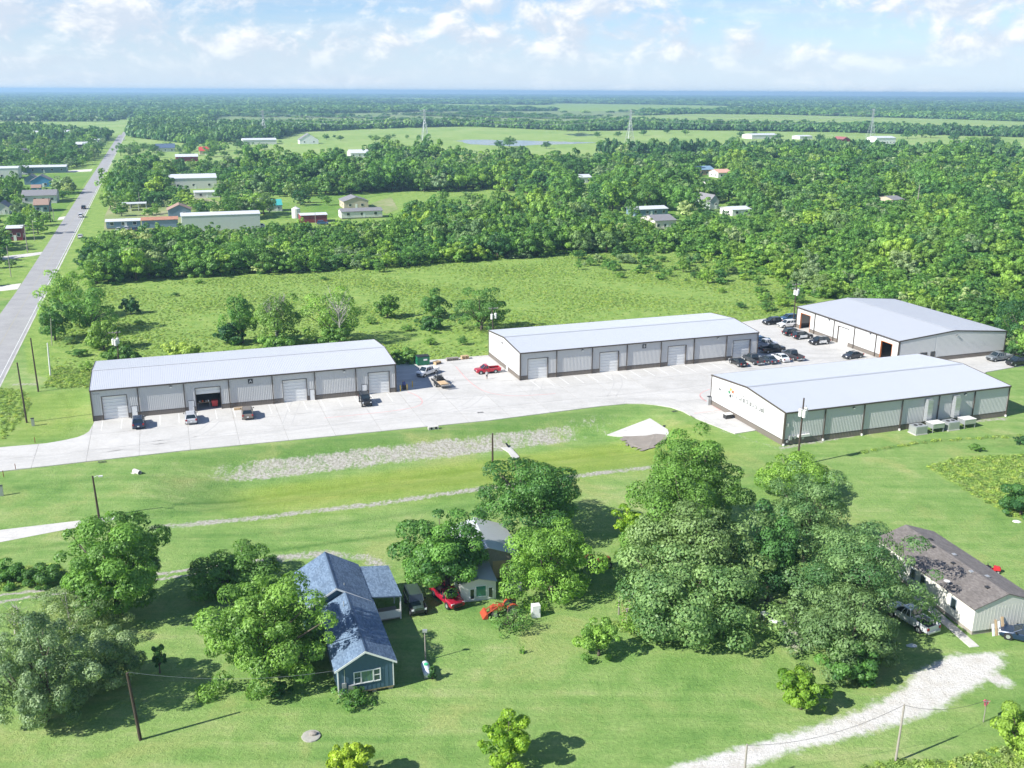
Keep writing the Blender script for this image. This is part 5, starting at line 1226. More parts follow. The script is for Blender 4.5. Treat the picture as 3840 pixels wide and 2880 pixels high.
mb = MB()
for y in (-0.55, 0.55): mb.tube([(-0.6,y,0.95),(0.2,y,1.15),(1.0,y,0.5)], 0.06, 6)
mb.build('lift_arm', M_GREYMETAL, sk); MB().frustum([(0.95,-0.7,0.05),(1.4,-0.7,0.05),(1.4,0.7,0.05),(0.95,0.7,0.05)], [(0.95,-0.7,0.6),(1.1,-0.7,0.6),(1.1,0.7,0.6),(0.95,0.7,0.6)]).build('bucket', M_GALV, sk)
MB().tube([(-0.5,-0.45,0.9),(-0.5,-0.45,1.75),(-0.5,0.45,1.75),(-0.5,0.45,0.9)], 0.04, 6).build('roll_bar', M_BLACK, sk)
for x in (-0.5, 0.5):
    for y in (-0.62, 0.62): q = link('wheel', TYRE, sk, (x, y, 0.37)); link('rim', RIM, q)

def tractor(name, label, u, v, head, paint_, scale=1.0, loader=True):
    p = G(u, v); t = thing(name, label, 'tractor', (p.x, p.y, 0), R(head)); t.scale = (scale,)*3
    MB().loft([[(x,-w,z0),(x,w,z0),(x,w*0.9,z1),(x,-w*0.9,z1)] for x, w, z0, z1 in ((0.2,0.28,0.55,1.15),(1.5,0.26,0.55,1.10),(1.65,0.2,0.6,0.98))]).build('hood', paint_, t)
    MB().box(-0.9, 0.2, -0.3, 0.3, 0.45, 0.75).build('chassis', M_DARKMETAL, t)
    MB().box(-0.75, -0.3, -0.25, 0.25, 0.76, 0.92).box(-0.85, -0.72, -0.25, 0.25, 0.90, 1.35).build('seat', M_BLACK, t)
    for s in (-1, 1):
        mb = MB(); mb.loft([[(-0.6+0.72*math.cos(a_), s*0.48, 0.65+0.72*math.sin(a_)), (-0.6+0.72*math.cos(a_), s*0.78, 0.65+0.72*math.sin(a_)), (-0.6+0.68*math.cos(a_), s*0.78, 0.65+0.68*math.sin(a_)), (-0.6+0.68*math.cos(a_), s*0.48, 0.65+0.68*math.sin(a_))] for a_ in [R(25+i*22) for i in range(7)]]); mb.build('fender', paint_, t)
        q = link('rear_wheel', TYRE, t, (-0.6, s*0.65, 0.65)); q.scale = (1.75, 1.7, 1.75); link('rim', RIM, q)
        q = link('front_wheel', TYRE, t, (1.25, s*0.55, 0.36)); link('rim', RIM, q)
    MB().tube([(-0.15,0,0.9),(-0.3,0,1.25)], 0.03, 6).tube([(-0.3+0.0,0.2*math.cos(0),1.25),(-0.38,0,1.28)], 0.02, 5).build('steering_column', M_BLACK, t)
    MB().tube([(-0.95,-0.5,0.7),(-0.95,-0.5,1.9),(-0.95,0.5,1.9),(-0.95,0.5,0.7)], 0.045, 6).build('roll_bar', M_DARKMETAL, t)
    if loader:
        mb = MB()
        for s in (-1, 1): mb.tube([(0.1,s*0.42,0.95),(0.9,s*0.45,1.2),(2.1,s*0.45,0.45)], 0.06, 6)
        mb.build('loader_arm', paint_, t); MB().frustum([(2.05,-0.75,0.06),(2.6,-0.75,0.06),(2.6,0.75,0.06),(2.05,0.75,0.06)], [(2.05,-0.75,0.6),(2.2,-0.75,0.6),(2.2,0.75,0.6),(2.05,0.75,0.6)]).build('bucket', paint_, t)
    return t
tractor('farm_tractor', 'orange farm tractor with front loader in tall weeds by the tin shed', 1092, 1325, 195, paint('faded_orange_mat', (0.36, 0.055, 0.02), 0.6, 0, 0.2), 1.05)
rt = tractor('rusty_tractor', 'rusty brown old tractor under the trees right of the shed', 1288, 1226, 20, M_RUST, 1.1, False)
mo = thing('riding_mower', 'small red riding mower on the lawn behind the mobile home', 'mower', tuple(G(2143, 1234)), R(-25))
MB().loft([[(x,-w,0.3),(x,w,0.3),(x,w*0.8,z1),(x,-w*0.8,z1)] for x, w, z1 in ((0.1,0.28,0.75),(0.75,0.27,0.72),(0.9,0.2,0.6))]).build('hood', M_RED, mo)
MB().loft([[(x,-0.55,0.10),(x,0.55,0.10),(x,0.5,0.25),(x,-0.5,0.25)] for x in (-0.5,0.35)]).build('mower_deck', M_RED, mo); MB().box(-0.75,-0.1,-0.3,0.3,0.28,0.45).build('rear_body', M_RED, mo)
MB().box(-0.5,-0.15,-0.22,0.22,0.46,0.56).box(-0.58,-0.49,-0.22,0.22,0.5,0.85).build('seat', M_BLACK, mo); MB().tube([(0.12,0,0.7),(-0.05,0,0.95)],0.025,5).build('steering_column', M_BLACK, mo)
for x, s_, k in ((-0.5,-1,.72),(-0.5,1,.72),(0.65,-1,.5),(0.65,1,.5)): q = link('wheel', TYRE, mo, (x, s_*0.42, 0.365*k)); q.scale = (k,k,k); link('rim', RIM, q)

# ------------------------------------------------------------------ poles, props
def utility_pole(label, u, v, vtop, dark=True, r=0.16, cans=0, arm=0, lamp=False, ut=None, name='utility_pole', cat='utility pole', mat=None, group='utility poles', z0=None):
    p = GT(u, v) if z0 is None else G(u, v, z0); h = height_at(p, vtop)-p.z
    t = thing(name, label, cat, tuple(p), TH, group); m = mat or (M_WOODPOLE if dark else M_GREYWOOD)
    lean = 0.0
    if ut is not None: lean = (ut-PX(p.x, p.y, p.z+h)[0])/ppm(p)
    mb = MB(); mb.tube([(0,0,-0.3),(lean*0.5,0,h*0.5),(lean,0,h)], [r, r*0.85, r*0.68], 10); mb.build('shaft', m, t)
    if arm:
        for k in range(arm):
            z = h-0.35-0.9*k; mb = MB(); mb.box(-1.15, 1.15, -0.07, 0.07, z-0.07, z+0.07); c = mb.build('crossarm', M_GREYWOOD, t)
            for x in (-1.0, -0.35, 0.35, 1.0):
                MB().loft([[(x+rr*math.cos(a_), rr*math.sin(a_), z+0.07+zz) for a_ in [i*math.pi/3 for i in range(6)]] for rr, zz in ((0.05,0),(0.09,0.06),(0.05,0.1),(0.08,0.15),(0.03,0.2))]).build('insulator', M_GREYMETAL, c)
    for k in range(cans):
        a_ = (-0.5, math.pi+0.4, -math.pi/2)[k]; x, y, z = 0.48*math.cos(a_), 0.48*math.sin(a_), h-2.6-0.15*k
        q = MB(); n = 12
        q.loft([[(x+rr*math.cos(2*math.pi*i/n), y+rr*math.sin(2*math.pi*i/n), z+zz) for i in range(n)] for rr, zz in ((0.22,-0.02),(0.30,0.0),(0.30,1.05),(0.32,1.06),(0.32,1.12),(0.2,1.2))]); c = q.build('transformer', M_OFFWHITE, t)
        q = MB(); q.tube([(x,y,z+1.15),(x,y,z+1.5)], 0.05, 6); q.build('bushing', M_GREYMETAL, c)
    if lamp:
        mb = MB(); mb.tube([(lean,0,h-0.3),(lean+0.5,-0.2,h+0.05),(lean+0.9,-0.35,h)], 0.035, 6); c = mb.build('lamp_arm', M_GREYMETAL, t); MB().box(lean+0.75, lean+1.25, -0.5, -0.2, h-0.1, h+0.05).build('lamp_head', M_OFFWHITE, c)
    return t
utility_pole('dark wooden pole at the left edge of the mown grass, nearest the driveway', 58, 913, 783, arm=0, ut=37)
utility_pole('dark wooden pole behind the nearest one, beside the road ditch', 83, 846, 730, ut=66)
utility_pole('white painted post standing beside the two dark road poles', 109, 812, 741, r=0.17, mat=M_OFFWHITE, ut=102, name='white_post', cat='post')
utility_pole('thin grey pole at the foot of the roadside hedge', 112, 746, 688, False, 0.10, ut=109)
utility_pole('pole with two pale transformers behind the first warehouse', 257, 800, 715, cans=3, ut=252, arm=1)
utility_pole('pole with transformers behind the left end of the middle warehouse', 1066, 738, 663, cans=2, ut=1063, arm=1)
utility_pole('pole with transformers and crossarm by the grey roofed warehouse', 1713, 702, 612, cans=3, arm=2, r=0.17)
utility_pole('pole with three white transformers before the broad warehouse', 1722, 1006, 860, cans=3, ut=1737, r=0.17)
utility_pole('dark pole with white top box beside the old concrete drive', 214, 1118, 1028, ut=200, lamp=True)
utility_pole('dark leaning pole standing in the tree shade at bottom left', 304, 1598, 1452, ut=276)
utility_pole('dark squat light post in the grassy basin', 1064, 1001, 936, r=0.17, name='light_post', cat='post')
utility_pole('grey wooden pole beside the gravel drive at bottom right', 1934, 1646, 1522, False, 0.11, ut=1954)
utility_pole('grey wooden pole at the bottom edge by the gravel drive', 1605, 1700, 1608, False, 0.11, ut=1614)
utility_pole('tall dark pole with lamp left of the road by the porch house', 109, 480, 427, r=0.2, ut=105, arm=1)
utility_pole('grey pole in front of the dark red road building', 60, 546, 487, False, 0.16, ut=52, arm=1)
utility_pole('thin pole on the grass left of the road near the gravel entrance', 24, 598, 531, False, 0.13)
utility_pole('short pole behind the red road building', 75, 520, 478, False, 0.13, lamp=True)
utility_pole('pole behind the porch house left of the road', 117, 476, 448, False, 0.13)
utility_pole('lone pole by the far left trees where the road narrows', 205, 349, 322, r=0.16)
utility_pole('thin pole in front of the middle wood', 1292-640+30, 497-10, 459, False, 0.13)
utility_pole('pole beside the silver car near the grey green house', 1498, 464, 420, False, 0.15, arm=1)
utility_pole('tall bare pole rising from the right hand wood', 1978, 470, 398, False, 0.18)
utility_pole('pole with lamp behind the carport', 303, 452, 415, False, 0.13)
for k, (u, v) in enumerate(((76,957),(34,1015),(8,1030))):
    p = G(u, v); tag(MB().tube([(0,0,0),(0,0,1.0)], 0.05, 6).build('marker_post', M_RUST), ['rusty marker post on the upper edge of the driveway','rusty marker post on the lower edge of the driveway','rusty marker post at the left edge below the driveway'][k], 'post', 'driveway marker posts').location = p
# lawn lamp, propane tank, service boxes
p = G(919.5, 1427); lp = thing('lamp_post', 'thin wooden lamp post beside the propane tank', 'lamp post', tuple(p)); h = height_at(p, 1363)
MB().tube([(0,0,0),(-0.03,0,h)], [0.07, 0.055], 8).build('shaft', M_GREYWOOD, lp); MB().box(-0.24,0.22,-0.12,0.12,h-0.12,h+0.14).build('lamp_head', M_GALV, lp)
p = G(921, 1457); pt = thing('propane_tank', 'pale blue grey propane tank lying on the lawn by the lamp post', 'tank', tuple(p), R(104)); n = 16
MB().loft([[(x, r_*math.cos(2*math.pi*i/n), 0.62+r_*math.sin(2*math.pi*i/n)) for i in range(n)] for x, r_ in ((-1.15,0.05),(-1.08,0.25),(-0.9,0.37),(-0.7,0.40),(0.7,0.40),(0.9,0.37),(1.08,0.25),(1.15,0.05))]).build('tank_shell', paint('tank_paint_mat', (0.55,0.58,0.62), 0.45), pt, smooth=True)
MB().tube([(0.15,0,1.0),(0.15,0,1.12)], 0.2, 12).build('valve_dome', paint('valve_green_mat', (0.05,0.45,0.2), 0.5), pt)
for x in (-0.6, 0.6): MB().box(x-0.06, x+0.06, -0.3, 0.3, 0.0, 0.3).build('leg', M_GREYMETAL, pt)
def rect_box(name, label, cat, u, v, sx_, sy_, sz_, mat, rz=TH, parts=(), z=0.0, group=None):
    p = GT(u, v) if z == 0 else G(u, v, z); t = thing(name, label, cat, (p.x, p.y, p.z), rz, group)
    MB().box(-sx_/2, sx_/2, -sy_/2, sy_/2, 0, sz_).build('body', mat, t)
    for nm, b, m_ in parts: MB().box(*b).build(nm, m_, t)
    return t
rect_box('chest_freezer', 'white upright fridge abandoned in the grass beside the orange tractor', 'fridge', 1157, 1331, 0.9, 0.75, 1.35, M_WHITE, R(12), [('lid', (-0.46,0.46,-0.385,0.385,1.351,1.40), M_OFFWHITE), ('handle', (0.3,0.34,-0.42,-0.376,0.6,1.1), M_GREYMETAL)])
rect_box('meter_pedestal', 'small grey meter pedestal on the mown grass by the nearest pole', 'pedestal', 72, 920, 0.45, 0.35, 1.3, M_GREYMETAL, TH, [('cap', (-0.27,0.27,-0.2,0.2,1.301,1.4), M_DARKMETAL)])
rect_box('sign_pedestal', 'grey service pedestal at the left edge above the old concrete drive', 'pedestal', 3, 1071, 0.6, 0.3, 1.5, M_GREYMETAL, TH, [('cap', (-0.33,0.33,-0.18,0.18,1.501,1.58), M_DARKMETAL)])
rect_box('planter_box', 'dark round topped planter box at the lettered end wall', 'planter', 1572, 903, 1.3, 1.0, 0.75, M_DARKMETAL, TH, [('rim', (-0.68,0.68,-0.53,0.53,0.751,0.84), M_OFFWHITE)], ZY)
rect_box('trash_can', 'dark trash bin standing at the far corner of the lettered wall', 'trash bin', 1531, 874, 0.6, 0.6, 1.5, M_GREYMETAL, TH, [('lid', (-0.32,0.32,-0.32,0.32,1.501,1.58), M_DARKMETAL)], ZY)
t = rect_box('dumpster', 'green steel dumpster with black lid at the back kerb', 'dumpster', 913, 787, 2.6, 1.7, 1.75, M_GREENBIN, TH, [('lid', (-1.33,1.33,-0.88,0.88,1.751,1.84), M_BLACK), ('label_plate', (0.0,0.8,-0.875,-0.851,0.9,1.25), M_WHITE), ('side_pocket', (-1.42,-1.301,-0.5,0.5,0.8,1.0), M_GREENBIN)], ZY)
for x in (-0.9, 0.9): MB().box(x-0.12, x+0.12, -0.7, 0.7, -0.10, -0.001).build('skid', M_DARKMETAL, t)
t.location.z += 0.1
def pallet(label, u, v, n, mat, rz, sx_=1.2):
    p = G(u, v, ZY); t = thing('pallet_stack', label, 'pallets', tuple(p), rz, 'wooden pallets at the back kerb'); rg = random.Random(u)
    for k in range(n):
        z = k*0.145; o_ = rg.uniform(-0.06, 0.06)
        for j in range(6): MB().box(-sx_/2+o_, sx_/2+o_, -0.5+j*0.175, -0.5+j*0.175+0.12, z+0.115, z+0.14).build('slat', mat, t)
        for j in (-1, 0, 1): MB().box(o_+j*(sx_/2-0.06)-0.05, o_+j*(sx_/2-0.06)+0.05, -0.5, 0.5, z, z+0.113).build('stringer', mat, t)
    return t
pallet('untidy pile of pale pallets beside the green dumpster', 944, 786, 4, M_PLANK, TH+0.5, 1.5); pallet('long low stack of dark pallets at the back kerb', 977, 778, 4, M_GREYWOOD, TH, 2.6); pallet('stack of pale pallets nearest the middle warehouse', 1004, 775, 5, M_PLANK, TH, 1.6)
pk = rect_box('plank_bundle', 'bundle of pale planks lying at the wall beside the taupe SUV', 'planks', 519, 884, 2.2, 0.8, 0.35, M_PLANK, TH, [('top_plank', (-1.1,1.1,-0.2,0.1,0.351,0.40), M_GREYWOOD)], ZY)
for k, (u, v) in enumerate(((865,845),(879.5,842.5),(891,836),(871,836))):
    p = G(u, v, ZY); t = thing('bollard', ['yellow bollard nearest the corner of the first warehouse','second yellow bollard from the warehouse corner, front row','yellow bollard furthest right by the blue pump','yellow bollard behind the blue pump'][k], 'bollard', tuple(p), 0, 'yellow bollards round the blue pump')
    MB().tube([(0,0,0),(0,0,1.15)], 0.10, 10).build('shaft', M_YELLOW, t); MB().loft([[(r_*math.cos(i*math.pi/5), r_*math.sin(i*math.pi/5), z) for i in range(10)] for r_, z in ((0.10,1.151),(0.07,1.2),(0.02,1.22))]).build('cap', M_YELLOW, t)
t = rect_box('fuel_pump', 'blue and black machine on a stand between yellow bollards', 'pump', 873, 841, 0.6, 0.6, 0.9, M_BLACK, TH, [('head', (-0.25,0.25,-0.25,0.25,0.901,1.5), paint('pump_blue_mat', (0.03,0.05,0.22), 0.5))], ZY)
# rooftop-style air units standing behind the broad warehouse
for k, f in enumerate((3.14, 3.60, 4.02, 4.47)):
    b = BD['L']/6; q = corner(BD, 0, 0)+AX*(b*f+0.9)-AY*2.2; flat_ = k % 2 == 0
    t = thing('air_unit', ['boxy grey air conditioning unit left of the first duct','slatted air unit on legs before the first duct','boxy grey air conditioning unit between the two ducts','slatted air unit on legs before the second duct'][k], 'air unit', tuple(q), TH, 'air conditioning units behind the broad warehouse')
    if flat_:
        MB().box(-1.15, 1.15, -0.9, 0.9, 0.12, 1.45).build('cabinet', M_GALV, t); MB().box(-1.25, 1.25, -1.0, 1.0, 0, 0.115).build('pad', M_CONC_OLD, t)
        for x in (-0.55, 0.45): MB().tube([(x,0.1,1.45),(x,0.1,1.53)], 0.33, 14).build('fan', M_DARKMETAL, t)
        MB().box(-1.16, -1.151, -0.6, 0.6, 0.4, 1.2).box(-0.9, 0.9, -0.915, -0.901, 0.3, 1.3).build('grille', M_GREYMETAL, t)
    else:
        MB().box(-1.2, 1.2, -0.85, 0.85, 0.75, 1.55).build('cabinet', M_GALV, t); MB().box(-1.25, 1.25, -0.9, 0.9, 1.551, 1.60).build('top_panel', M_OFFWHITE, t)
        for x in (-1.1, 1.1):
            for y in (-0.75, 0.75): MB().box(x-0.06, x+0.06, y-0.06, y+0.06, 0, 0.749).build('leg', M_GREYMETAL, t)
        MB().box(-0.4, 0.4, 0.851, 2.0, 0.9, 1.4).build('duct_link', M_GALV, t)
# clutter inside the half open bay
q = BA['o']+AX*(BA['L']/7*2.66)+AY*1.6
t = thing('red_tool_cart', 'red tool cart just inside the half open roll-up door', 'tool cart', (q.x, q.y, 0.13), TH); MB().frustum([(-0.45,-0.4,0.2),(0.45,-0.4,0.2),(0.45,0.4,0.2),(-0.45,0.4,0.2)], [(-0.55,-0.5,1.3),(0.55,-0.5,1.3),(0.55,0.5,1.3),(-0.55,0.5,1.3)]).build('bin', M_RED, t)
for x in (-0.3, 0.3): MB().tube([(x,-0.3,0.11),(x,0.3,0.11)], 0.1, 8).build('wheel', M_RUBBER, t)
q = BA['o']+AX*(BA['L']/7*2.42)+AY*2.2
t = thing('workbench', 'cluttered workbench inside the half open bay', 'workbench', (q.x, q.y, 0.13), TH); MB().box(-1.1, 1.1, -0.4, 0.4, 0.85, 0.92).build('top', M_PLANK, t)
for x in (-1.0, 1.0): MB().box(x-0.05, x+0.05, -0.35, 0.35, 0, 0.849).build('leg', M_GREYMETAL, t)
for x, s_, m_ in ((-0.7,0.2,M_WHITE),(-0.2,0.25,M_ORANGE),(0.4,0.18,M_GREYMETAL),(0.8,0.22,M_WHITE)): MB().box(x-s_/2, x+s_/2, -0.2, 0.15, 0.921, 0.921+s_*1.4).build('clutter_box', m_, t)
# culvert, stone ring, concrete cover, ladder, broken pergola, table
p = GT(298, 1023); t = thing('culvert_pipe', 'pale culvert pipe end sticking out of the grass slope', 'pipe', tuple(p), R(-35)); n = 12
MB().loft([[(x, r_*math.cos(2*math.pi*i/n), 0.25+r_*math.sin(2*math.pi*i/n)) for i in range(n)] for x, r_ in ((-0.9,0.34),(0.5,0.34),(0.5,0.28),(-0.6,0.28))], 0, False).build('pipe_wall', M_CONC_OLD, t); MB().box(-1.0,-0.3,-0.55,0.55,0,0.06).build('apron', M_CONC_OLD, t)
p = GT(936, 927); t = thing('drain_inlet', 'small concrete drain inlet on the grass just below the kerb', 'drain', (p.x, p.y, p.z), TH); MB().box(-0.9,0.9,-0.3,0.3,0,0.5).build('headwall', M_CONC_OLD, t)
for x in (-0.4, 0.4): MB().tube([(x,-0.33,0.25),(x,-0.30,0.25)], 0.2, 12).build('pipe_mouth', M_BLACK, t)
p = G(672, 1591); t = thing('stone_ring', 'round pale concrete well cover lying on the lawn', 'well cover', tuple(p)); rg = random.Random(3); n = 14
MB().loft([[(r_*(1+rg.uniform(-.05,.05))*math.cos(2*math.pi*i/n), r_*math.sin(2*math.pi*i/n), z) for i in range(n)] for r_, z in ((0.85,0),(0.83,0.10),(0.55,0.14),(0.1,0.15))]).build('cover', paint('mossy_concrete_mat', (0.33,0.32,0.27), 0.9, 0, 0.3, 2.5), t); MB().loft([[(0.15+r_*math.cos(2*math.pi*i/8), 0.1+r_*0.8*math.sin(2*math.pi*i/8), z) for i in range(8)] for r_, z in ((0.35,0.17),(0.34,0.32),(0.12,0.40))]).build('stone', M_GREYWOOD, t)
p = G(1349, 1344); t = thing('ladder', 'wooden ladder leaning on the ruined pergola', 'ladder', tuple(p), R(10)); ML_ = Matrix.Rotation(R(-14), 4, 'X')
for x in (-0.24, 0.2): MB().box(x, x+0.05, -0.03, 0.03, 0, 2.4, 0, ML_).build('rail', M_PLANK, t)
for k in range(7): MB().box(-0.19, 0.199, -0.02, 0.02, 0.25+k*0.32, 0.30+k*0.32, 0, ML_).build('rung', M_PLANK, t)
p = G(1385, 1345); t = thing('ruined_pergola', 'overgrown ruined pergola of grey timber under the big tree', 'pergola', tuple(p), R(16))
for x in (-1.7, 0.2, 2.2):
    for y in (0, 2.2): MB().box(x-0.07, x+0.07, y-0.07, y+0.07, 0, 2.2+0.15*x).build('post', M_GREYWOOD, t)
for y, zr in ((0.0, 2.1), (2.2, 2.25)): MB().tube([(-1.9,y,zr-0.2),(2.6,y,zr+0.45)], 0.07, 4).build('beam', M_GREYWOOD, t)
for k in range(4): MB().tube([(-1.2+k*0.9,-0.4,2.2+0.12*k),(-1.0+k*0.9,2.6,2.3+0.12*k)], 0.05, 4).build('rafter', M_GREYWOOD, t)
p = G(1654, 1337); t = thing('garden_table', 'small white table standing in deep tree shade', 'table', tuple(p), R(20)); MB().box(-0.55,0.55,-0.4,0.4,0.7,0.75).build('top', M_WHITE, t)
for x in (-0.48, 0.48):
    for y in (-0.33, 0.33): MB().box(x-0.03,x+0.03,y-0.03,y+0.03,0,0.699).build('leg', M_OFFWHITE, t)
for k, (u, v, m_) in enumerate(((1672,1343,M_WHITE),(1570,1338,M_OFFWHITE),(2196,1127,M_WHITE),(1970,1395,M_OFFWHITE),(1690,1345,M_GREYMETAL))):
    p = G(u, v); t = MB(); n = 9; rg = random.Random(k)
    t.loft([[(r_*(1+rg.uniform(-.3,.3))*math.cos(2*math.pi*i/n), 0.7*r_*(1+rg.uniform(-.3,.3))*math.sin(2*math.pi*i/n), z) for i in range(n)] for r_, z in ((0.5,0),(0.52,0.06),(0.3,0.14),(0.05,0.16))])
    o = tag(t.build('discarded_sheet', m_), ['crumpled white sheet near the garden table','pale heap of cloth at the foot of the big tree','crumpled white sheet at the right edge of the lawn','pale crumpled plastic near the gravel drive','grey crumpled plastic in the deep shade'][k], 'litter', 'crumpled sheets lying about'); o.location = p
for k, (u, v, r_, m_) in enumerate(((1107,1258,.35,M_GALV),(1122,1262,.3,M_OFFWHITE),(1100,1268,.3,M_GREYMETAL))):
    p = G(u, v+12); t = thing('steel_drum', ['tall grey drum beside the tin shed','white drum right of the tin shed','small grey drum in front of the tin shed'][k], 'drum', tuple(p)); MB().tube([(0,0,0),(0,0,0.9+0.2*(k == 0))], r_, 12).build('drum_body', m_, t); MB().tube([(0,0,0.9+0.2*(k == 0)),(0,0,0.95+0.2*(k == 0))], r_*1.04, 12).build('lid', M_GREYMETAL, t)
p0 = G(1310-80, 1240)
# cables: sagging line across the gravel drive, service line to the blue house
def cable(label, a, b, sag, r_=0.016, mat=None):
    a, b = Vector(a), Vector(b); n = 16; P = [a.lerp(b, i/n)-Vector((0,0,sag*4*(i/n)*(1-i/n))) for i in range(n+1)]
    return tag(MB().tube(P, r_, 5).build('cable', mat or M_DARKMETAL), label, 'cable')
pa = G(1934, 1646); ha = height_at(pa, 1524); pb = G(1605, 1700); hb = height_at(pb, 1612)
# tops as the leaning poles carry them
ta = G(1953, 1523, ha); tb = G(1614, 1610, hb)
pc = G(2132, 1512, 2.3)
cable('black cable sagging to the right from the grey pole by the gravel drive', ta, pc, 0.7); cable('black cable sagging between the two grey poles by the gravel drive', tb, ta, 1.0)
fl = tag(MB().loft([[(pc.x+dx, pc.y+0.05*math.sin(i), pc.z-0.15-0.14*j+0.14*math.sin(i*2.3+j*1.7)) for i, dx in enumerate((-0.28+0.08*j,-0.1,0.12,0.36-0.12*j))]+[(pc.x+dx*0.8, pc.y+0.22, pc.z-0.15-0.15*j+0.1*math.cos(dx*9+j)) for dx in (0.36-0.12*j,0.12,-0.1,-0.28+0.08*j)] for j in range(4)]).build('red_flag', paint('faded_red_cloth_mat', (0.62,0.10,0.16), 0.9)), 'faded red cloth hanging from the sagging cable at bottom right', 'cloth')
pd = thing('cable_stake', 'thin grey stake carrying the red cloth at bottom right', 'stake', (pc.x, pc.y, 0)); MB().tube([(0,0,0),(0,0,2.3)], 0.04, 6).build('shaft', M_GREYWOOD, pd); MB().box(-0.3,0.3,-0.03,0.03,2.1,2.16).build('crosspiece', M_GREYWOOD, pd)
pz = G(304, 1598); hzz = height_at(pz, 1452)
cable('pale service cable from the leaning pole to the blue house', G(276, 1452, hzz), h0+hy*0.2+Vector((0,0,3.0)), 0.8, 0.010, M_GREYMETAL)

# transmission towers with lines in the far pasture
def pylon(label, u, v, vtop):
    p = G(u, v); h = max(30.0, height_at(p, vtop)); t = thing('transmission_tower', label, 'pylon', tuple(p), TH, 'transmission towers in the far pasture'); mb = MB(); b0, b1 = h*0.115, h*0.022; lv = [0,.14,.27,.39,.5,.6,.68,.75,.82,.88,.94,1.0]
    def cn(k, i):
        f = lv[k]; w = b0+(b1-b0)*min(1, f/0.66) if f < 0.66 else b1; sx_, sy_ = ((-1,-1),(1,-1),(1,1),(-1,1))[i % 4]; return Vector((sx_*w, sy_*w, f*h))
    for i in range(4):
        for k in range(len(lv)-1):
            mb.tube([cn(k,i), cn(k+1,i)], 0.20, 4, caps=False); mb.tube([cn(k,i), cn(k+1,i+1)], 0.10, 3, caps=False); mb.tube([cn(k,i+1), cn(k+1,i)], 0.10, 3, caps=False); mb.tube([cn(k+1,i), cn(k+1,i+1)], 0.10, 3, caps=False)
    mb.build('lattice', M_GALV, t); tips = []
    for f in (0.72, 0.84, 0.95):
        mb = MB()
        for s in (-1, 1):
            tip = Vector((s*h*0.13, 0, f*h)); tips.append(p+Matrix.Rotation(TH, 4, 'Z').to_3x3() @ tip)
            for sy_ in (-1, 1): mb.tube([(s*b1, sy_*b1, f*h), tip], 0.12, 4, caps=False); mb.tube([(s*b1, sy_*b1, f*h+h*0.035), tip], 0.09, 3, caps=False)
        mb.build('crossarm', M_GALV, t)
    return tips
tp = [pylon('hazy lattice transmission tower left of the pasture, behind the far farm sheds', 571, 297, 238), pylon('lattice transmission tower standing left of the long pond', 918, 304, 236), pylon('lattice transmission tower right of the long pond', 1360, 307, 237), pylon('lattice transmission tower behind the white stable', 1880, 303, 235)]
for a, b, nm in ((0,1,'between the hazy left tower and the pond tower'),(1,2,'between the two towers either side of the pond'),(2,3,'between the pond tower and the stable tower')):
    t = thing('power_line', 'bundle of sagging wires '+nm, 'power line', tuple(tp[a][0])); o_ = tp[a][0]
    for q0, q1 in zip(tp[a], tp[b]):
        n = 14; P = [q0.lerp(q1, i/n)-Vector((0,0,7.0*4*(i/n)*(1-i/n)))-o_ for i in range(n+1)]; MB().tube(P, 0.09, 3, caps=False).build('wire', M_GALV, t)

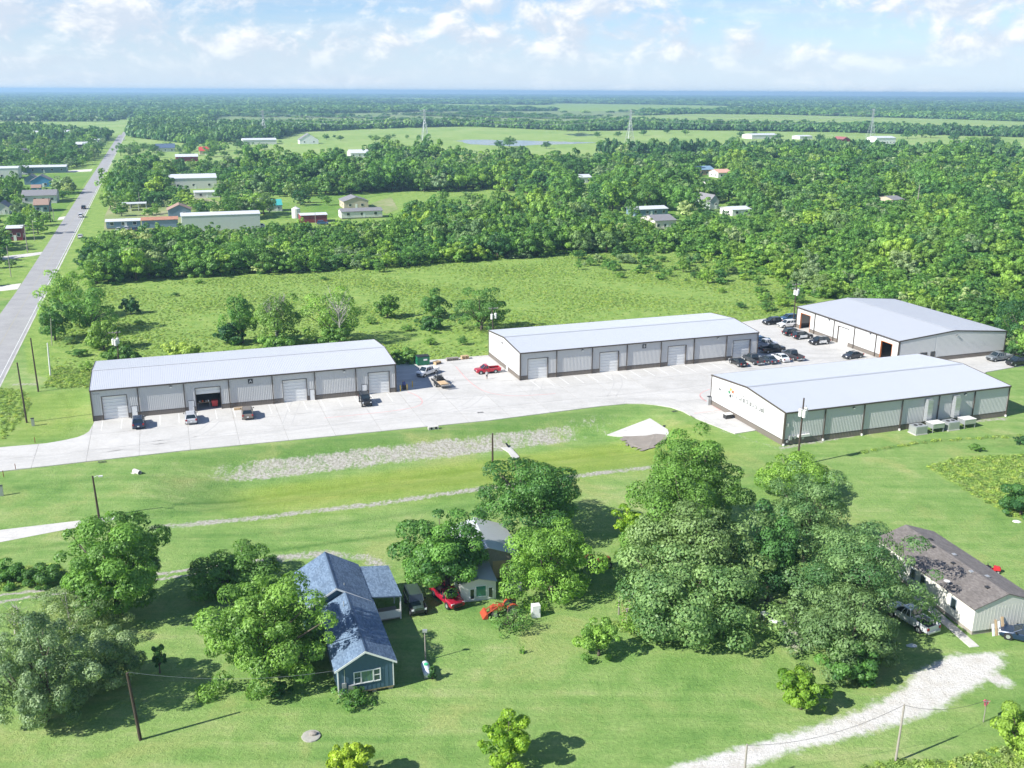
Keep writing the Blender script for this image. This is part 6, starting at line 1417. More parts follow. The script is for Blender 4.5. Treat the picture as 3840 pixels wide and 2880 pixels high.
# person standing beside the red pickup
def person(label, u, v, head):
    p = G(u, v, ZY); t = thing('person', label, 'person', tuple(p), R(head))
    J = {'pel':(0,0,.95,.15),'sp':(0,0,1.15,.145),'ch':(0.01,0,1.34,.165),'nk':(0.02,0,1.50,.06),'hd':(0.03,0,1.57,.075),'h2':(0.035,0,1.68,.10),'h3':(0.03,0,1.74,.07),
         'sl':(0.01,.20,1.42,.075),'el':(-.02,.30,1.16,.05),'wl':(.10,.30,.95,.036),'fl':(.14,.29,.86,.04),'sr':(0.01,-.20,1.42,.075),'er':(-.03,-.27,1.15,.05),'wr':(.16,-.20,1.05,.036),'fr':(.24,-.15,1.05,.04),
         'hl':(0,.11,.88,.10),'kl':(.02,.13,.50,.07),'al':(-.02,.14,.09,.045),'tl':(.14,.16,.04,.04),'hr':(0,-.11,.88,.10),'kr':(.05,-.13,.50,.07),'ar':(.02,-.14,.09,.045),'tr':(.18,-.16,.04,.04)}
    E_ = 'pel-sp sp-ch ch-nk nk-hd hd-h2 h2-h3 ch-sl sl-el el-wl wl-fl ch-sr sr-er er-wr wr-fr pel-hl hl-kl kl-al al-tl pel-hr hr-kr kr-ar ar-tr'.split()
    ks = list(J); me = bpy.data.meshes.new('body'); me.from_pydata([J[k][:3] for k in ks], [tuple(ks.index(x) for x in e.split('-')) for e in E_], [])
    o = bpy.data.objects.new('body', me); COL.objects.link(o)
    m = o.modifiers.new('s', 'SKIN'); o.modifiers.new('u', 'SUBSURF').levels = 1
    for i, k in enumerate(ks): me.skin_vertices[0].data[i].radius = (J[k][3], J[k][3])
    me.skin_vertices[0].data[0].use_root = True
    dg = bpy.context.evaluated_depsgraph_get(); dg.update(); nm = bpy.data.meshes.new_from_object(o.evaluated_get(dg)); bpy.data.objects.remove(o)
    mats = [paint('skin_mat',(0.45,0.28,0.19),0.6), paint('pale_shirt_mat',(0.66,0.66,0.64),0.9), paint('dark_shorts_mat',(0.05,0.055,0.06),0.9), paint('shoe_mat',(0.5,0.5,0.48),0.8)]
    nm.materials.clear()
    for q in mats: nm.materials.append(q)
    for f_ in nm.polygons:
        c = f_.center; f_.material_index = 3 if c.z < 0.10 else 2 if 0.52 < c.z < 0.97 and abs(c.y) < 0.25 else 1 if 0.97 <= c.z < 1.48 and (c.z > 1.14 or abs(c.y) < 0.19) else 0; f_.use_smooth = True
    link('body', nm, t)
    MB().loft([[(0.02+r_*math.cos(i*math.pi/5), r_*0.9*math.sin(i*math.pi/5), z) for i in range(10)] for r_, z in ((0.108,1.69),(0.112,1.74),(0.09,1.79),(0.03,1.815))]).build('hair', paint('hair_mat',(0.05,0.035,0.025),0.8), t, smooth=True)
    mb = MB()
    for y in (-0.036, 0.036): mb.box(0.122, 0.136, y-0.012, y+0.012, 1.665, 1.68)
    mb.box(0.128, 0.15, -0.012, 0.012, 1.625, 1.655); mb.box(0.12, 0.132, -0.025, 0.025, 1.59, 1.60); mb.build('face', paint('face_mat',(0.30,0.16,0.11),0.6), t)
    return t
person('person in pale shirt and dark shorts standing beside the red pickup', 1051.5, 819, -60)

# ------------------------------------------------------------------ trees
def leaf_arrays(seed, Rx, Rz, nclump, nleaf, size, zc, low=-0.6, fill=0.10, rc=0.33, up=0.35, lump=0.22, flat=0.78, spread=0.80):
    g = np.random.default_rng(seed)
    i = np.arange(nclump)+0.5; ph = math.pi*(1+5**0.5)*i+g.uniform(0, 6); cz = 1-(1-low)*i/nclump
    rr = np.where(cz > 0, np.sqrt(np.clip(1-cz*cz, 0, 1)), np.sqrt(np.clip(1-np.abs(cz)**4, 0, 1))); D = np.column_stack([rr*np.cos(ph), rr*np.sin(ph), cz])+g.normal(0, 0.14, (nclump, 3))
    D /= np.maximum(1.0, np.linalg.norm(D, axis=1)*np.where(cz < 0, 0.86, 1.0))[:, None]
    k = g.normal(0, 1, (4, 3)); env = 1+lump*np.mean([np.sin(2.2*D@k[j]+j) for j in range(4)], axis=0)*1.6
    C = D*np.array([Rx, Rx, Rz])*(env*g.uniform(spread*0.64, spread*1.06, nclump))[:, None]
    r_ = Rx*rc*g.uniform(0.52, 1.32, nclump)
    w = r_**2; cl = g.choice(nclump, nleaf, p=w/w.sum())
    d = g.normal(0, 1, (nleaf, 3)); d += 0.55*D[cl]+np.array([0, 0, 0.35]); d /= np.linalg.norm(d, axis=1)[:, None]
    inner = g.random(nleaf) < fill; rad = r_[cl]*g.uniform(0.78, 1.10, nleaf)
    P = C[cl]+d*rad[:, None]*np.array([1, 1, flat*max(0.75, Rz/Rx)])+np.array([0, 0, zc])
    q = g.normal(0, 1, (nleaf, 3)); q /= np.linalg.norm(q, axis=1)[:, None]     # leaves deep inside close the crown
    P = np.where(inner[:, None], q*(g.random(nleaf)**0.33)[:, None]*np.array([Rx, Rx, Rz])*0.62+np.array([0, 0, zc]), P)
    nrm = d*0.95+np.array([0, 0, up*0.5])+g.normal(0, 0.33, (nleaf, 3)); nrm /= np.linalg.norm(nrm, axis=1)[:, None]
    tone = np.clip(0.5+0.32*g.normal(0, 1, nclump)[cl]+0.20*g.normal(0, 1, nleaf), 0, 1)
    S = size*g.uniform(0.45, 1.55, nleaf)
    return P, nrm, S, tone, C+np.array([0, 0, zc]), r_
def leaf_mesh(name, P, nrm, S, tone, mat, aspect=0.6, seed=0, extra=None):
    g = np.random.default_rng(seed+99); n = len(P)
    a = np.cross(nrm, g.normal(0, 1, (n, 3))); a /= np.linalg.norm(a, axis=1)[:, None]+1e-9; b = np.cross(nrm, a)
    s = S[:, None]; tip = nrm*S[:, None]*0.18
    V = np.stack([P-a*s-tip, P-b*s*aspect, P+a*s-tip, P+b*s*aspect], 1).reshape(-1, 3)
    me = bpy.data.meshes.new(name); nv = len(V); ne = 0 if extra is None else len(extra.v)
    me.vertices.add(nv+ne); co = V if extra is None else np.vstack([V, np.array(extra.v)]); me.vertices.foreach_set('co', co.ravel())
    loops = list(range(nv)); starts = list(range(0, nv, 4)); mi = [0]*n; tn = list(tone)
    if extra is not None:
        for f in extra.f:
            starts.append(len(loops)); loops += [i+nv for i in f]; mi.append(1); tn.append(0.5)
    me.loops.add(len(loops)); me.loops.foreach_set('vertex_index', loops)
    me.polygons.add(len(starts)); me.polygons.foreach_set('loop_start', starts); me.update(calc_edges=True)
    at = me.attributes.new('leaf', 'FLOAT', 'FACE'); at.data.foreach_set('value', np.array(tn, np.float32))
    me.materials.append(mat)
    if extra is not None: me.materials.append(M_BARK); me.polygons.foreach_set('material_index', mi)
    me.update(); return me
def trunk_mb(seed, C, zc, r0, h_fork, nl=7, lean=0.0):
    g = random.Random(seed); mb = MB(); f = Vector((lean, g.uniform(-.1, .1)*h_fork, h_fork))
    mb.tube([(0,0,-0.15), Vector((0,0,h_fork*0.4)).lerp(f, 0.25), f], [r0*1.25, r0*0.95, r0*0.8], 9)
    idx = sorted(range(len(C)), key=lambda i: -C[i][2]+0.3*g.random())[:max(nl*2, 4)]; g.shuffle(idx)
    for i in idx[:nl]:
        c = Vector(C[i]); m = f.lerp(c, 0.5)+Vector((g.uniform(-.15,.15), g.uniform(-.15,.15), 0.08))*(c-f).length*0.6
        mb.tube([f-Vector((0,0,0.1*h_fork)), m, c], [r0*0.55, r0*0.33, r0*0.08], 6)
    return mb
TREES_NEAR = []
def near_tree(label, u0, u1, v0, v1, zlow, mat, n=9000, size=0.20, seed=0, nclump=26, cat='tree', name='broadleaf_tree', bark=None, rc=0.33, base=None, group=None, aspect=0.6, fill=0.10, fine=0.74, **kw):
    """crown given by its outline box in the photograph and the height of its lowest leaves"""
    uc, vc = (u0+u1)/2, (v0+v1)/2; zc = zlow+3; 
    for _ in range(8):
        p = G(uc, vc, zc); pp = F_PX/K/math.sqrt(p.y**2+(CAM_H-zc)**2); e = math.atan2(CAM_H-zc, p.y)
        Rx = (u1-u0)/2/pp*0.93; hv = (v1-v0)/2/pp*0.93
        Rz = math.sqrt(max((Rx*0.45)**2, (hv*hv-(Rx*math.sin(e))**2)/math.cos(e)**2)); zc = zlow+Rz
    zg = float(hz(p.x, p.y)); t = thing(name, label, cat, (p.x, p.y, zg), 0, group)
    n = int(n*fine**-1.85); size *= fine; nclump = int(nclump*1.6); rc *= 0.78; kw.setdefault('low', -0.95); kw.setdefault('lump', 0.34); kw.setdefault('spread', 0.88); fill = max(fill, 0.2)
    P, nrm, S, tone, C, r_ = leaf_arrays(seed, Rx, Rz, nclump, n, size, zc, rc=rc, fill=fill, **kw)
    P[:, 2] = np.where(P[:, 2] < 0.1, np.random.default_rng(seed).uniform(0.1, 0.9, len(P)), P[:, 2])
    link('crown', leaf_mesh('crown', P, nrm, S, tone, mat, aspect, seed), t)
    trunk_mb(seed, C, zc, max(0.05, min(0.42, 0.055*Rx+0.04)), max(0.25, zlow+Rz*0.25), 9).build('trunk', bark or M_BARK, t, smooth=True)
    TREES_NEAR.append((p.x, p.y, Rx)); return t
near_tree('big round dark green tree at left above the silvery trees', 128, 360, 1118, 1335, 0.8, F_MID, 15000, 0.20, 1, 34)
near_tree('silvery feathery tree filling the bottom left corner', -40, 206, 1318, 1600, -1.2, F_PALE, 19000, 0.17, 2, 36, aspect=0.4, rc=0.27)
near_tree('silvery tree in front of the dark leaning pole at bottom left', 158, 312, 1345, 1502, -0.4, F_PALE, 10500, 0.16, 3, 26, aspect=0.4, rc=0.30)
near_tree('thin feathery pale tree behind the silvery pair at left', 44, 258, 1252, 1398, -0.5, F_PALE, 9000, 0.15, 4, 30, aspect=0.35, rc=0.26, bark=M_PALEBARK)
near_tree('slight pale barked young tree at the left edge', 10, 62, 1300, 1375, 1.0, F_PALE, 420, 0.13, 5, 14, bark=M_PALEBARK, rc=0.3)
near_tree('small dark sapling in the shade right of the leaning pole', 325, 358, 1388, 1446, 0.5, F_DARK, 900, 0.12, 6, 9)
near_tree('low round holly dark tree behind the large light green tree', 415, 604, 1178, 1296, -0.5, F_DARK, 9000, 0.18, 7, 28)
near_tree('large light green tree hugging the left wall of the blue house', 434, 702, 1222, 1498, -0.8, F_LIGHT, 17000, 0.21, 8, 42, aspect=0.45, rc=0.28)
near_tree('small dark bush at the foot of the large light green tree', 578, 624, 1462, 1506, 0.0, F_DARK, 900, 0.13, 9, 10, cat='bush', name='bush')
near_tree('leafy tree leaning over the tin shed and dark red pickup', 868, 1064, 1108, 1284, 0.6, F_MID, 12500, 0.20, 10, 32)
near_tree('round green tree at the top behind the tin shed', 1044, 1268, 980, 1160, 1.2, F_MID, 12000, 0.20, 11, 34)
near_tree('loose green tree just right of the tin shed', 1095, 1290, 1108, 1296, -0.2, F_MID, 10500, 0.20, 12, 32, aspect=0.5)
near_tree('tall dark tree at the back of the big clump near the outfall', 1385, 1616, 916, 1160, 1.5, F_MID, 14000, 0.19, 13, 38, rc=0.28)
near_tree('broad dark tree in the left middle of the big clump', 1356, 1560, 985, 1215, 1.0, F_MID, 10000, 0.19, 31, 32)
near_tree('huge grey green tree at the front of the big clump', 1300, 1650, 1165, 1400, -0.8, F_SILVER, 16000, 0.22, 14, 46, aspect=0.6, rc=0.27)
near_tree('tall grey green tree rising behind the huge front tree', 1340, 1656, 1048, 1280, 1.0, F_SILVER, 13000, 0.21, 44, 42, aspect=0.6, rc=0.27)
near_tree('yellow green tree peeping out at the left of the big clump', 1322, 1402, 1090, 1160, 1.0, F_BRIGHT, 2600, 0.17, 15, 14)
near_tree('bright green bushy tree in front of the transformer pole', 1630, 1822, 982, 1075, 0.2, F_LIGHT, 8000, 0.18, 16, 26, cat='tree')
near_tree('olive grey tree at the right of the big clump', 1640, 1856, 1000, 1210, 1.2, F_SILVER, 13000, 0.18, 17, 38, aspect=0.4, rc=0.27)
near_tree('dark tree in the shaded gap of the big clump', 1600, 1730, 1100, 1290, 1.0, F_DARK, 7000, 0.19, 18, 24)
near_tree('big olive tree standing before the mobile home', 1700, 1998, 1110, 1345, 0.8, F_SILVER, 14000, 0.20, 19, 42, aspect=0.45, rc=0.27)
near_tree('spreading olive tree in front of the big olive tree by the gravel drive', 1690, 1970, 1255, 1476, -0.8, F_SILVER, 12000, 0.20, 45, 40, aspect=0.5, rc=0.27)
near_tree('leafy bush tree low at the front of the olive trees', 1770, 1905, 1370, 1480, 0.1, F_MID, 4500, 0.19, 32, 22)
near_tree('small bright fruit tree by the ruined pergola', 1248, 1342, 1330, 1418, 0.3, F_LIGHT, 3000, 0.15, 20, 16)
near_tree('yellow green young tree on the lawn above the gravel drive', 1683, 1786, 1437, 1536, 0.2, F_BRIGHT, 3600, 0.16, 21, 16)
near_tree('yellow green young tree at the bottom middle of the lawn', 1038, 1162, 1538, 1655, 0.3, F_BRIGHT, 4200, 0.16, 22, 18)
near_tree('yellow green young tree cut by the bottom edge', 708, 806, 1592, 1695, 0.3, F_BRIGHT, 3600, 0.16, 23, 16)
near_tree('leafy bush at the right edge below the gravel drive', 2155, 2290, 1510, 1645, 0.0, F_LIGHT, 5000, 0.17, 24, 20, cat='bush', name='bush')
near_tree('dark round bush at the right edge in the weedy patch', 2158, 2262, 1042, 1120, 0.0, F_DARK, 3600, 0.17, 25, 16, cat='bush', name='bush')
near_tree('green hedge bush at the left edge by the dirt track', -20, 64, 1210, 1262, 0.0, F_MID, 2500, 0.16, 26, 14, cat='bush', name='bush')
near_tree('dark hedge bush touching the big round tree at left', 52, 140, 1216, 1268, 0.0, F_DARK, 2600, 0.16, 27, 14, cat='bush', name='bush')
near_tree('small lone shrub on the fence line right of the air units', 2092, 2124, 958, 976, 0.0, F_MID, 700, 0.13, 28, 8, cat='bush', name='bush')
near_tree('shrub on the fence line at the right edge', 2186, 2222, 938, 962, 0.0, F_DARK, 800, 0.14, 29, 8, cat='bush', name='bush')
near_tree('tuft of weeds at the foot of the blue house gable', 722, 800, 1486, 1522, 0.0, F_MID, 1200, 0.12, 30, 16, cat='weeds', name='weed_clump')
near_tree('weeds growing round the orange tractor', 1052, 1150, 1326, 1350, 0.0, F_LIGHT, 900, 0.13, 33, 18, cat='weeds', name='weed_clump')
near_tree('weeds at the foot of the ruined pergola', 1330, 1450, 1320, 1368, 0.0, F_LIGHT, 1500, 0.13, 34, 18, cat='weeds', name='weed_clump')
near_tree('tiny shrub alone in the middle of the lawn', 1120, 1136, 1402, 1412, 0.0, F_MID, 160, 0.11, 35, 5, cat='bush', name='bush')
near_tree('green shrub beside the propane tank', 922, 944, 1432, 1468, 0.0, F_DARK, 500, 0.11, 36, 7, cat='bush', name='bush')
near_tree('dense dark tree behind the right corner of the grey roofed warehouse', 2150, 2262, 640, 752, 0.2, F_DARK, 5200, 0.24, 46, 26)
near_tree('light green thicket tree at the right edge behind the grey roofed warehouse', 2178, 2290, 690, 782, 0.0, F_LIGHT, 4600, 0.24, 47, 24)
near_tree('green bush right of the grey pickup at the right edge', 2168, 2226, 735, 774, 0.0, F_MID, 1500, 0.22, 48, 14, cat='bush', name='bush')
# trees behind the first warehouse
for k, a in enumerate(((482,560,632,742,F_MID),(545,655,626,748,F_LIGHT),(660,782,628,742,F_LIGHT),(806,866,634,690,F_MID),(902,968,626,690,F_DARK),(980,1100,622,715,F_DARK),(84,190,575,690,F_LIGHT),(130,250,615,720,F_MID),(78,150,650,735,F_MID),(180,262,686,760,F_LIGHT),(262,300,640,680,F_DARK),(470,530,690,745,F_DARK),(690,760,700,756,F_LIGHT),(845,905,752,785,F_LIGHT),(900,962,688,708,F_DARK),(230,300,742,790,F_LIGHT),(350,440,735,778,F_WEED),(560,640,720,760,F_LIGHT))):
    u0, u1, v0, v1, m_ = a
    near_tree(['dark bush tree left of the pale dead branches','leafy tree with pale dead branches behind the first warehouse','tree with bare pale crown behind the first warehouse','small round tree in the meadow, left of two','dark round tree in the meadow between two others','dark twin crowned tree behind the gap of the warehouses','light green roadside tree at the hedge top','dark roadside tree behind the hedge','roadside bush tree nearest the road bend','light bush by the white post','small dark bush at the meadow corner','dark shrub under the dead branched tree','light shrub behind the first warehouse roof','low light shrub at the end of the first warehouse','flat dark shrub between the meadow trees','light shrub beside the transformer pole of the first warehouse','weedy shrub row behind the first warehouse roof','light shrub left of the bare crowned tree'][k],
              u0, u1, v0, v1, 0.4 if v1-v0 > 80 else 0.0, m_, int(700+(u1-u0)*26), 0.27, 60+k, 20, group='trees and shrubs round the meadow', cat='tree' if v1-v0 > 58 else 'bush', name='broadleaf_tree' if v1-v0 > 58 else 'bush')
def dead_branches(label, u, v, vtop, seed, n=16):
    p = GT(u, v); h = height_at(p, vtop); t = thing('dead_tree', label, 'dead tree', tuple(p), 0, 'pale dead trees behind the first warehouse'); g = random.Random(seed)
    MB().tube([(0,0,0),(0.1,0,h*0.4),(0,0.1,h*0.62)], [0.22,0.16,0.11], 8).build('trunk', M_PALEBARK, t)
    for k in range(n):
        z = h*g.uniform(0.35, 0.65); a_ = g.uniform(0, 6.28); L = h*g.uniform(0.2, 0.4); e = Vector((math.cos(a_)*L*0.55, math.sin(a_)*L*0.55, z+L*0.85)); s = Vector((0.05,0,z)); m = s.lerp(e, 0.5)+Vector((math.cos(a_)*0.3, math.sin(a_)*0.3, -0.15))
        mb = MB(); mb.tube([s, m, e], [0.085, 0.06, 0.02], 5)
        for j in range(5):
            q = m.lerp(e, g.random()); mb.tube([q, q+Vector((g.uniform(-1,1), g.uniform(-1,1), g.uniform(0.2,1.2)))*0.8], [0.035, 0.012], 4)
        mb.build('branch', M_PALEBARK, t)
dead_branches('pale dead branched tree behind the first warehouse, left one', 598, 750, 618, 3, 26); dead_branches('pale dead branched tree behind the first warehouse, right one', 735, 752, 622, 4, 26); dead_branches('pale bare sapling at the left edge by the silvery trees', 35, 1372, 1302, 9, 7)

# ------------------------------------------------------------------ woods
MIDP, FARP, WEEDP, FARCOL = [], [], [], bpy.data.collections.new('far_tree_sources')
WEEDCOL = bpy.data.collections.new('weed_sources'); MIDCOL = bpy.data.collections.new('tree_sources'); LIGHTCOL = bpy.data.collections.new('light_tree_sources')
for k, (m_, low, rz_, seed) in enumerate(((F_MID,-0.5,0.95,1),(F_DARK,-0.6,1.0,2),(F_LIGHT,-0.5,0.85,3),(F_MID,-0.4,0.75,4),(F_DARK,-0.5,1.15,5),(F_LIGHT,-0.7,1.0,6),(F_SILVER,-0.5,0.9,7),(F_MID,-0.6,1.35,8),(F_LIGHT,-0.3,0.60,9),(F_MID,-0.2,0.65,10),(F_LIGHT,-0.8,1.25,11),(F_PALE,-0.6,0.85,12))):
    P, nrm, S, tone, C, r_ = leaf_arrays(200+seed, 1.0, rz_, 18+(seed*7) % 19, 3400, 0.056, rz_*0.92+0.16, low=low-0.25, rc=0.26, lump=0.36, spread=0.92, fill=0.2)
    cm = leaf_mesh('crown', P, nrm, S, tone, m_, 0.62, seed); tm = trunk_mb(seed, C, rz_+0.2, 0.055, 0.55, 6).mesh('trunk', M_BARK, True)
    MIDP.append((cm, tm, rz_*1.92+0.3))
    P, nrm, S, tone, C, r_ = leaf_arrays(300+seed, 1.0, rz_, 12+(seed*5) % 13, 1000, 0.10, rz_*0.92+0.16, low=low-0.2, rc=0.29, lump=0.36, spread=0.92, fill=0.2)
    o = bpy.data.objects.new('tree_source', leaf_mesh('tree_source', P, nrm, S, tone, m_, 0.65, seed, trunk_mb(seed, C, rz_+0.2, 0.055, 0.5, 3))); MIDCOL.objects.link(o)
    if m_ in (F_MID, F_LIGHT, F_PALE): LIGHTCOL.objects.link(o)
for k in range(4):
    P, nrm, S, tone, C, r_ = leaf_arrays(400+k, 1.0, 0.55, 14, 190, 0.20, 0.42, low=-0.3, rc=0.34, lump=0.35)
    FARCOL.objects.link(bpy.data.objects.new('far_tree_source', leaf_mesh('far_tree_source', P, nrm, S, tone, F_FAR, 0.7, k)))
for k in range(4):
    g = np.random.default_rng(k); n = 60; a_ = g.uniform(0, 6.28, n); rr = np.sqrt(g.random(n))*0.5
    P = np.column_stack([rr*np.cos(a_), rr*np.sin(a_), 0.10+0.34*g.random(n)*(1-rr)]); nrm = g.normal(0, 0.45, (n, 3))+np.array([0,0,0.9])+np.column_stack([np.cos(a_), np.sin(a_), 0*a_])*0.5; nrm /= np.linalg.norm(nrm, axis=1)[:, None]
    WEEDCOL.objects.link(bpy.data.objects.new('weed_source', leaf_mesh('weed_source', P, nrm, np.full(n, 0.13)*g.uniform(0.6, 1.5, n), np.clip(g.normal(0.5, 0.25, n), 0, 1), F_WEED, 0.45, k)))
def scatter(name, label, cat, P, scl, rot, coll, seed=0):
    me = bpy.data.meshes.new(name); n = len(P); me.vertices.add(n); me.vertices.foreach_set('co', np.asarray(P, np.float32).ravel())
    a = me.attributes.new('scl', 'FLOAT_VECTOR', 'POINT'); a.data.foreach_set('vector', np.asarray(scl, np.float32).ravel())
    r3 = np.zeros((n, 3), np.float32); r3[:, 2] = rot; a = me.attributes.new('rot', 'FLOAT_VECTOR', 'POINT'); a.data.foreach_set('vector', r3.ravel())
    o = link(name, me); o['kind'] = 'stuff'; tag(o, label, cat)
    ng = bpy.data.node_groups.new(name+'_nodes', 'GeometryNodeTree'); ng.interface.new_socket('Geometry', in_out='INPUT', socket_type='NodeSocketGeometry'); ng.interface.new_socket('Geometry', in_out='OUTPUT', socket_type='NodeSocketGeometry')
    nd, lk = ng.nodes, ng.links; gi, go = nd.new('NodeGroupInput'), nd.new('NodeGroupOutput'); mp = nd.new('GeometryNodeMeshToPoints'); ip = nd.new('GeometryNodeInstanceOnPoints'); ci = nd.new('GeometryNodeCollectionInfo')
    ci.inputs['Collection'].default_value = coll; ci.inputs['Separate Children'].default_value = True; ci.inputs['Reset Children'].default_value = True
    def na(nm, ty): q = nd.new('GeometryNodeInputNamedAttribute'); q.data_type = ty; q.inputs['Name'].default_value = nm; return q.outputs[0]
    rv = nd.new('FunctionNodeRandomValue'); rv.data_type = 'INT'; rv.inputs['Min'].default_value = 0; rv.inputs['Max'].default_value = 97; rv.inputs['Seed'].default_value = seed
    # Random Value exposes one output per type; take the integer one
    io = [s for s in rv.outputs if s.type == 'INT'][0]
    for s in rv.inputs:
        if s.type == 'INT' and s.name == 'Min': s.default_value = 0
        if s.type == 'INT' and s.name == 'Max': s.default_value = 97
    ip.inputs['Pick Instance'].default_value = True
    lk.new(gi.outputs[0], mp.inputs[0]); lk.new(mp.outputs[0], ip.inputs['Points']); lk.new(ci.outputs[0], ip.inputs['Instance']); lk.new(io, ip.inputs['Instance Index'])
    e2r = nd.new('FunctionNodeEulerToRotation'); lk.new(na('rot', 'FLOAT_VECTOR'), e2r.inputs[0]); lk.new(e2r.outputs[0], ip.inputs['Rotation']); lk.new(na('scl', 'FLOAT_VECTOR'), ip.inputs['Scale']); lk.new(ip.outputs[0], go.inputs[0])
    o.modifiers.new('scatter', 'NODES').node_group = ng
    return o
rng = np.random.default_rng(21)
def grid_in(poly, sp):
    xs_ = [p[0] for p in poly]; ys_ = [p[1] for p in poly]
    gx, gy = np.meshgrid(np.arange(min(xs_), max(xs_), sp), np.arange(min(ys_), max(ys_), sp)); x = gx.ravel()+rng.uniform(-.5, .5, gx.size)*sp*0.95; y = gy.ravel()+rng.uniform(-.5, .5, gx.size)*sp*0.95
    k = inpoly(x, y, poly); return x[k], y[k]
def clear_of(x, y, h, r_):
    """keep trees off houses, out of the sight line just before them, and off the road"""
    ok = np.ones(len(x), bool)
    for hx_, hy_, w, dep, zz in HOUSES:
        ok &= ~((np.abs(x-hx_+math.sin(TH)*dep*0.5) < w/2+4+r_) & (np.abs(y-hy_-dep*0.45) < dep/2+5+r_))
        run = 7+np.maximum(h-0.55*zz, 0)*hy_/CAM_H
        along = hy_-y; lat = np.abs(x-hx_*(y/hy_)); ok &= ~((along > 0) & (along < run) & (lat < w/2*0.92+r_*0.5))
    d = (x-road_right(y)); ok &= ~((d < 3.5+r_*0.7) & (d > -12.5-r_*0.7))
    return ok
WOODS = [  # outline of trunks in view pixels, spacing, tree height range, where
 ([(196,622),(300,606),(560,594),(830,580),(1000,566),(1330,546),(1345,512),(1000,512),(560,520),(300,530),(190,565)], 5.0, (6.0, 10.0), 'leafy tree in the front belt of woods beyond the meadow'),
 ([(190,562),(300,528),(560,518),(1000,510),(1345,510),(1345,488),(1000,492),(840,490),(620,500),(400,512),(200,522)], 5.2, (2.5, 6.0), 'low tree in the scrub behind the front belt'),
 ([(1330,546),(1500,548),(1640,590),(1740,640),(1830,652),(1990,690),(2140,712),(2500,760),(2600,560),(2500,470),(1900,470),(1640,478),(1490,500),(1345,512)], 5.4, (4.5, 9.0), 'leafy tree in the right hand wood behind the warehouses'),
 ([(1340,486),(1490,498),(1640,476),(1900,468),(2500,468),(2500,358),(2212,352),(2000,352),(1750,345),(1500,346),(1320,349),(1250,360),(1170,368),(1160,420),(1250,450)], 9.2, (8.0, 13.5), 'tall tree in the far right hand wood'),
 ([(590,428),(700,424),(880,412),(960,418),(1060,408),(1160,430),(1170,368),(1060,372),(1000,356),(860,346),(640,372),(480,372),(300,378),(256,384),(248,400),(420,402),(520,410)], 7.6, (9.0, 14.0), 'tall tree in the middle wood before the pasture'),
 ([(880,476),(960,470),(1060,452),(1170,440),(1340,486),(1345,500),(1000,502),(880,490)], 6.0, (6.0, 11.0), 'tree between the house yards and the front belt'),
 ([(225,470),(240,410),(420,406),(560,414),(580,450),(560,480),(420,470)], 8.5, (6.0, 11.0), 'yard tree among the sheds right of the road'),
 ([(-60,640),(0,620),(40,560),(110,480),(170,400),(-60,400)], 9.5, (6.0, 11.0), 'yard tree left of the road'),
 ([(-60,400),(170,372),(215,330),(235,308),(-60,304)], 10.5, (7.0, 12.0), 'tree in the left hand wood before the far sheds'),
 ([(240,352),(270,315),(420,315),(560,318),(620,304),(600,318),(480,345),(420,340),(300,352)], 21.0, (6.0, 10.0), 'garden tree round the far farmhouses'),
 ([(640,452),(720,448),(730,436),(660,430)], 16.0, (5.0, 8.0), 'single tree on the yard lawn by the cream house'),
 ([(850,470),(940,440),(1050,430),(1050,444),(950,466)], 15.0, (7.0, 10.0), 'orchard tree on the lawn by the round bales'),
 ([(1225,578),(1330,549),(1500,552),(1640,594),(1740,645),(1680,668),(1580,628),(1420,604),(1300,596)], 6.5, (1.5, 4.2), 'scrub at the meadow corner'),
]
allx, ally, allh, allr, allw = [], [], [], [], []
for wi, (px_, sp, (h0_, h1_), lab) in enumerate(WOODS):
    poly = [tuple(G(*p)[:2]) for p in px_]; x, y = grid_in(poly, sp); pn = np.sin(x*0.045+2*np.sin(y*0.021))+np.sin(y*0.037+1.5*np.sin(x*0.019)); h = rng.uniform(h0_, h1_, len(x))*rng.uniform(0.62, 1.15, len(x))*np.clip(1+0.20*pn, 0.55, 1.35); r_ = np.minimum(h*rng.uniform(0.40, 0.62, len(x)), sp*0.95)
    k = clear_of(x, y, h, r_*0.5); allx.append(x[k]); ally.append(y[k]); allh.append(h[k]); allr.append(r_[k]); allw.append(np.full(k.sum(), wi))
wx, wy, wh, wr, ww = map(np.concatenate, (allx, ally, allh, allr, allw))
vis = np.array([(-20 < PX(a, b, c*0.7)[0] < 2232) for a, b, c in zip(wx, wy, wh)])
keep = np.array([(-160 < PX(a, b, 0)[0] < 2400) for a, b in zip(wx, wy)])
app = np.where(vis, wr*wr/(wx**2+wy**2), 0)*np.where(ww == 1, 0.6, 1)
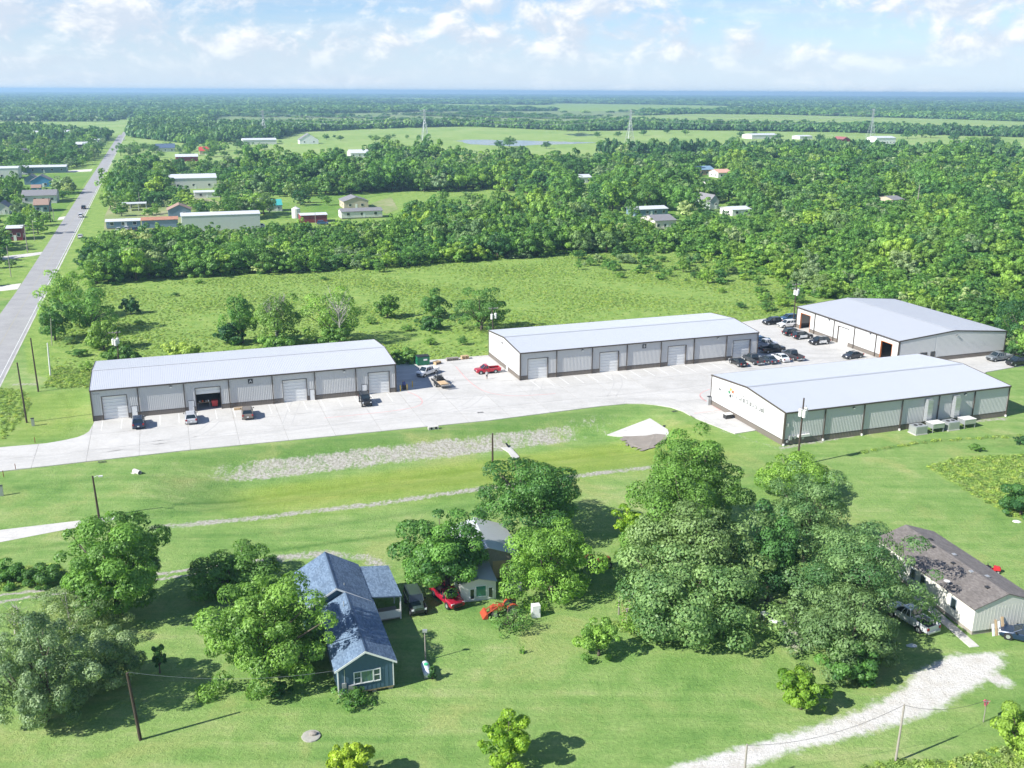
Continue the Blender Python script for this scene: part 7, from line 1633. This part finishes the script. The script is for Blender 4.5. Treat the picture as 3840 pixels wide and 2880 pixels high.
# of neighbours that hide each other, the front ones show largest: favour trees near a wood's front edge
order = np.argsort(-app); chosen = np.zeros(len(wx), bool); NIND = 258
front = {}
for i in order:
    if chosen.sum() >= NIND: break
    u, v = PX(wx[i], wy[i], wh[i]*0.75); key = (int(u//26), int(v//16))
    if front.get(key, 0) >= 1: continue
    front[key] = front.get(key, 0)+1; chosen[i] = True
TONE = {'leaf_mid_mat': 'mid green', 'leaf_dark_mat': 'dark green', 'leaf_light_mat': 'light green', 'leaf_silver_mat': 'grey green', 'leaf_pale_mat': 'pale green'}
SHORT = ['the belt beyond the meadow', 'the scrub behind the belt', 'the right hand wood', 'the far right wood', 'the wood before the pasture', 'the grove below the yards', 'the right roadside yards', 'the left roadside yards', 'the far left wood', 'the far farm gardens', 'the cream house lawn', 'the orchard lawn', 'the meadow corner scrub']
PLACE = [(130, 'at the left edge'), (260, 'close to the road'), (400, "above the first warehouse's left end"), (560, "above the first warehouse's middle"), (720, "above the first warehouse's right half"), (860, "above the first warehouse's right end"), (1060, 'above the gap between long warehouses'), (1200, "above the middle warehouse's left end"), (1350, "above the middle warehouse's centre"), (1500, "above the middle warehouse's right half"), (1640, "above the middle warehouse's right end"), (1780, 'above the transformer pole'), (1900, "above the grey roof's left half"), (2020, "above the grey roof's right half"), (2120, 'near the right edge'), (9999, 'at the right edge')]
WV = {}
for wi_ in set(ww[chosen]):
    vv = [PX(wx[i], wy[i], wh[i]*0.7)[1] for i in np.where(chosen & (ww == wi_))[0]]; WV[int(wi_)] = np.quantile(vv, [0.33, 0.67])
for i in np.where(chosen)[0]:
    wi = int(ww[i]); cm, tm, hh = MIDP[rng.choice([0,2,3,5,6,1,7,8,9,10,11]) if wi not in (3, 4) else rng.choice([0,1,3,4,2,7,9,10])]
    t = bpy.data.objects.new('woodland_tree', None); COL.objects.link(t); t.location = (wx[i], wy[i], 0); t.rotation_euler = (0, 0, rng.uniform(0, 6.28)); t.scale = (wr[i], wr[i], wh[i]/hh); t.empty_display_size = 0.3
    u_, v_ = PX(wx[i], wy[i], wh[i]*0.7); tone_ = TONE[cm.materials[0].name]
    where = next(n_ for lim, n_ in PLACE if u_ < lim); row = 'front' if v_ > WV[wi][1] else 'back' if v_ < WV[wi][0] else 'middle'
    tag(t, f"{tone_} tree, {row} of {SHORT[wi]}, {where}", 'tree', 'trees of '+SHORT[wi])
    link('crown', cm, t); link('trunk', tm, t)
rest = ~chosen & keep
lightw = np.isin(ww, (0, 1, 2, 5))
for nm_, lab_, q_, c_ in (('woodland', 'dense green woodland round the yards and before the pasture', rest & ~lightw, MIDCOL), ('thicket', 'bright green thicket of young trees beyond the meadow', rest & lightw, LIGHTCOL)):
    scatter(nm_, lab_, nm_, np.column_stack([wx, wy, 0*wx])[q_], np.column_stack([wr, wr, wh/2.15])[q_], rng.uniform(0, 6.28, q_.sum()), c_)
# low undergrowth so that no bare ground shows between trunks
ux, uy = [], []
for wi in (0, 1, 2, 5):
    x, y = grid_in([tuple(G(*p)[:2]) for p in WOODS[wi][0]], 3.4); ux.append(x); uy.append(y)
ux, uy = np.concatenate(ux), np.concatenate(uy); uh = rng.uniform(1.2, 3.0, len(ux)); k = clear_of(ux, uy, uh*0.4, uh*0.2); ux, uy, uh = ux[k], uy[k], uh[k]
scatter('undergrowth', 'thick leafy undergrowth below the woods', 'undergrowth', np.column_stack([ux, uy, 0*ux-0.3]), np.column_stack([uh*0.9, uh*0.9, uh*0.55]), rng.uniform(0, 6.28, len(ux)), LIGHTCOL, 5)
# weeds and tufts over the meadow and the overgrown corners
mp_ = [tuple(p[:2]) for p in GP([(100,800),(195,832),(205,800),(856,783),(1056,768),(1650,693),(1780,660),(1740,640),(1640,590),(1500,548),(1330,546),(830,580),(560,594),(205,620),(130,700)])]
x, y = grid_in(mp_, 0.95); bl = [[tuple(corner(b, a_, c_)[:2]) for a_, c_ in ((-.01,-.03),(1.01,-.03),(1.01,1.04),(-.01,1.04))] for b in (BA, BB, BC, BD)]
k = ~inpoly(x, y, [tuple(p[:2]) for p in yard_poly])
for q in bl: k &= ~inpoly(x, y, q)
nz = np.sin(x*0.13+np.sin(y*0.09)*2)+np.sin(y*0.17+x*0.05)+rng.normal(0, 0.8, len(x)); k &= nz > -0.9
x, y, nz = x[k], y[k], nz[k]; s = rng.uniform(0.28, 0.68, len(x))*(1+0.25*np.clip(nz-0.6, 0, 2))
extra = [([(2004,1008),(2070,988),(2400,976),(2400,1148),(2190,1116),(2120,1080)], 0.6), ([(-20,1242),(120,1220),(150,1250),(-20,1280)], 0.5), ([(1850,977),(2000,951),(2212,938),(2212,944),(2000,957),(1850,982)], 0.9), ([(0,838),(60,846),(66,872),(40,918),(0,955)], 0.7), ([(1850,1659),(1920,1644),(2080,1640),(2212,1600),(2212,1659)], 0.5), ([(90,838),(205,838),(205,800),(120,790)], 0.6), ([(1325,1345),(1460,1350),(1455,1372),(1335,1366)], 0.45)]
X, Y, S_3 = [x], [y], [s]
for pp_, sp in extra:
    a_, b_ = grid_in([tuple(G(*p)[:2]) for p in pp_], sp); X.append(a_); Y.append(b_); S_3.append(rng.uniform(0.35, 0.9, len(a_)))
x, y, s = np.concatenate(X), np.concatenate(Y), np.concatenate(S_3)
scatter('meadow_weeds', 'tall tufted weeds and grasses of the unmown meadow', 'weeds', np.column_stack([x, y, hz(x, y)-0.02]), np.column_stack([s*1.15, s*1.15, s*rng.uniform(0.7, 1.3, len(s))]), rng.uniform(0, 6.28, len(s)), WEEDCOL, 2)
# bushes standing in the meadow, one by one
bp = [(1250,560,2.6),(1275,574,2.0),(1315,582,2.2),(1350,568,2.8),(1380,590,1.9),(1340,600,1.6),(1290,545,2.4),(820,588,1.8),(700,605,1.2),(380,640,1.0),(430,612,1.2),(1500,600,1.4),(1560,632,1.2),(1600,665,1.3),(1655,672,2.0),(1690,662,2.2),(1720,655,2.4),(1600,590,2.2),(940,720,1.0),(1000,745,1.2),(930,745,1.3),(880,715,1.4),(800,700,1.2),(300,700,1.2),(170,770,1.8),(205,752,1.6),(150,742,1.5),(190,800,1.3),(1750,672,1.6),(1690,690,1.2)]
for u, v, r_ in bp:
    p = G(u, v); cm, tm, hh = MIDP[rng.integers(0, len(MIDP))]; t = thing('meadow_bush', 'leafy bush in the unmown meadow, '+next(n_ for lim, n_ in ((230,'beside the roadside hedge'),(460,'at its left end'),(760,'left of its middle'),(960,'behind the first warehouse gap'),(1100,'behind the warehouse gap pole'),(1400,'under the belt corner'),(1620,'behind the middle warehouse'),(9999,'close to the transformer pole')) if u < lim), 'bush', tuple(p), rng.uniform(0, 6.28), 'bushes in the meadow'); t.scale = (r_, r_, r_*0.62); link('foliage', cm, t); link('stem', tm, t)
# far country
NOGO = [[tuple(G(*p)[:2]) for p in q] for q in ([(236,362),(272,296),(420,312),(600,300),(640,286),(760,280),(1000,273),(1240,283),(1450,281),(1800,286),(2400,302),(2400,338),(2000,334),(1750,326),(1500,332),(1300,332),(1250,345),(1180,362),(1040,362),(1000,347),(850,337),(750,347),(560,352),(420,356)], [(1330,266),(1310,252),(1500,246),(1700,248),(2100,259),(2400,270),(2400,296),(2212,292),(1900,282),(1500,274)], [(-200,263),(240,262.5),(285,256),(262,291),(225,296),(-200,272)])]
SCR = [[tuple(G(*p)[:2]) for p in q] for q in ([(440,276),(470,252),(700,246),(1000,240),(1380,240),(1390,262),(1240,276),(1000,269),(760,275)], [(-200,262),(-200,246),(240,250),(262,262)])]
FX, FY, FR, FHh = [], [], [], []
d = 900.0
while d < 14800:
    sp = max(8.5, d/125); n = int(2*d*0.66/sp); x = np.linspace(-d*0.66, d*0.66, n)+rng.uniform(-.5, .5, n)*sp; y = np.full(n, d)+rng.uniform(-.6, .6, n)*sp
    FX.append(x); FY.append(y); FR.append(sp*rng.uniform(0.55, 0.95, n)); FHh.append(rng.uniform(7, 13, n)*(1+0.0*x)); d += sp*1.0
x, y, r_, h = map(np.concatenate, (FX, FY, FR, FHh)); k = np.ones(len(x), bool)
for q in NOGO: k &= ~inpoly(x, y, q)
for px_, *_ in WOODS: k &= ~inpoly(x, y, [tuple(G(*p)[:2]) for p in px_])
sc_ = np.zeros(len(x), bool)
for q in SCR: sc_ |= inpoly(x, y, q)
k &= (~sc_) | ((np.sin(x*0.012+np.sin(y*0.006)*3)+np.sin(y*0.009)+rng.normal(0, 0.6, len(x))) > 0.95); h = np.where(sc_, h*0.55, h); r_ = np.where(sc_, r_*0.8, r_)
gap = np.sin(x*0.0017+1.3*np.sin(y*0.0011)+2)+np.sin(y*0.0021+0.7*np.sin(x*0.0013))+0.5*np.sin(x*0.006+y*0.004); k &= (gap < 0.75) | (y < 2300)   # clearings
dr = x-road_right(y); k &= ~((dr < 8) & (dr > -20) & (y < 2300)); k &= clear_of(x, y, h*0.3, 3+0*x)
x, y, r_, h = x[k], y[k], r_[k], h[k]
scatter('distant_woods', 'distant woods reaching to the horizon', 'woods', np.column_stack([x, y, 0*x-0.5]), np.column_stack([r_, r_, h]), rng.uniform(0, 6.28, len(x)), FARCOL, 3)
# single trees dotted over the pastures
for li, (u, v, hm) in enumerate(((812,307,9),(838,306,9),(722,298,4),(1077,320.5,9),(1100,318,12),(1300,321,10),(1415,321,10),(1500,331,10),(1547,330,11),(1365,316,6),(800,300,5),(850,297,5),(880,299,5),(905,299,5),(1600,297,9),(1680,302,9),(1770,306,10),(1790,318,9),(1960,300,12),(2010,298,13),(2060,305,12),(1630,292,6),(1440,288,8),(1480,292,9),(1290,297,8),(1335,296,8),(1390,293,9),(1180,321,8),(705,302,7),(735,304,7),(330,330,9),(310,326,8),(295,336,8),(1250,286,9),(1225,284,8),(2095,318,13),(2110,320,12),(2130,317,12),(2150,319,13),(1990,297,11))):
    p = G(u, v); cm, tm, hh = MIDP[rng.integers(0, 5)]; t = thing('pasture_tree', 'lone tree in the far pasture, '+next(n_ for lim, n_ in ((400,'by the navy roofed house'),(760,'right of the steep farmhouse'),(862,'left of the pond tower'),(960,'under the pond tower'),(1090,'on the left bank of the long pond'),(1150,'at the middle of the long pond'),(1240,'at the right end of the long pond'),(1330,'beside the small far pond'),(1400,'beside the tower right of the ponds'),(1520,'right of the pond tower, above the wood'),(1640,'left of the low farm shed'),(1750,'behind the farm sheds'),(1850,'by the red gambrel barn'),(2040,'behind the white stable'),(9999,'beside the tiny white house')) if u < lim), 'tree', tuple(p), rng.uniform(0, 6.28), 'lone trees in the far pasture'); s = hm*0.55; t.scale = (s, s, hm/hh); link('crown', cm, t); link('trunk', tm, t)

# ------------------------------------------------------------------ haze over the plain
hb = MB().box(-17000, 17000, -600, 15900, -3.0, 62.0).build('haze', [M_WHITE]); hb.data.materials.clear()
hm_ = bpy.data.materials.new('haze_mat'); hm_.use_nodes = True; nt = hm_.node_tree; nt.nodes.clear()
ho = nt.nodes.new('ShaderNodeOutputMaterial'); hv = nt.nodes.new('ShaderNodeVolumePrincipled'); hv.inputs['Density'].default_value = 0.00016; hv.inputs['Color'].default_value = (0.46, 0.73, 0.98, 1); hv.inputs['Anisotropy'].default_value = 0.2
nt.links.new(hv.outputs[0], ho.inputs['Volume']); hb.data.materials.append(hm_); hb['kind'] = 'stuff'; tag(hb, 'thin bluish summer haze over the plain', 'haze')
